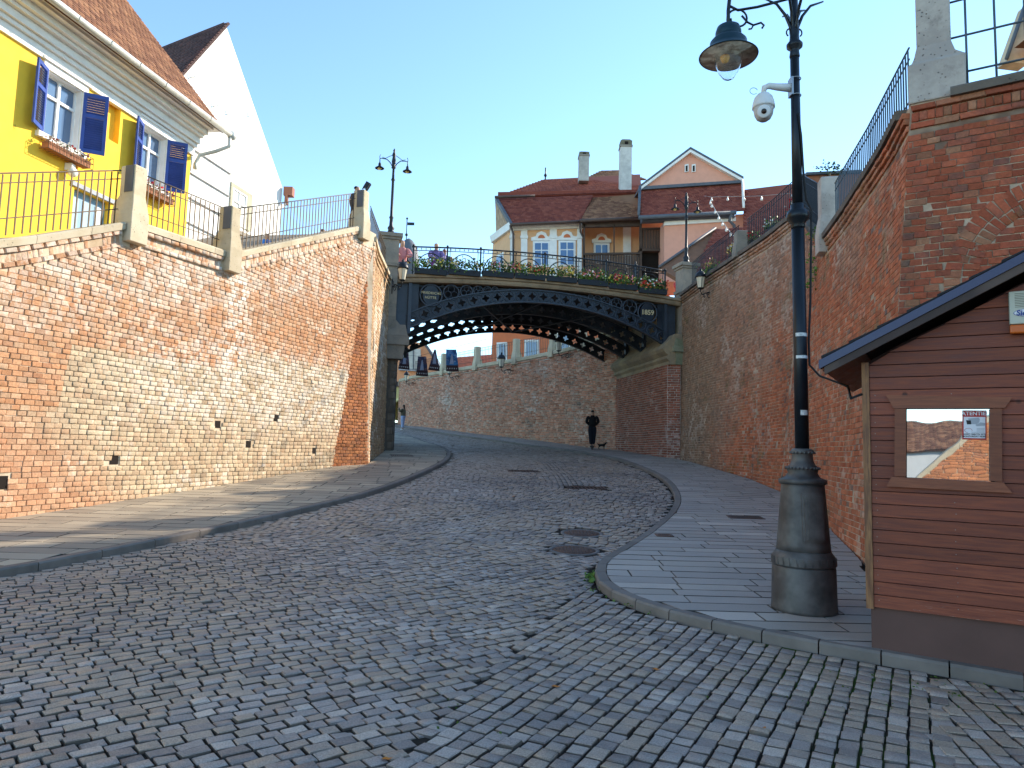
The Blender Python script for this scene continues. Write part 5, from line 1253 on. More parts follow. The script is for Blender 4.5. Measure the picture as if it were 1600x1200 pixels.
MB().prism([at(796, 346, Y0 - .35), at(796, 358, Y0 - .35), at(767, 379, Y0 + 4), at(765, 369, Y0 + 4)], Vector((.3, .5, 0))).obj('cornice', M_TRIM, oh)
for (a, b_) in ((797, 803), (814, 824), (859, 870), (902, 909)):
    poly_px([(a, 357), (b_, 357), (b_, 440), (a, 440)], Y0 - .10, .2, oh, 'pilaster', M_TRIM); poly_px([(a - 1, 368), (b_ + 1, 368), (b_ + 1, 372), (a - 1, 372)], Y0 - .16, .2, oh, 'capital', M_TRIM)
def far_window(par, x0, y0, x1, y1, Y, arch=True, label=None, nx=2, ny=3):
    w = bpy.data.objects.new('window', None); link(w, par, label)
    poly_px([(x0 - 2.4, y0 - 2.2), (x1 + 2.4, y0 - 2.2), (x1 + 2.4, y1 + 2), (x0 - 2.4, y1 + 2)], Y - .09, .08, w, 'surround', M_TRIM)
    poly_px([(x0 - .6, y0 - .6), (x1 + .6, y0 - .6), (x1 + .6, y1), (x0 - .6, y1)], Y - .14, .04, w, 'frame', M_FRM)
    for i in range(nx):
        for j in range(ny):
            a, b_ = x0 + (x1 - x0) * i / nx, x0 + (x1 - x0) * (i + 1) / nx; c, d = y0 + (y1 - y0) * j / ny, y0 + (y1 - y0) * (j + 1) / ny
            poly_px([(a + .8, c + .8), (b_ - .8, c + .8), (b_ - .8, d - .8), (a + .8, d - .8)], Y - .155, .02, w, 'pane', M_GLB)
    if arch:
        xm = (x0 + x1) / 2; yt = y0 - 4
        out = [(x0 - 5, yt + 1), (x0 - 5, yt - 4), (xm - 9, yt - 6), (xm - 7, yt - 11), (xm, yt - 14), (xm + 7, yt - 11), (xm + 9, yt - 6), (x1 + 5, yt - 4), (x1 + 5, yt + 1)]
        poly_px(out, Y - .12, .1, w, 'pediment', M_TRIM)
        poly_px([(xm + 5.5 * math.cos(t), yt - 3 - 5.5 * math.sin(t)) for t in np.linspace(0, PI, 9)], Y - .14, .05, w, 'shell', M('terracotta_shell', (.55, .16, .07), .8))
b = NB('blue_sky_glass'); M_GLB = b.done((.05, .12, .26), .12, 0, None, .9)  # blue of the reflected sky put into the pane colour
far_window(oh, 835, 379, 857, 415, Y0); far_window(oh, 875, 378, 897, 414, Y0)
w = bpy.data.objects.new('window', None); link(w, oh)
MB().prism([at(778, 400, Y0 + 3), at(789, 394, Y0 + 1.6), at(789, 440, Y0 + 1.6), at(778, 440, Y0 + 3)], Vector((-.1, -.1, 0))).obj('frame', M_TRIM, w)
MB().prism([at(780, 404, Y0 + 2.8), at(787, 400, Y0 + 1.8), at(787, 440, Y0 + 1.8), at(780, 440, Y0 + 2.8)], Vector((-.2, -.2, 0))).obj('pane', M_GLB, w)
MB().tube([at(797, 352, Y0 - .5), at(801, 362, Y0 - .5), at(802, 366, Y0 - .5), at(802, 440, Y0 - .5)], .07, 6).obj('downpipe', M('brown_pipe', (.08, .05, .04), .5), oh)
MB().tube([at(797, 351, Y0 - .8), at(910, 346, Y0 - .8)], .10, 6).obj('gutter', MATS['brown_pipe'], oh); MB().tube([at(906, 346, Y0 - .8), at(907, 362, Y0 - .6), at(912, 372, Y0 - .4), at(912, 440, Y0 - .4)], .07, 6).obj('downpipe', MATS['brown_pipe'], oh)
roof_plane(oh, [at(800, 350, Y0 - .7), at(906, 346, Y0 - .7), at(926, 309, Y0 + 1.6), at(777, 311, Y0 + 1.6)], MT_RED, .24, .18)
MB().prism([at(773, 308, Y0 + 1.3), at(798, 350, Y0 - .8), at(802, 350, Y0 - .8), at(778, 309, Y0 + 1.3)], Vector((.0, 3, 0))).obj('roof_edge', M_SLATE, oh)
MB().prism([at(774, 311, Y0 + 2), at(797, 350, Y0 + .2), at(775, 372, Y0 + 3)], Vector((.3, 1, 0))).obj('gable_side', M('bare_masonry', (.40, .28, .19), .9, var=.3, bsc=15, bump=.4), oh)
MB().tube([at(773, 308, Y0 + 1.2), at(836, 306, Y0 + 1.2)], .09, 6).obj('gutter', MATS['brown_pipe'], oh)
poly_px([(778, 300), (1003, 296), (1003, 320), (778, 324)], Y0 + 1.85, .3, oh, 'roof_apron', MT_RED)
roof_plane(oh, [at(775, 307, Y0 + 1.7), at(1003, 300, Y0 + 1.7), at(1000, 272, Y0 + 7), at(850, 280, Y0 + 7)], MT_RED, .25, .2)
roof_plane(oh, [at(905, 283, Y0 + 6.2), at(1010, 280, Y0 + 6.2), at(966, 266, Y0 + 9), at(940, 266, Y0 + 9)], MT_BROWN, .25, .2)
MB().tube([at(852, 281, Y0 + 6.8), at(852.5, 262, Y0 + 6.8)], .05, 6).ball(at(852.3, 274, Y0 + 6.8), .13, 6).obj('finial', G_BLACK, oh)
def chimney(px, w_, top, bot, Y, label, col):
    e = empty('chimney', at(px, bot, Y), label, 'chimney', 'tall chimneys of the orange house'); sc = Y / 1100
    a, b_ = at(px, bot, Y), at(px, top, Y); h = b_.z - a.z; w = w_ * sc; c = a
    MB().box(c + Vector((0, 0, h * .44)), (w, w, h * .88)).obj('shaft', col, e); MB().box(c + Vector((0, 0, h * .88)), (w * 1.12, w * 1.12, .12)).obj('collar', M_STONE_G, e)
    MB().box(c + Vector((0, 0, h * .94)), (w * 1.02, w * 1.02, h * .1)).obj('head', M('dark_chimney', (.17, .15, .10), .9), e)
    MB().box(c + Vector((0, 0, h * 1.0)), (w * 1.0, w, h * .05), taper=.7).obj('cap', M_STONE_G, e); MB().box(c + Vector((0, -w * .5, h * .935)), (w * .3, .05, h * .06)).obj('smoke_hole', M('opening_shade', (.012, .008, .006)), e)  # smoke hole is a flat plate, its inner shade put into the colour
chimney(911.5, 16, 240, 285, Y0 + 4.5, 'shorter chimney with grey cap on the orange house roof', M('chimney_grey', (.42, .40, .36), .9, var=.2))
chimney(976.5, 18, 222, 300, Y0 + 2.5, 'taller white chimney on the orange house roof', M('chimney_white', (.56, .54, .50), .9, var=.15))
# brown-roofed gallery wing
gw = empty('gallery_house', at(955, 400, 45), 'recessed wing with dark wooden gallery between the orange and pink houses', 'house')
poly_px([(909, 350), (1040, 346), (1040, 440), (909, 440)], Y0 + 1.5, 4, gw, 'wall', M_ORA)
roof_plane(gw, [at(908, 343, Y0 - .9), at(1003, 339, Y0 - .9), at(1003, 302, Y0 + 1.8), at(926, 309, Y0 + 1.8)], MT_BROWN, .24, .18)
MB().tube([at(906, 345, Y0 - 1.0), at(1003, 341, Y0 - 1.)], .11, 6).obj('gutter', MATS['brown_pipe'], gw)
poly_px([(910, 346), (1002, 342), (1002, 353), (910, 355)], Y0 - .6, .2, gw, 'eave_board', M_WOOD)
poly_px([(959, 350), (960.5, 350), (960.5, 400), (959, 400)], Y0 - .6, .15, gw, 'post', M_WOOD); poly_px([(912, 350), (914, 350), (914, 440), (912, 440)], Y0 - .6, .15, gw, 'post', M_WOOD)
far_window(gw, 930, 382, 950, 410, Y0 + 1.4, nx=2, ny=1)
poly_px([(974, 352), (986, 352), (986, 440), (974, 440)], Y0 + 1.35, .2, gw, 'pilaster', M_TRIM)
for (xa, ya_, xb, yb_) in ((911, 397, 1002, 440), (1001, 358, 1037, 388)):
    bd = (xb - xa); n = int(bd / 4.1)
    for k in range(n):
        a = xa + bd * k / n; poly_px([(a + .25, ya_ + 1.5), (a + bd / n - .25, ya_ + 1.5), (a + bd / n - .25, yb_), (a + .25, yb_)], Y0 - .6, .05, gw, 'board', M_WOOD)
    poly_px([(xa, ya_ - 2), (xb, ya_ - 3), (xb, ya_), (xa, ya_ + 1)], Y0 - .68, .15, gw, 'handrail', M_WOOD)
poly_px([(1000, 388), (1038, 388), (1038, 392), (1000, 392)], Y0 - .7, 1.5, gw, 'floor_beam', M_WOOD); poly_px([(1000, 344), (1003, 344), (1003, 440), (1000, 440)], Y0 - .7, .3, gw, 'post', M_WOOD)
poly_px([(1003, 393), (1037, 393), (1037, 440), (1003, 440)], Y0 - .2, .1, gw, 'dark_opening', M('opening_shade', (.012, .008, .006)))  # flat dark sheet; shade inside the opening put into colour
# pink gable house
pk = empty('pink_gable_house', at(1080, 380, 43), 'pink gabled house with two little attic windows beyond the bridge', 'house'); Y1 = 43.5
poly_px([(1004, 291), (1079, 235), (1160, 280), (1160, 283), (1004, 294)], Y1 + 1.2, 5, pk, 'gable_wall', M_PNK)
for (p, q) in (((1000, 292), (1079, 232.5)), ((1079, 232.5), (1162, 279))):
    a, b_ = at(*p, Y1 + .9), at(*q, Y1 + .9); MB().prism([a, b_, b_ + Vector((0, 0, .14)), a + Vector((0, 0, .14))], Vector((0, 6, 0))).obj('verge_board', M_SLATE, pk); MB().prism([a - Vector((0, 0, .03)), b_ - Vector((0, 0, .03)), b_ - Vector((0, 0, .22)), a - Vector((0, 0, .22))], Vector((0, .4, 0))).obj('verge_trim', M_TRIM, pk)
for x in (1070, 1081): poly_px([(x, 257), (x + 6, 256), (x + 6, 268), (x, 269)], Y1 + 1.12, .1, pk, 'attic_window', M_TRIM); poly_px([(x + 1.7, 259), (x + 4.5, 258.5), (x + 4.5, 267), (x + 1.7, 267.5)], Y1 + 1.09, .1, pk, 'attic_pane', M('opening_shade', (.012, .008, .006)))  # matte near-black panes carry the attic's inner shade as colour
poly_px([(1003, 291), (1162, 281), (1162, 285), (1003, 296)], Y1 + .95, .3, pk, 'flashing', M_SLATE)
roof_plane(pk, [at(999, 338, Y1 - 1.0), at(1164, 328, Y1 - 1.0), at(1160, 285, Y1 + 1.3), at(1002, 296, Y1 + 1.3)], MT_RED, .22, .17)
MB().tube([at(998, 340, Y1 - 1.1), at(1150, 332, Y1 - 1.1)], .13, 6).obj('gutter', M_SLATE, pk); poly_px([(1003, 340), (1148, 332), (1148, 340), (1003, 346)], Y1 - .7, .5, pk, 'eave_board', M_SLATE)
poly_px([(1038, 346), (1150, 339), (1150, 440), (1038, 440)], Y1 - .4, 4, pk, 'wall', M_PNK); poly_px([(1038, 346), (1150, 339), (1150, 345), (1038, 352)], Y1 - .55, .3, pk, 'cornice', M_TRIM)
MB().tube([at(1000, 291, Y1 + .6), at(998, 336, Y1 - 1)], .09, 6).obj('downpipe', M_SLATE, pk); MB().tube([at(1160, 281, Y1 + .6), at(1162, 325, Y1 - .9)], .08, 6).obj('downpipe', M_TRIM, pk)
MB().tube([at(1143, 333, Y1 - 1.1), at(1140, 345, Y1 - .9), at(1147, 352, Y1 - .7), at(1149, 385, Y1 - .7)], .1, 6).obj('downpipe', M_SLATE, pk)
rr_ = empty('tiled_roof_house', at(1200, 380, 41), 'house with large dark red tiled roof right of the pink gable', 'house')
poly_px([(1150, 335), (1255, 330), (1255, 440), (1150, 440)], 43.2, 3, rr_, 'wall', M_PNK)
roof_plane(rr_, [at(1160, 400, 40), at(1262, 395, 40), at(1262, 284, 44.5), at(1163, 296, 44.5)], MT_RED, .24, .19)
lr = empty('low_tiled_roof', at(1100, 400, 37), 'low hipped tiled roof in front of the pink wall', 'house')
roof_plane(lr, [at(1075, 440, 35.5), at(1165, 432, 35.5), at(1160, 357, 38.5), at(1118, 357, 38.5)], MT_RED, .24, .18)
MB().prism([at(1030, 418, 37), at(1118, 356, 38.6), at(1124, 358, 38.6), at(1075, 445, 35.6)], Vector((0, .3, -.1))).obj('side_roof', M('old_brown_roof', (.20, .10, .06), .9, bsc=20, bump=.4), lr)
MB().tube([at(1030, 417, 36.9), at(1118, 356, 38.4)], .08, 6).obj('verge', M_SLATE, lr)

# ---- houses seen through the arch
M_REDO = M('red_orange_render', (.62, .17, .07), .85, var=.07, bump=.1)
M_ORP = M('apricot_render', (.72, .34, .18), .85, var=.06, bump=.1)
rh = empty('red_house', at(850, 540, 46), 'red orange house with white window surrounds behind the curving wall', 'house')
cA, cB, cC = at(768, 560, 51), at(1010, 560, 44), at(762, 560, 60)
d_ = (cB - cA); d_.z = 0; n_ = Vector((d_.y, -d_.x, 0)).normalized()
MB().prism([Vector((p.x, p.y, z)) for p, z in ((cA, 5), (cB, 5), (cB, 12.3), (cA, 12.3))], -n_ * 8).obj('wall', M_REDO, rh)
MB().prism([Vector((p.x, p.y, z)) for p, z in ((cA, 11.4), (cB, 11.4), (cB, 11.8), (cA, 11.8))], n_ * .35).obj('cornice', M_TRIM, rh)
def rh_pt(px, py, o=.0): return onpl(px, py, tuple(cA + n_ * o), tuple(n_))
for (x0, y0, x1, y1) in ((779, 538, 789, 582), (822, 534, 839, 578), (872, 520, 888, 566)):
    w = bpy.data.objects.new('window', None); link(w, rh)
    for nm, e_, o, m_ in (('surround', 3, .06, M_TRIM), ('frame', 0, .10, M('grey_frame', (.35, .38, .42), .6)), ):
        MB().prism([rh_pt(x0 - e_, y0 - e_, o), rh_pt(x1 + e_, y0 - e_ - .5, o), rh_pt(x1 + e_, y1 + e_, o), rh_pt(x0 - e_, y1 + e_, o)], -n_ * .1).obj(nm, m_, w)
    for k in range(2):
        a, b_ = x0 + (x1 - x0) * k / 2 + .7, x0 + (x1 - x0) * (k + 1) / 2 - .7; MB().prism([rh_pt(a, y0 + 1, .12), rh_pt(b_, y0 + 1, .12), rh_pt(b_, y1 - 1, .12), rh_pt(a, y1 - 1, .12)], -n_ * .05).obj('pane', M_GLS, w)
ah = empty('apricot_house', at(650, 600, 64), 'apricot house with steep dark verge at the far left under the arch', 'house')
poly_px([(600, 650), (600, 530), (662, 536), (668, 543), (690, 580), (690, 650)], 66, 8, ah, 'wall', M_ORP)
poly_px([(661, 533), (669, 541), (692, 580), (690, 583), (667, 545), (660, 537)], 65.7, 8, ah, 'verge', M_SLATE); poly_px([(623, 576), (655, 578), (655, 580), (623, 578)], 65.5, .5, ah, 'string_course', M('grey_trim', (.35, .37, .40)))
poly_px([(634, 545), (657, 545), (657, 577), (634, 576)], 65.6, .5, ah, 'grey_panel', M('pale_grey_render', (.50, .50, .46), .85)); poly_px([(645, 546), (646.5, 546), (646.5, 577), (645, 577)], 65.5, .5, ah, 'panel_joint', M_SLATE)
yb = empty('yellow_archway_building', at(628, 630, 60), 'pale yellow building with an arched passage at the far end of the street', 'building')
ya_ = [(612, 655), (612, 604), (642, 604), (642, 655), (639, 655), (639, 632), (636, 627), (630, 624), (624, 624), (618, 627), (616, 632), (616, 655)]
MB().prism([at(x, y, 60) for x, y in ya_], Vector((0, 3, 0))).obj('wall', M('pale_yellow_render', (.72, .58, .25), .85, var=.05), yb)
MB().tube([at(639.5, 632, 59.9), at(636, 627, 59.9), at(630, 624, 59.9), at(624, 624, 59.9), at(618, 627, 59.9)], .14, 5).obj('arch_trim', M('yellow_trim', (.80, .68, .35), .85), yb)
poly_px([(612, 655), (612, 600), (655, 600), (655, 655)], 66.5, .5, yb, 'passage_back', M('passage', (.35, .33, .24), .9))
poly_px([(605, 655), (605, 596), (644, 596), (644, 604), (605, 604)], 59.8, .5, yb, 'eave', M('brown_pipe', (.08, .05, .04)))
rf = empty('red_roof_house', at(730, 570, 62), 'low red tiled roof behind the far railing between two pillars', 'house')
roof_plane(rf, [at(690, 590, 60), at(775, 585, 60), at(775, 553, 64), at(712, 558, 64)], tile_mat('roof_tile_orange', [(0, (.35, .09, .05)), (1, (.48, .14, .08))]), .3, .22)
poly_px([(690, 600), (775, 600), (775, 585), (690, 590)], 60.5, 2, rf, 'wall', M_ORP)
tw = empty('tower_roof', at(636, 400, 70), 'grey domed tower roof with weather vane behind the left bridge pier', 'tower')
c = at(637, 415, 70); MB().lathe([(1.2, -4), (1.2, 0), (1.05, 1.2), (.85, 2.0), (.4, 2.6), (.1, 2.8)], c, 16).obj('dome', M_SLATE, tw)
MB().tube([c + Vector((-.25, 0, 2.7)), c + Vector((-.25, 0, 4.9))], .05, 5).ball(c + Vector((-.25, 0, 3.2)), .16, 6).ball(c + Vector((-.25, 0, 4.9)), .12, 6).obj('pole', G_BLACK, tw)
MB().box(c + Vector((.15, 0, 4.35)), (.7, .03, .3)).obj('vane', G_BLACK, tw)
# ================================================================== WOODEN HUT
def wood_mat(name, c1, c2, grain=(1, 1, 1), wear=0.):
    b = NB(name); r = b.rnd(); mp = b.n('ShaderNodeMapping', {'Vector': b.n('ShaderNodeTexCoord').outputs['Object'], 'Scale': grain, 'Location': (0, 0, 0)}).outputs[0]
    off = b.n('ShaderNodeVectorMath', {0: mp, 1: b.n('ShaderNodeCombineXYZ', {0: b.math('MULTIPLY', r, 37.), 1: 0., 2: b.math('MULTIPLY', r, 11.)}).outputs[0]}, operation='ADD').outputs[0]
    n = b.noise(6, 5, .65, off, dist=.4); c = b.mix(b.ramp(n, .35, .68), c1, c2)
    kn = b.n('ShaderNodeTexVoronoi', {'Vector': b.pos, 'Scale': 2.6}).outputs['Distance']; c = b.mix(b.ramp(kn, .035, .07, .75, 0), c, (.03, .012, .008))
    v = b.ramp(r, 0, 1, .82, 1.18); c = b.n('ShaderNodeHueSaturation', {'Color': c, 'Value': v}).outputs[0]
    if wear:
        zz = b.dot(b.pos, (0, 0, 1)); w = b.math('MULTIPLY', b.ramp(zz, .42, .60, 1, .12), b.ramp(b.noise(14, 5, .8, off), .60, .66)); c = b.mix(b.math('MULTIPLY', w, wear), c, (.42, .30, .25))
    return b.done(c, b.ramp(n, .3, .7, .45, .7), 0, b.bump(n, .25, .004, b.bump(b.noise(90, 3), .15, .002)), .35)
M_PLANK = wood_mat('stained_plank', (.15, .036, .019), (.25, .068, .032), (.5, .5, 9), .8)
M_TRIMW = wood_mat('stained_trim', (.17, .052, .025), (.25, .085, .042), (.6, .6, 7), .0)
M_POSTW = wood_mat('worn_post', (.12, .05, .024), (.27, .13, .055), (7, 7, .8), .0)
M_ROOFM = M('blue_grey_roof_metal', (.055, .06, .10), .4, .4, var=.12, bump=.1, bsc=30)
M_SHING = M('bitumen_shingle', (.025, .025, .028), .9, var=.3, bump=.4)
K0 = Vector((2.87, 5.74, 0)); KD = Vector((.8498, -.5271, 0)); KN = Vector((-.5271, -.8498, 0)); KR = Matrix((tuple(KD), tuple(-KN), (0, 0, 1))).transposed()
def kt(a, z, o=0.): return K0 + KD * a + KN * o + Vector((0, 0, z))
def kp(px, py, o=0.): P = onpl(px, py, tuple(K0 + KN * o), tuple(KN)) - K0; return P.dot(KD), P.z
kio = empty('wooden_hut', (K0.x, K0.y, .1), 'reddish brown plank hut with a gabled roof at the right edge', 'hut')
zb = kp(1353, 947)[1]; zt_ = kp(1353, 591)[1]; NP = 18; pitch_ = (zt_ - zb) / NP
OV = .24
ea = kp(1279, 563.5, OV); eb = kp(1600, 394, OV); rs = (eb[1] - ea[1]) / (eb[0] - ea[0]); AR = 1.55; KWD = 2 * AR - .02
zroof = lambda a: ea[1] + rs * ((a if a < AR else 2 * AR - a) - ea[0]) - .17
kax = kp(1400, 640); kbx = kp(1562, 640); wl_, wr_ = kp(1419, 690)[0], kp(1546, 690)[0]; wt, wb_ = kp(1480, 640)[1], kp(1480, 748)[1]
MB().prism([kt(.03, -.05, -.02), kt(KWD - .03, -.05, -.02), kt(KWD - .03, zb + .02, -.02), kt(.03, zb + .02, -.02)], -KN * 1.9).obj('plinth', M('brown_plinth', (.11, .058, .046), .6, var=.12, bump=.1), kio)
core = MB().prism([kt(.04, zb, -.03), kt(wl_ - .02, zb, -.03), kt(wl_ - .02, zroof(wl_) , -.03), kt(.04, zroof(.04), -.03)], -KN * 1.8)
core.prism([kt(wr_ + .02, zb, -.03), kt(KWD - .04, zb, -.03), kt(KWD - .04, zroof(KWD), -.03), kt(AR, zroof(AR), -.03), kt(wr_ + .02, zroof(wr_ + .02), -.03)], -KN * 1.8)
core.prism([kt(wl_ - .02, zb, -.03), kt(wr_ + .02, zb, -.03), kt(wr_ + .02, wb_ - .02, -.03), kt(wl_ - .02, wb_ - .02, -.03)], -KN * 1.8).prism([kt(wl_ - .02, wt + .02, -.03), kt(wr_ + .02, wt + .02, -.03), kt(wr_ + .02, zroof(wr_), -.03), kt(wl_ - .02, zroof(wl_), -.03)], -KN * 1.8)
core.obj('inner_wall', M('dark_wood', (.03, .014, .01), .8), kio)
def plank(a0, a1, z0, z1):
    if a1 - a0 < .03: return
    # trim ends against the sloping roof
    def lim(z): return (z + .0 - (ea[1] - .17)) / rs + ea[0]
    l0, l1 = max(a0, lim(z0 + .02)), max(a0, lim(z1 + .02)); r0, r1 = min(a1, 2 * AR - lim(z0 + .02)), min(a1, 2 * AR - lim(z1 + .02))
    if r0 - l0 < .05: return
    l1 = min(l1, r0); r1 = max(r1, l1 + .01); g_ = .0012; jt = random.uniform(-.001, .001)
    F = [kt(l0, z0 + g_, .0), kt(r0, z0 + g_, .0), kt(r1, z1 - g_, .0), kt(l1, z1 - g_, .0)]
    mb = MB(); e = .0035
    fr = [kt(l0, z0 + g_ + e, .018 + jt), kt(r0, z0 + g_ + e, .018 + jt), kt(r1, z1 - g_ - e * .3, .014 + jt), kt(l1, z1 - g_ - e * .3, .014 + jt)]; bk = [p - KN * .03 for p in F]
    mb.add(F + fr + bk, [(4, 5, 6, 7)] + [(i, (i + 1) % 4, 4 + (i + 1) % 4, 4 + i) for i in range(4)] + [(8 + i, 8 + (i + 1) % 4, (i + 1) % 4, i) for i in range(4)])
    mb.obj('plank', M_PLANK, kio)
k = 0
while zb + k * pitch_ < zroof(AR):
    z0, z1 = zb + k * pitch_, zb + (k + 1) * pitch_
    if z1 > wb_ and z0 < wt: plank(.055, wl_ - .03, z0, z1); plank(wr_ + .03, KWD - .05, z0, z1)
    else: plank(.055, KWD - .05, z0, z1)
    k += 1
for sgn, a in ((0, .0), (1, KWD - .055)): MB().prism([kt(a, zb - .01, .03), kt(a + .053, zb - .01, .03), kt(a + .053, zroof(max(a, .02)) + .0, .03), kt(a, zroof(max(a, .02)), .03)], -KN * .06).obj('corner_post', M_POSTW, kio)
for k in range(18): # side wall planks (left side)
    z0 = zb + k * pitch_; MB().prism([kt(.012, z0 + .003, -.035), kt(.012, z0 + pitch_ - .003, -.035), kt(.012, z0 + pitch_ - .003, -1.85), kt(.012, z0 + .003, -1.85)], KD * .025).obj('plank', M_PLANK, kio)
nl = MB()
for q in range(k):
    for a in (.09, .62, 1.2, 1.8):
        z = zb + (q + .5) * pitch_ + random.uniform(-.012, .012)
        if z < zroof(a) - .06 and not (wl_ - .12 < a < wr_ + .12 and wb_ - .1 < z < wt + .12): nl.box(kt(a + random.uniform(-.004, .004), z, .0185), (.006, .003, .006), KR)
nl.obj('nails', M('nail_steel', (.30, .27, .24), .4, .7), kio, kind='stuff')
# window
wd = bpy.data.objects.new('window', None); link(wd, kio)
def kpoly(pts, o, thick, nm, mat, par=wd): return MB().prism([kt(*kp(px, py, o), o) for px, py in pts], -KN * thick).obj(nm, mat, par)
kpoly([(1384, 617), (1582, 621), (1570, 637.5), (1396, 638)], .045, .03, 'head_board', M_TRIMW)
kpoly([(1398, 638.6), (1415.5, 638.6), (1415.5, 744.5), (1397.5, 744)], .045, .03, 'jamb', M_TRIMW); kpoly([(1546.5, 638.6), (1565.5, 638.6), (1566, 753), (1546.5, 751.5)], .045, .03, 'jamb', M_TRIMW)
kpoly([(1393, 745), (1568, 754), (1582, 770.5), (1385, 760)], .05, .035, 'sill_board', M_TRIMW)
b = NB('reflecting_pane'); M_MIR = b.done((.46, .50, .54), .015, .92, b.bump(b.noise(2.2, 2), .05, .02), .8)
kpoly([(1417, 637), (1548, 637), (1548, 753), (1417, 746)], -.02, .006, 'pane', M_MIR)
MB().prism([kt(wl_ - .02, wb_ - .05, -.04), kt(wr_ + .02, wb_ - .05, -.04), kt(wr_ + .02, wt + .05, -.04), kt(wl_ - .02, wt + .05, -.04)], -KN * .02).obj('backing', M('dark_wood', (.03, .014, .01)), wd)
# warning notice behind the glass
KRt = Matrix((tuple(KD), (0, 0, 1), tuple(KN))).transposed()
nt = empty('warning_notice', kt(*kp(1522, 664), -.01), 'red and white camera warning notice in the hut window', 'notice')
def kq(px, py, o=-.012): return kt(*kp(px, py, o), o)
MB().prism([kq(1503.5, 641), kq(1541.6, 641.2), kq(1541.6, 687.5), kq(1503.5, 686.5)], KN * .002).obj('sheet', M('notice_red', (.42, .035, .03), .5, var=.03, bump=0), nt)
M_NW = M('notice_white', (.70, .68, .70), .5, var=.02, bump=0); M_NK = M('notice_black', (.02, .02, .02), .5, var=0, bump=0); M_NG = M('notice_grey', (.36, .37, .40), .5, var=0, bump=0)
MB().prism([kq(1505.8, 651.3, -.0095), kq(1539.6, 651.5, -.0095), kq(1539.4, 685, -.0095), kq(1505.8, 684.2, -.0095)], KN * .0008).obj('white_field', M_NW, nt)
sz = .0052
text_obj('ATENTIE!', sz * 7.6, kq(1522.6, 646.3, -.008), KRt, M_NW, nt, depth=.0004, bold=.0008, font_w=1.0)
text_obj('ACEST OBIECTIV ESTE', sz * 2.9, kq(1522.6, 678.6, -.0075), KRt, M_NK, nt, depth=.0003, bold=.0005, font_w=.95)
text_obj('MONITORIZAT VIDEO', sz * 2.9, kq(1522.6, 682.0, -.0075), KRt, M_NK, nt, depth=.0003, bold=.0005, font_w=1.0)
MB().prism([kq(x, y, -.008) for x, y in ((1512, 654), (1529, 652.3), (1531, 655), (1530, 660), (1526, 663), (1518, 662.5))], KN * .0006).obj('camera_picture', M_NG, nt)
MB().prism([kq(x, y, -.0072) for x, y in ((1509.5, 656.5), (1517, 657), (1517.8, 663), (1511, 663))], KN * .0006).obj('camera_picture', M_NK, nt)
MB().prism([kq(x, y, -.0078) for x, y in ((1524, 664), (1532, 660), (1539, 661), (1539, 665), (1526, 666))], KN * .0006).obj('camera_picture', M_NG, nt)
MB().tube([kq(1513 + 6 * math.cos(t) , 672.5 - 3.4 * math.sin(t), -.0075) for t in np.linspace(-.4, 4.6, 14)], .0012, 4).obj('logo_arc', M('notice_red', (.42, .035, .03)), nt)
for k in range(4): MB().prism([kq(1526 - (k == 3) * 8, 669 + k * 2.0, -.008), kq(1538.5, 669 + k * 2.0, -.008), kq(1538.5, 669.8 + k * 2.0, -.008), kq(1526 - (k == 3) * 8, 669.8 + k * 2.0, -.008)], KN * .0004).obj('small_print', M_NG, nt)
# alarm siren box
sb = empty('alarm_box', kt(*kp(1590, 490), .05), 'cream alarm siren box with orange strobe under the hut roof', 'alarm box')
a0, z1 = kp(1575.5, 457, .06); z0 = kp(1576, 508, .06)[1]; z00 = kp(1577, 522, .06)[1]; bw = .26
o = MB().prism([kt(a0, z0, .09), kt(a0 + bw, z0, .09), kt(a0 + bw, z1, .09), kt(a0, z1, .09)], -KN * .07).obj('housing', M('cream_plastic', (.50, .48, .38), .5, var=.05, bump=0), sb); bv = o.modifiers.new('b', 'BEVEL'); bv.width = .008; bv.segments = 2
o = MB().prism([kt(a0, z00, .085), kt(a0 + bw, z00, .085), kt(a0 + bw, z0 - .002, .085), kt(a0, z0 - .002, .085)], -KN * .06).obj('strobe', M('orange_lens', (.55, .11, .01), .25, var=.05, bump=0), sb); bv = o.modifiers.new('b', 'BEVEL'); bv.width = .01; bv.segments = 2
for k in range(9): MB().box(kt(a0 + bw / 2 + .01, z1 - .02 - k * .0125, .091), (bw - .05, .004, .004), KR).obj('grille_slot', M('grey_slot', (.20, .19, .15), .7), sb)
cz = kp(1592, 489, .09)
el = [kt(a0 + .128 + .10 * math.cos(t), cz[1] + .028 * math.sin(t), .0925) for t in np.linspace(0, 2 * PI, 33)[:-1]]; el2 = [kt(a0 + .128 + .104 * math.cos(t), cz[1] + .031 * math.sin(t), .0905) for t in np.linspace(0, 2 * PI, 33)[:-1]]
MB().prism(el2, KN * .001).obj('badge_rim', M('badge_blue', (.02, .05, .25), .4), sb); MB().prism(el, KN * .001).obj('badge', M_NW, sb)
text_obj('Sie', .052, kt(a0 + .042, cz[1], .095), KRt @ Matrix(((1, .25, 0), (0, 1, 0), (0, 0, 1))), M('badge_blue', (.02, .05, .25)), sb, depth=.0006, bold=.0014, align='LEFT')
text_obj('WA', .022, kt(a0 + .09, z0 - .03, .0865), KRt, M('brown_print', (.12, .03, .01)), sb, depth=.0004, align='LEFT')
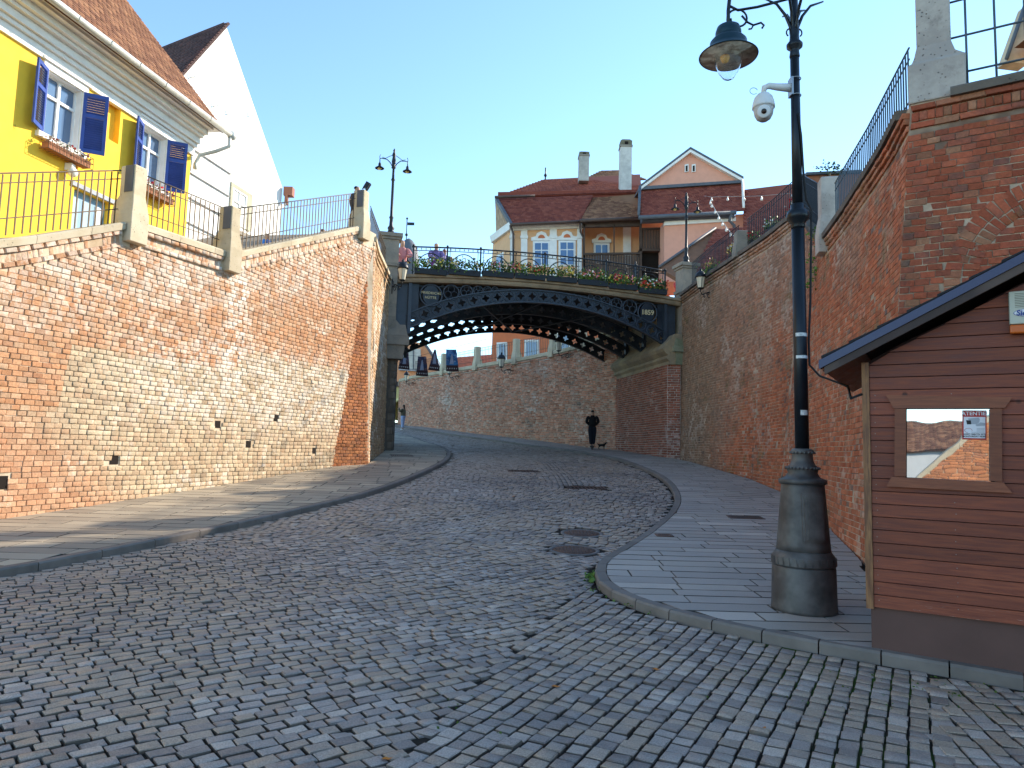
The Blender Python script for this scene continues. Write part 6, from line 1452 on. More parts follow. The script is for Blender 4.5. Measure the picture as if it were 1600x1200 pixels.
# roof: two slopes, metal verge strip, barge board, soffit boards
ez = lambda a: ea[1] + rs * ((a if a < AR else 2 * AR - a) - ea[0])
a_e = ea[0]; BK = -2.15
for sd in (0, 1):
    A = (lambda a: a) if sd == 0 else (lambda a: 2 * AR - a)
    MB().prism([kt(A(a_e), ez(a_e) - .03, OV - .012), kt(A(AR), ez(AR) - .03, OV - .012), kt(A(AR), ez(AR) - .055, OV - .012), kt(A(a_e), ez(a_e) - .055, OV - .012)], KN * (BK - OV)).obj('roof_deck', M('dark_wood', (.03, .014, .01)), kio)
    MB().prism([kt(A(a_e), ez(a_e) + .0, OV), kt(A(AR), ez(AR) + .0, OV), kt(A(AR), ez(AR) - .068, OV), kt(A(a_e), ez(a_e) - .068, OV)], -KN * .01).obj('verge_metal', M_ROOFM, kio)
    MB().prism([kt(A(a_e) , ez(a_e) + .0, OV - .012), kt(A(AR), ez(AR) + .0, OV - .012), kt(A(AR), ez(AR) + .006, OV - .012), kt(A(a_e), ez(a_e) + .006, OV - .012)], KN * (BK - OV)).obj('verge_metal', M_ROOFM, kio)
    MB().prism([kt(A(a_e + .04), ez(a_e + .04) - .070, OV - .015), kt(A(AR), ez(AR) - .070, OV - .015), kt(A(AR), ez(AR) - .135, OV - .015), kt(A(a_e + .04), ez(a_e + .04) - .135, OV - .015)], -KN * .028).obj('barge_board', M('weathered_board', (.11, .075, .06), .7, var=.25, col2=(.06, .04, .035), bump=.3), kio)
    for j in range(9):   # shingle courses poking above the strip
        a1 = a_e + .02 + j * (AR - a_e) / 9; a2 = a1 + (AR - a_e) / 9 + .03
        MB().prism([kt(A(a1), ez(a1) + .028, OV + .005), kt(A(a2), ez(a2) + .010, OV + .005), kt(A(a2), ez(a2) + .004, OV + .005), kt(A(a1), ez(a1) + .008, OV + .005)], KN * (BK - OV)).obj('shingle_course', M_SHING, kio)
    for j in range(7):
        o0 = -.0 - j * .3; MB().prism([kt(A(a_e + .02), ez(a_e + .02) - .07, OV - .05 - j * .3), kt(A(.02), ez(.02) - .07, OV - .05 - j * .3), kt(A(.02), ez(.02) - .085, OV - .05 - j * .3), kt(A(a_e + .02), ez(a_e + .02) - .085, OV - .05 - j * .3)], -KN * .29).obj('soffit_board', M_TRIMW, kio)

# ================================================================== STREET LAMP
LB = Vector((2.86, 6.92, float(g(2.86, 6.92)) + KH)); M_CI = M('cast_iron_grey', (.125, .118, .11), .55, .35, var=.3, sc=5, bump=.25, bsc=70, col2=(.075, .07, .068), mixsc=3); M_CIB = M('cast_iron_black', (.018, .022, .028), .35, .5, var=.2, bump=.1)
lp = empty('street_lamp', LB, 'tall black cast iron street lamp standing on the right pavement', 'street lamp')
MB().lathe([(.298, -.01), (.300, .02), (.296, .06), (.289, .40), (.285, .41), (.28, .415)], LB, 40).obj('drum_base', M_CI, lp)
pr = MB().lathe([(.27, .41), (.295, .43), (.29, .50), (.26, .54), (.25, .56)], LB, 40)
for k in range(28):
    a = 2 * PI * k / 28; pr.ball(LB + Vector((.297 * math.cos(a), .297 * math.sin(a), .475)), .045, 6, sq=(.6, .6, 1.0)) if False else pr.box(LB + Vector((.286 * math.cos(a), .286 * math.sin(a), .468)), (.022, .052, .07), Matrix.Rotation(a, 3, 'Z'), taper=.7)
pr.obj('petal_ring', M_CI, lp)
MB().lathe([(.25, .55), (.243, .62), (.20, 1.15), (.198, 1.20)], LB, 40).obj('pedestal', M_CI, lp)
# access door on the pedestal
an = -1.52 ; dv = Vector((math.cos(an), math.sin(an), 0)); dt = Vector((-dv.y, dv.x, 0))
def pd(w, z, o): r_ = .244 - (z - .62) * .081 + o; aa = an + w / r_; return LB + Vector((r_ * math.cos(aa), r_ * math.sin(aa), z))
for (hw, za, zb_, o) in ((.110, .66, 1.11, .014), (.094, .68, 1.09, .030), (.074, .70, 1.07, .040)):
    mb = MB(); V_ = []; nn = 7
    for o_ in (o, -.01):
        for z in (za, zb_):
            for i in range(nn): V_.append(pd(-hw + 2 * hw * i / (nn - 1), z, o_))
    F_ = [(i, i + 1, nn + i + 1, nn + i) for i in range(nn - 1)] + [(i, i + 1, 2 * nn + i + 1, 2 * nn + i) for i in range(nn - 1)] + [(nn + i, nn + i + 1, 3 * nn + i + 1, 3 * nn + i) for i in range(nn - 1)] + [(0, nn, 3 * nn, 2 * nn), (nn - 1, 2 * nn - 1, 4 * nn - 1, 3 * nn - 1)]
    mb.add(V_, F_).obj('access_door', M_CI, lp)
MB().ball(pd(.06, 1.04, .02), .016, 8).obj('door_lock', M_CIB, lp)
MB().lathe([(.20, 1.19), (.222, 1.20), (.222, 1.235), (.19, 1.245), (.16, 1.26), (.135, 1.30), (.145, 1.33), (.15, 1.35), (.115, 1.38), (.10, 1.42), (.095, 1.48), (.11, 1.50), (.10, 1.525), (.075, 1.535)], LB, 36).obj('neck', M_CI, lp)
for (rz_, zr_, nr_, rb_) in ((.152, 1.345, 26, .014), (.11, 1.495, 18, .013)):
    mb = MB(); [mb.ball(LB + Vector((rz_ * math.cos(2 * PI * k / nr_), rz_ * math.sin(2 * PI * k / nr_), zr_)), rb_, 6) for k in range(nr_)]; mb.obj('bead_ring', M_CI, lp)
LEANV = Vector((-.012, 0, 1))
def lz(z, x=0, y=0): return LB + Vector((-.008 * (z - 1.5) + x, y, z))
MB().tube([lz(1.53), lz(2.5), lz(3.78)], [.066, .064, .062], 16).obj('pole', M_CIB, lp)
MB().lathe([(.062, 3.74), (.068, 3.76), (.068, 3.80), (.105, 3.84), (.112, 3.88), (.10, 3.92), (.07, 3.945), (.07, 3.99), (.055, 4.0)], LB + Vector((-.018, 0, 0)), 24).obj('collar', M_CIB, lp)
MB().tube([lz(3.98), lz(4.8), lz(5.62)], [.05, .047, .045], 14).obj('pole', M_CIB, lp)
MB().lathe([(.045, 5.55), (.052, 5.57), (.045, 5.62), (.045, 5.64), (.078, 5.67), (.08, 5.70), (.05, 5.74), (.045, 5.80), (.05, 5.83), (.045, 5.9), (.035, 6.3)], LB + Vector((-.032, 0, 0)), 20).obj('finial_knob', M_CIB, lp)
fl = MB(); top = lz(5.78)
for k, (dx, dy) in enumerate(((-1, 0), (1, .1), (.1, -1), (0, 1), (-.5, -.6), (.6, .6))):
    fl.tube([top + Vector((dx * .02, dy * .02, 0)), top + Vector((dx * .04, dy * .04, .12)), top + Vector((dx * .09, dy * .09, .24)), top + Vector((dx * .18, dy * .18, .36)), top + Vector((dx * .32, dy * .3, .42))], [.02, .018, .016, .014, .008], 6)
for dx in (-1, 1): fl.tube([top + Vector((dx * (.05 + .03 * math.cos(t)), 0, .05 + .04 * math.sin(t))) for t in np.linspace(-1.2, 2.5, 8)], .008, 5)
fl.obj('leaf_flourish', M_CIB, lp)
hx = at(1138, 60, 6.92); hd_ = Vector((hx.x, 6.92, 0)); P_ = lambda x, z: Vector((x, 6.92, LB.z + z))
x0 = lz(6.2).x; x1 = hx.x
arm = MB().tube([P_(x0, 6.2), P_(x0 - .10, 6.42), P_(x0 - .3, 6.55), P_((x0 + x1) / 2, 6.56), P_(x1 + .12, 6.45), P_(x1 + .02, 6.25), P_(x1, 6.05), P_(x1, 5.72)], [.03, .028, .026, .024, .022, .02, .019, .018], 8)
c_ = P_(x1 + .10, 5.965); arm.tube([c_ + Vector((.055 * math.cos(t) * (1 + t / 9), 0, .055 * math.sin(t) * (1 + t / 9))) for t in np.linspace(PI, 3.4 * PI, 22)], .011, 6)
arm.tube([P_(x1 + .14, 6.0), P_(x1 + .2, 5.93), P_(x1 + .26, 5.90), P_(x1 + .34, 5.93), P_(x1 + .37, 5.90), P_(x1 + .35, 5.87)], .011, 6).tube([P_(x1 + .26, 5.90), P_(x1 + .24, 5.86), P_(x1 + .21, 5.855)], .009, 6)
arm.tube([P_(x1 + .02, 6.1), P_(x1 + .1, 6.06), P_(x1 + .3, 6.1), P_(x0 - .05, 6.2)], .014, 6).obj('arm', M_CIB, lp)
# luminaire
zc_ = lambda py: at(1138, py, 6.92).z - LB.z
hb = Vector((x1, 6.92, LB.z)); M_LUM = M('lamp_dark_blue', (.012, .035, .05), .4, .3, var=.15, bump=0)
zr = zc_(88)
MB().lathe([(.02, zr + .34), (.07, zr + .34), (.115, zr + .31), (.13, zr + .26), (.13, zr + .22), (.125, zr + .19), (.16, zr + .18), (.185, zr + .15), (.19, zr + .10), (.20, zr + .08), (.285, zr + .01), (.297, zr), (.293, zr - .006), (.20, zr + .06), (.15, zr + .075), (.02, zr + .075)], hb, 40).obj('lamp_shade', M_LUM, lp)
MB().lathe([(.288, zr - .004), (.20, zr + .052), (.145, zr + .066), (.02, zr + .066)], hb, 40).obj('reflector', M('dusty_white_enamel', (.42, .38, .33), .6, var=.3, sc=14, col2=(.2, .15, .12), mixsc=9, bump=0), lp)
MB().lathe([(.145, zr + .06), (.155, zr + .055), (.155, zr + .035), (.14, zr + .03)], hb, 32).obj('gasket', G_BLACK, lp)
b = NB('clear_glass_bowl'); b.set(b.b.inputs['Transmission Weight'], .97); b.set(b.b.inputs['IOR'], 1.12); M_BOWL = b.done((.93, .95, .95), .04, 0, None, .6)
MB().lathe([(.138, zr + .04), (.14, zr - .02), (.125, zr - .10), (.095, zr - .18), (.055, zr - .235), (.02, zr - .255), (.001, zr - .257), (.001, zr - .252), (.05, zr - .23), (.09, zr - .175), (.12, zr - .10), (.135, zr - .02), (.133, zr + .04)], hb, 36).obj('glass_bowl', M_BOWL, lp)
MB().lathe([(.02, zr + .06), (.045, zr + .05), (.05, zr - .02), (.035, zr - .06), (.01, zr - .075)], hb + Vector((-.035, 0, 0)), 16).obj('bulb', M('amber_bulb', (.75, .42, .10), .3, var=.05, bump=0), lp)
for (z, h_, w, lb) in ((2.64, .035, .07, 'a'), (2.42, .03, .07, 'b'), (1.86, .05, .035, 'c')):
    mb = MB(); V_ = []; r_ = .0665
    for z_ in (z, z + h_):
        for t in np.linspace(-w / r_, w / r_, 9): V_.append(lz(z_) + Vector((r_ * math.sin(t), -r_ * math.cos(t), 0)))
    mb.add(V_, [(i, i + 1, 9 + i + 1, 9 + i) for i in range(8)]).obj('sticker', M('sticker_white', (.6, .6, .58), .5, var=.3, sc=60), lp)
# camera and its bracket
M_CAMW = M('camera_white', (.62, .62, .62), .45, var=.05, bump=0)
pc_ = at(1193, 170, 6.92); zb2 = at(1215, 136, 6.92).z; xp = lz(zb2 - LB.z).x
cc = empty('surveillance_camera', (xp, 6.92, zb2), 'white dome surveillance camera hanging on an arm from the lamp pole', 'camera')
MB().tube([(xp - .05, 6.92, zb2 - .005), (xp - .18, 6.92, zb2 + .0), (pc_.x + .06, 6.92, zb2 + .01), (pc_.x + .01, 6.92, zb2 - .01), (pc_.x, 6.92, zb2 - .07)], [.045, .037, .032, .030, .026], 12).obj('bracket_arm', M_CAMW, cc)
MB().box((xp - .045, 6.92, zb2), (.02, .10, .19)).tube([(xp + .055 * math.cos(t), 6.92 + .055 * math.sin(t), zb2 + .09) for t in np.linspace(0, 2 * PI, 15)[:-1]], .006, 4, closed=True).tube([(xp + .055 * math.cos(t), 6.92 + .055 * math.sin(t), zb2 - .09) for t in np.linspace(0, 2 * PI, 15)[:-1]], .006, 4, closed=True).obj('clamp', M('galvanised', (.35, .36, .38), .35, .8), cc)
b0 = Vector((pc_.x, 6.92, zb2 - .07))
MB().lathe([(.03, .0), (.06, -.015), (.09, -.05), (.105, -.10), (.112, -.145), (.112, -.16), (.10, -.165)], b0, 28).obj('housing', M_CAMW, cc)
MB().lathe([(.10, -.160), (.098, -.19), (.09, -.235), (.07, -.275), (.04, -.297), (.01, -.302)], b0, 28).obj('dome', M('camera_grey', (.42, .41, .40), .4, bump=0), cc)
fd = Vector((-.30, -.95, -.25)).normalized(); q = b0 + Vector((0, 0, -.215)); rot = fd.to_track_quat('Z', 'Y').to_matrix()
MB().lathe([(.065, .055), (.065, .09), (.055, .095)], q, 24, R=rot).obj('face_plate', M_CAMW, cc)
MB().lathe([(.026, .09), (.026, .102), (.02, .104)], q + rot @ Vector((.0, .0, 0)), 18, R=rot).obj('lens', M('black_lens', (.01, .008, .008), .1, bump=0), cc)
MB().tube([b0 + Vector((-.1, 0, .02)) + Vector((.04 * math.cos(t), 0, .035 * math.sin(t))) for t in np.linspace(.3, 5.6, 12)], .003, 4).obj('safety_wire', G_BLACK, cc)
ca = empty('hanging_cable', lz(4.9), 'black cable running down the lamp pole and sagging over to the hut', 'cable')
kx, kz_ = kp(1347, 616, .03)
MB().tube([lz(4.93, .0, -.06), lz(4.7, .03, -.05), lz(4.3, .055, -.03), lz(4.05, .09), lz(3.95, .14), lz(3.6, .13), lz(3.0, .11), lz(2.6, .085), lz(2.36, .08, -.02), lz(2.25, .16, -.06), lz(2.13, .32, -.3), kt(kx - .08, kz_ - .035, .06), kt(kx, kz_, .03)], .011, 6).obj('cable', M('rubber_black', (.012, .012, .013), .6, bump=0), ca)
# ================================================================== PEOPLE
def skin(name, pts, edges, mat, parent, sub=1):
    me = bpy.data.meshes.new(name); me.from_pydata([tuple(p[0]) for p in pts], edges, []); me.materials.append(mat)
    o = bpy.data.objects.new(name, me); link(o, parent); md = o.modifiers.new('skin', 'SKIN'); md.use_smooth_shade = True
    for i, p in enumerate(pts): sv = me.skin_vertices[0].data[i]; sv.radius = (p[1], p[2] if len(p) > 2 else p[1]); sv.use_root = i == 0
    ss = o.modifiers.new('sub', 'SUBSURF'); ss.levels = sub; ss.render_levels = sub + 1
    return o
M_SKIN = M('skin', (.42, .24, .16), .6, var=.05, bump=0)
def person(P, face, H, label, top, legs, hair, pose='stand', group=None, longhair=False, shoes=None, sleeves=True):
    f = Vector((math.sin(face), math.cos(face), 0)); r = Vector((f.y, -f.x, 0)); P = Vector(P); T = lambda x, y, z: P + r * (x * H) + f * (y * H) + Vector((0, 0, z * H))
    e = empty('person', P, label, 'person', group)
    arms = {'stand': [[(-.115, 0, .80), (-.135, -.01, .64), (-.125, .04, .49)], [(.115, 0, .80), (.135, -.01, .64), (.125, .04, .49)]],
            'ride': [[(-.125, 0, .80), (-.155, .0, .66), (-.08, .13, .62)], [(.125, 0, .80), (.155, .0, .66), (.08, .13, .62)]],
            'photo': [[(-.11, 0, .80), (-.12, .08, .70), (-.06, .17, .84)], [(.11, 0, .80), (.12, .06, .68), (.07, .15, .72)]],
            'lean': [[(-.115, 0, .80), (-.15, .09, .68), (-.08, .19, .64)], [(.115, 0, .80), (.15, .09, .68), (.08, .19, .64)]]}[pose]
    st = {'stand': (.0, .0), 'ride': (.03, -.03), 'photo': (.02, -.02), 'lean': (0, 0)}[pose]
    hx = .05; k = {'ride': .032}.get(pose, .055)
    J = [(T(0, 0, .53), .045 * H, .04 * H), (T(0, .0, .62), .060 * H, .046 * H), (T(0, 0, .73), .072 * H, .052 * H), (T(0, 0, .81), .05 * H, .04 * H), (T(0, .005, .85), .03 * H), (T(0, .012, .89), .042 * H, .05 * H), (T(0, .008, .945), .046 * H, .052 * H), (T(0, 0, .985), .024 * H)]
    E_ = [(0, 1), (1, 2), (2, 3), (3, 4), (4, 5), (5, 6), (6, 7)]
    for sd, a in ((-1, arms[0]), (1, arms[1])):
        n = len(J); J += [(T(*a[0]), .03 * H), (T(*a[1]), .023 * H), (T(*a[2]), .016 * H), (T(a[2][0] * .97, a[2][1] + .035, a[2][2] - .012), .018 * H, .010 * H), (T(a[2][0] * .93, a[2][1] + .06, a[2][2] - .02), .010 * H)]; E_ += [(3, n), (n, n + 1), (n + 1, n + 2), (n + 2, n + 3), (n + 3, n + 4)]
        y_ = st[0] if sd > 0 else st[1]; n = len(J)
        J += [(T(sd * hx, 0, .49), .048 * H), (T(sd * (hx + k) / 2, y_ * .6 + .01, .28), .034 * H), (T(sd * k, y_, .06), .021 * H), (T(sd * k, y_ + .015, .022), .022 * H), (T(sd * k, y_ + .085, .016), .016 * H)]; E_ += [(0, n), (n, n + 1), (n + 1, n + 2), (n + 2, n + 3), (n + 3, n + 4)]
    skin('body', J, E_, M_SKIN, e)
    c = .016 * H
    Jt = [(T(0, 0, .455), .088 * H + c, .066 * H + c), (T(0, 0, .60), .082 * H + c, .06 * H + c), (T(0, 0, .73), .098 * H + c, .068 * H + c), (T(0, 0, .805), .07 * H + c, .045 * H + c), (T(0, .004, .855), .042 * H + c)]; Et = [(0, 1), (1, 2), (2, 3), (3, 4)]
    skin('jacket', Jt, Et, top, e)
    for a in arms:
        i_ = (a[0][0] * .3, a[0][1], a[0][2] - .02); skin('sleeve', [(T(*i_), .040 * H + c), (T(*a[0]), .036 * H + c), (T(*a[1]), .030 * H + c), (T(*a[2]), .022 * H + c)], [(0, 1), (1, 2), (2, 3)], top, e)
    Jl = [(T(0, 0, .62), .074 * H + c, .054 * H + c)]; El = []
    for sd in (-1, 1):
        y_ = st[0] if sd > 0 else st[1]; n = len(Jl); Jl += [(T(sd * hx, 0, .48), .058 * H + c), (T(sd * (hx + k) / 2, y_ * .6 + .01, .28), .044 * H + c), (T(sd * k, y_, .07), .032 * H + c)]; El += [(0, n), (n, n + 1), (n + 1, n + 2)]
    skin('trousers', Jl, El, legs, e)
    for sd in (-1, 1):
        y_ = st[0] if sd > 0 else st[1]; skin('shoe', [(T(sd * k, y_ - .015, .024), .026 * H), (T(sd * k, y_ + .04, .022), .026 * H), (T(sd * k, y_ + .09, .018), .020 * H)], [(0, 1), (1, 2)], shoes or M('dark_shoes', (.02, .02, .02), .6), e)
    hp = [(T(0, .004, .988), .03 * H), (T(0, -.008, .955), .05 * H, .054 * H), (T(0, -.022, .92), .046 * H, .04 * H)]; he = [(0, 1), (1, 2)]
    if longhair: hp += [(T(0, -.035, .86), .045 * H, .03 * H), (T(0, -.04, .79), .035 * H, .02 * H)]; he += [(2, 3), (3, 4)]
    skin('hair', hp, he, hair, e)
    return e, T
M_BLK = M('black_cloth', (.008, .008, .010), .9, var=.1, bump=.1); M_DRK = M('dark_navy_cloth', (.010, .012, .02), .9, var=.1, bump=.1); M_HAIR = M('dark_hair', (.015, .010, .008), .6, bump=0); M_HAIRB = M('brown_hair', (.12, .055, .03), .6, bump=0)
wp_ = at(925, 702, 32.6); wp_.z = float(g(wp_.x, wp_.y)) + KH + .10
pe, T = person(wp_, .10, 1.74, 'person in black riding a kick scooter up the right pavement', M_BLK, M_DRK, M_HAIR, 'ride')
sc_ = empty('kick_scooter', wp_ - Vector((0, 0, .1)), 'black kick scooter ridden up the pavement', 'scooter'); f = Vector((math.sin(.1), math.cos(.1), 0)); S = lambda x, y, z: wp_ + f * y + Vector((f.y, -f.x, 0)) * x + Vector((0, 0, z))
Rs = Matrix.Rotation(-.1, 3, 'Z')
MB().box(S(0, .0, -.03), (.14, .62, .03), Rs).obj('deck', G_BLACK, sc_)
for y in (-.36, .44):
    w = MB(); w.tube([S(0, y + .10 * math.cos(t), -.0 + .10 * math.sin(t)) for t in np.linspace(0, 2 * PI, 17)[:-1]], .02, 6, closed=True).obj('wheel', G_BLACK, sc_)
MB().tube([S(0, .44, .0), S(0, .40, .3), S(0, .28, 1.02)], .018, 6).tube([S(-.22, .27, 1.03), S(.22, .27, 1.03)], .015, 6).tube([S(0, .3, -.02), S(0, .42, .12)], .02, 6).obj('stem', G_BLACK, sc_)
MB().tube([S(0, -.3, -.03), S(0, -.36, .1), S(0, -.47, .06)], .02, 4).obj('mudguard', G_BLACK, sc_)
# small dark dog further along
dp = at(940, 701, 32.9); dp.z = float(g(dp.x, dp.y)) + KH; dg = empty('dog', dp, 'tiny black dog on the pavement beside the scooter rider', 'dog')
D_ = lambda x, y, z: dp + Vector((x, y, z))
Jd = [(D_(-.02, 0, .20), .055), (D_(.11, .0, .21), .06), (D_(.17, 0, .26), .035), (D_(.20, -.01, .32), .04), (D_(.26, -.02, .31), .018), (D_(-.12, 0, .205), .05), (D_(-.18, 0, .25), .015), (D_(-.24, 0, .32), .008)]; Ed = [(0, 1), (1, 2), (2, 3), (3, 4), (0, 5), (5, 6), (6, 7)]
for (i, x, s_) in ((1, .11, -1), (1, .11, 1), (5, -.12, -1), (5, -.12, 1)):
    n = len(Jd); kk = .02 if x < 0 else 0; Jd += [(D_(x + kk, s_ * .035, .15), .024), (D_(x - kk * 1.5, s_ * .035, .08), .014), (D_(x, s_ * .035, .02), .013), (D_(x + .025, s_ * .035, .012), .012)]; Ed += [(i, n), (n, n + 1), (n + 1, n + 2), (n + 2, n + 3)]
skin('body', Jd, Ed, M_BLK, dg)
for s_ in (-1, 1): MB().prism([D_(.185, s_ * .02, .345), D_(.205, s_ * .03, .34), D_(.19, s_ * .028, .39)], Vector((0, .006, 0))).obj('ear', M_BLK, dg)
wq = gp(629, 672, 0); wq.z = float(g(wq.x, wq.y)) + .01
person(wq, math.radians(-75), 1.66, 'woman in olive jacket and pale jeans holding up a phone by the left pier', M('olive_jacket', (.10, .085, .055), .85), M('pale_jeans', (.33, .42, .62), .8), M_HAIR, 'photo', longhair=True, shoes=M('white_shoes', (.7, .7, .7), .6))
ph = empty('phone', wq + Vector((-.28, .1, 1.4)), 'dark phone held up by the woman at the end of the street', 'phone'); q = wq + Vector((-.30, .10, 1.42)); MB().box(q, (.02, .08, .15)).obj('case', G_BLACK, ph); MB().box(q + Vector((.012, 0, 0)), (.004, .07, .13)).obj('screen', M_GLB, ph)
for (px_, pt_, off, lb, tc, hc, lh) in ((674, 379, .36, 'person in purple and blue leaning at the bridge railing on the left', M('purple_cloth', (.15, .12, .30), .8), M_HAIRB, False), (697, 400, .36, 'crouching person with brown hair low behind the bridge flowers', M('grey_blue_cloth', (.20, .25, .35), .8), M_HAIRB, False), (621, 374, .36, 'person in pink top right behind the left bridge lantern', M('pink_cloth', (.50, .20, .20), .8), M_HAIRB, True), (1054, 432, .3, 'child in red top near the right end of the bridge behind the flowers', M('red_cloth', (.55, .06, .05), .8), M_HAIR, False), (686, 388, .40, 'child in dark clothes at the bridge railing beside the person in purple', M('navy_cloth', (.03, .05, .12), .8), M_HAIRB, False)):
    q = at(px_, 400, 25.); 
    for _ in range(6): s_ = (q - BLp).dot(BE); q = at(px_, pt_, bp(s_, 0, off).y)
    s_ = (q - BLp).dot(BE); H = q.z - (zdeck(s_) + .27); q = bp(s_, zdeck(s_) + .27, off)
    person(q, PI * .9, H, lb, tc, M('jeans', (.05, .07, .13), .8), hc, 'lean', 'people on the bridge', longhair=lh)
for (px_, pt_, Y, H, lb, tc, hc) in ((418, 364, 18.5, 1.2, 'child in blue and pink on the left stairs seen through the railing', M('bright_blue_cloth', (.05, .22, .60), .8), M_HAIRB), (505, 357, 20.5, 1.5, 'person whose head just shows above the left stairs coping', M('beige_cloth', (.4, .3, .2), .8), M_HAIRB), (558, 290, 20.3, 1.7, 'person in dark cap mostly hidden behind the top left pillar', M('dark_stripes', (.05, .05, .06), .8), M_BLK)):
    q = at(px_, pt_, Y); q.z -= H; person(q, PI * .6, H, lb, tc, M('jeans', (.05, .07, .13)), hc, 'stand', 'people on the left stairs')

# ================================================================== BANNERS, STRING LIGHTS, BITS
b = NB('banner_print'); n_ = b.noise(3.5, 4, .7); gz = b.dot(b.n('ShaderNodeTexCoord').outputs['Generated'], (0, 0, 1))
c = b.mix(b.ramp(n_, .4, .6), (.05, .06, .12), (.16, .08, .08)); c = b.mix(b.ramp(b.noise(7, 4, .8), .56, .66), c, (.35, .38, .50)); M_BAN = b.done(c, .7, 0, None, .2)
b = NB('banner_print_blue'); n_ = b.noise(3.5, 4, .7); c = b.mix(b.ramp(n_, .4, .6), (.08, .26, .55), (.04, .10, .24)); c = b.mix(b.ramp(b.noise(6, 4, .8), .54, .64), c, (.50, .62, .80)); M_BANB = b.done(c, .7, 0, None, .2)
for (q, lb, mt) in (([(628, 548), (638, 549), (640, 578), (622, 576)], 'dark hanging banner half hidden by the left abutment', M_BAN), ([(653, 557), (666, 557), (669, 588), (650, 587)], 'lowest dark blue hanging banner, second from the left', M_BAN), ([(678.5, 546), (681, 546), (687, 580), (669, 578)], 'narrow triangular hanging banner with a pale figure', M_BAN), ([(697, 546), (713, 546), (717, 580.5), (697, 580)], 'bright blue hanging banner, rightmost of the four', M_BANB)):
    Y = 36.; P = [at(x, y, Y) for x, y in q]; e = empty('banner', P[0], lb, 'banner', 'event banners hung over the street')
    MB().prism(P, Vector((0, .02, 0))).obj('cloth', mt, e)
    a = P[3].lerp(P[0], .28); b_ = P[2].lerp(P[1], .28); MB().prism([P[3] - Vector((0, .004, 0)), P[2] - Vector((0, .004, 0)), b_ - Vector((0, .004, 0)), a - Vector((0, .004, 0))], Vector((0, .003, 0))).obj('printed_border', M('banner_border', (.06, .03, .035), .7), e)
    for k in range(5):
        t = (k + .7) / 5.6; p = P[3].lerp(P[2], t).lerp(P[0].lerp(P[1], t), .13); MB().box(p - Vector((0, .01, 0)), (.045 if k % 2 else .035, .004, .06)).obj('printed_mark', M_NW, e)
    xm = (P[0] + P[1]) / 2; xl = (P[3] + P[2]) / 2; c = xm.lerp(xl, .45) - Vector((0, .006, 0)); w = (P[2] - P[3]).length
    MB().prism([c + Vector((-w * .16, 0, -.25)), c + Vector((w * .16, 0, -.25)), c + Vector((w * .10, 0, .05)), c + Vector((w * .03, 0, .28)), c + Vector((-w * .04, 0, .26)), c + Vector((-w * .10, 0, .02))], Vector((0, .003, 0))).obj('printed_figure', M('pale_figure', (.38, .42, .55), .7), e)
cb = empty('span_wire', at(660, 548, 36), 'thin wires carrying the banners across the street', 'wire')
MB().tube([at(600, 552, 36), at(653, 556.5, 36), at(697, 545.5, 36.0), at(760, 530, 38)], .008, 4).obj('wire', G_BLACK, cb)
M_BULB = M('white_bulb', (.80, .80, .76), .3, var=.02, bump=0)
sl = empty('string_lights', at(1112, 316, 27), 'string of white bulbs from the right bridge lamp to the right wall', 'string lights')
pts = [at(1112, 308, 26.6), at(1137, 307, 25.5), at(1163, 307, 24.5), at(1190, 306, 23.5), at(1236, 302, 22)]; MB().tube([at(1100, 306, 27)] + pts, .007, 4).obj('wire', M('pale_wire', (.45, .45, .42), .6), sl)
pts2 = [at(1112, 318, 26.6).lerp(at(1155, 378, 22.5), t) + Vector((0, 0, -.12 * math.sin(PI * t))) for t in np.linspace(0, 1, 8)]; MB().tube(pts2, .012, 4).obj('wire', MATS['pale_wire'], sl)
for p in pts[:4] + pts2[:7] + [at(1110, 313, 26.6)]:
    MB().lathe([(.01, .0), (.015, -.03), (.018, -.05), (.04, -.10), (.042, -.13), (.028, -.16), (.005, -.17)], p, 10).obj('bulb', M_BULB, sl)
# weeds at the kerb corner, moss in joints, leaves on the cobbles
wd_ = empty('weed', gp(925, 912), 'green weeds growing at the kerb corner of the right pavement', 'weed'); mb = MB()
for _ in range(26): c = gp(918 + random.uniform(0, 16), 905 + random.uniform(-5, 8)); leaf_cloud(mb, c + Vector((0, 0, .03)), (.06, .06, .05), 5, .045)
for (x, y) in ((940, 922), (952, 932), (962, 938), (985, 950), (925, 925), (1010, 960)):
    c = gp(x, y); leaf_cloud(mb, c + Vector((0, 0, .015)), (.07, .05, .02), 9, .03)
mb.obj('leaves', M_LEAF, wd_)
ms = MB()
for _ in range(420):
    px_ = random.uniform(1090, 1600) if random.random() < .75 else random.uniform(620, 1100); py_ = random.gauss(1080, 26) if px_ > 1090 else random.uniform(1000, 1150)
    if py_ < 1020 or py_ > 1195: continue
    if px_ > 1350 and py_ < 1055: continue
    c = gp(px_, py_); 
    if not (c.x < 9 and c.y < 5.4 + .0 and (c.y < 5.13 or c.x < float(rkx(c.y)) - .05)): continue
    leaf_cloud(ms, c + Vector((0, 0, -.012)), (.05, .07, .008), 6, .022)
ms.obj('moss', M('moss_green', (.07, .12, .02), .95, var=.3, bump=0), None, kind='stuff', label='low moss growing in the cobble joints near the hut')
M_LL = M('fallen_leaf', (.45, .16, .03), .8, bump=0)
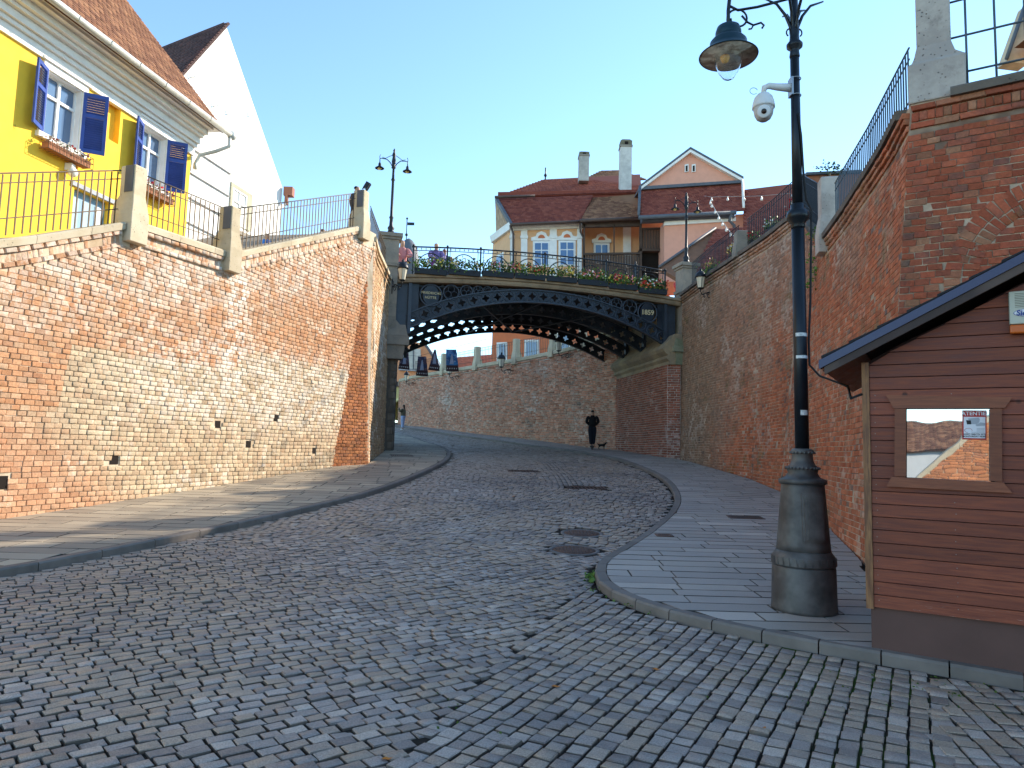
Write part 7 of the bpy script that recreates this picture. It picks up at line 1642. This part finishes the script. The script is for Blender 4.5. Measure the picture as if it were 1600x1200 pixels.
for (x, y, lb) in ((802, 777, 'orange fallen leaf in the middle of the road'), (1025, 1049, 'brown fallen leaf on the cobbles in front of the pavement'), (868, 1076, 'small dry leaf on the foreground cobbles'), (604, 1190, 'orange leaf scrap at the bottom edge of the cobbles'), (1192, 1143, 'pale leaf scrap on the right foreground cobbles')):
    c = gp(x, y) + Vector((0, 0, .012)); s_ = .028 * (c.y / 5) ** .6; mb = MB(); R_ = Matrix.Rotation(random.uniform(0, 6), 3, 'Z')
    mb.add([c + R_ @ Vector(v) * s_ for v in ((-1.3, 0, 0), (-.4, .7, .25), (.6, .5, .1), (1.4, 0, .4), (.5, -.6, .15), (-.4, -.6, .3))], [(0, 1, 2, 3), (0, 3, 4, 5)]); o = mb.obj('fallen_leaf', M_LL, None); tag(o, lb, 'leaf', 'fallen leaves on the road')
# weeds on the right wall top beside the slim pillar, and roof-top shrub
for (p, sz_, lb, n) in ((Rp(14.6, -.02, .1), (.25, .6, .35), 'leafy weeds sprouting on the right wall beside the slim pillar', 120), (SRW.P(uR(14.9), 5.6) + np.array([-.05, 0, 0]), (.2, .5, .5), 'trailing weeds hanging on the right wall below the coping', 90), (SRW.P(uR(24), 8.0) + np.array([-.1, 0, -.1]), (.3, .9, .35), 'dry yellowish plant on the right wall near the bridge', 120)):
    e = empty('wall_plant', tuple(p), lb, 'plant', 'plants growing on the right wall'); mb = MB(); leaf_cloud(mb, p, sz_, n, .075, 0); mb.obj('leaves', [M_LEAF], e); MB().tube([Vector(p) - Vector((0, 0, .2)), Vector(p) + Vector((0, .05, .15))], .008, 4).obj('stem', M_EARTH, e)
bs = empty('shrub', at(1295, 268, 18.6), 'sparse shrub on the terrace behind the right stairs', 'shrub'); mb = MB(); [leaf_cloud(mb, at(x, y, 18.6), (.22, .22, .18), 36, .07, 0) for x, y in ((1285, 263), (1295, 260), (1305, 264), (1314, 268))]; mb.obj('leaves', [M_LEAFD], bs)
MB().tube([at(1298, 300, 18.6), at(1296, 270, 18.6)], .03, 5).obj('stem', M_EARTH, bs)
rw2 = empty('terrace_wall', at(1290, 280, 19), 'low orange brown wall behind the right stairs railing', 'wall'); poly_px([(1262, 272), (1345, 268), (1345, 330), (1262, 330)], 19, .3, rw2, 'wall', M('rusty_render', (.38, .15, .08), .9)); poly_px([(1260, 269), (1347, 265), (1347, 269), (1260, 273)], 18.9, .5, rw2, 'cap', M_SLATE)
# drains and plates on the pavements
grate(gp(1165, 809, KH), .62, .30, -.03, 'rusty iron grate in the right pavement near the lamp', 16, dz=KH - .003)
grate(gp(1038, 837, KH), .26, .2, .0, 'small rusty plate in the right pavement near the kerb', 5, dz=KH - .003)
grate(gp(628, 712, KH), .7, .5, .1, 'dark hatch in the left pavement near the bridge pier', 9, dz=KH - .003)
# blind spots reflected in the hut window: the opposite side of the little square, behind the viewer
ow = empty('retaining_wall', (-4, -9, 0), 'brick ramp wall behind the viewer, mirrored in the hut window', 'wall')
A_, B_ = Vector((-10.5, -8.8, -.2)), Vector((1, -17.4, -.2))
nO = Vector((A_.y - B_.y, B_.x - A_.x, 0)).normalized(); nO = nO if nO.y > 0 else -nO
SOW = Surf([tuple(A_[:2]), tuple(B_[:2])], side=1); SOW.side = 1 if nO.dot(Vector(SOW.frame(1., 1.)[2])) > 0 else -1
tO = lambda u: np.interp(u, [0, 3.3, 8.5, 16], [.7, .9, 6.4, 6.6])
us_ = np.linspace(0, SOW.len, 40); pl_ = [Vector(SOW.P(u, float(tO(u)) - .02)) for u in us_]
MB().prism([A_, B_] + pl_[::-1], -nO * .5).obj('masonry', M_MORTAR_L, ow)
pc = Pieces(.08, .03); brick_run(pc, SOW, lambda u: tO(u) - .1, lambda u: -.1 + 0 * u, (.26,), .09, D=.03); pc.finish('brick', 'brickwork', MB_BUTT, ow, 0); coping_run(SOW, ow, lambda u: tO(u) + .02, 0, SOW.len, M_STONE, thick=.22, seg=1.2)
hh = empty('low_house', (-14, -24, 0), 'low tiled house behind the viewer, mirrored in the hut window', 'house'); MB().box((-16, -24, .8), (14, 6, 2.6)).obj('wall', M_WHT, hh); roof_plane(hh, [(-23, -20.8, 2.1), (-9, -20.8, 2.1), (-9, -24, 3.6), (-23, -24, 3.6)], MT_BROWN, .25, .2)
sh_ = empty('kerb_shade_block', (18, 22, 8), 'unseen beige block added on the right terrace to shade the left kerb', 'building')  # added block, hidden from the camera; it casts shade on the left kerb
MB().box((18.3, 22, 9.8), (7.5, 4, 4.8)).obj('wall', M('beige_render', (.55, .42, .28), .85), sh_); MB().box((18.3, 22, 12.26), (7.9, 4.3, .1)).obj('roof', MT_BROWN, sh_)
# tall house on the right terrace: only its roof edge enters the frame, its bulk shades the street
rt_ = empty('terrace_house', (20, 19, 6), 'beige house on the right terrace, its roof edge just showing through the iron grid', 'house')
MB().box((21.8, 18.6, 11), (8, 9.6, 10.5)).obj('wall', M('beige_render', (.55, .42, .28), .85), rt_)
MB().prism([(17.4, 23.6, 16.2), (26.2, 23.6, 16.2), (21.8, 23.6, 19.5)], Vector((0, -10, 0))).obj('gable_roof', MT_BROWN, rt_)
MB().prism([at(1606, 5, 24.), at(1573, 96, 24.), at(1606, 100, 24.)], Vector((0, .5, 0))).obj('side_gable', MATS['beige_render'], rt_)
MB().tube([at(1603, 5, 23.9), at(1573, 92, 23.9)], .07, 5).obj('verge', M_SLATE, rt_)
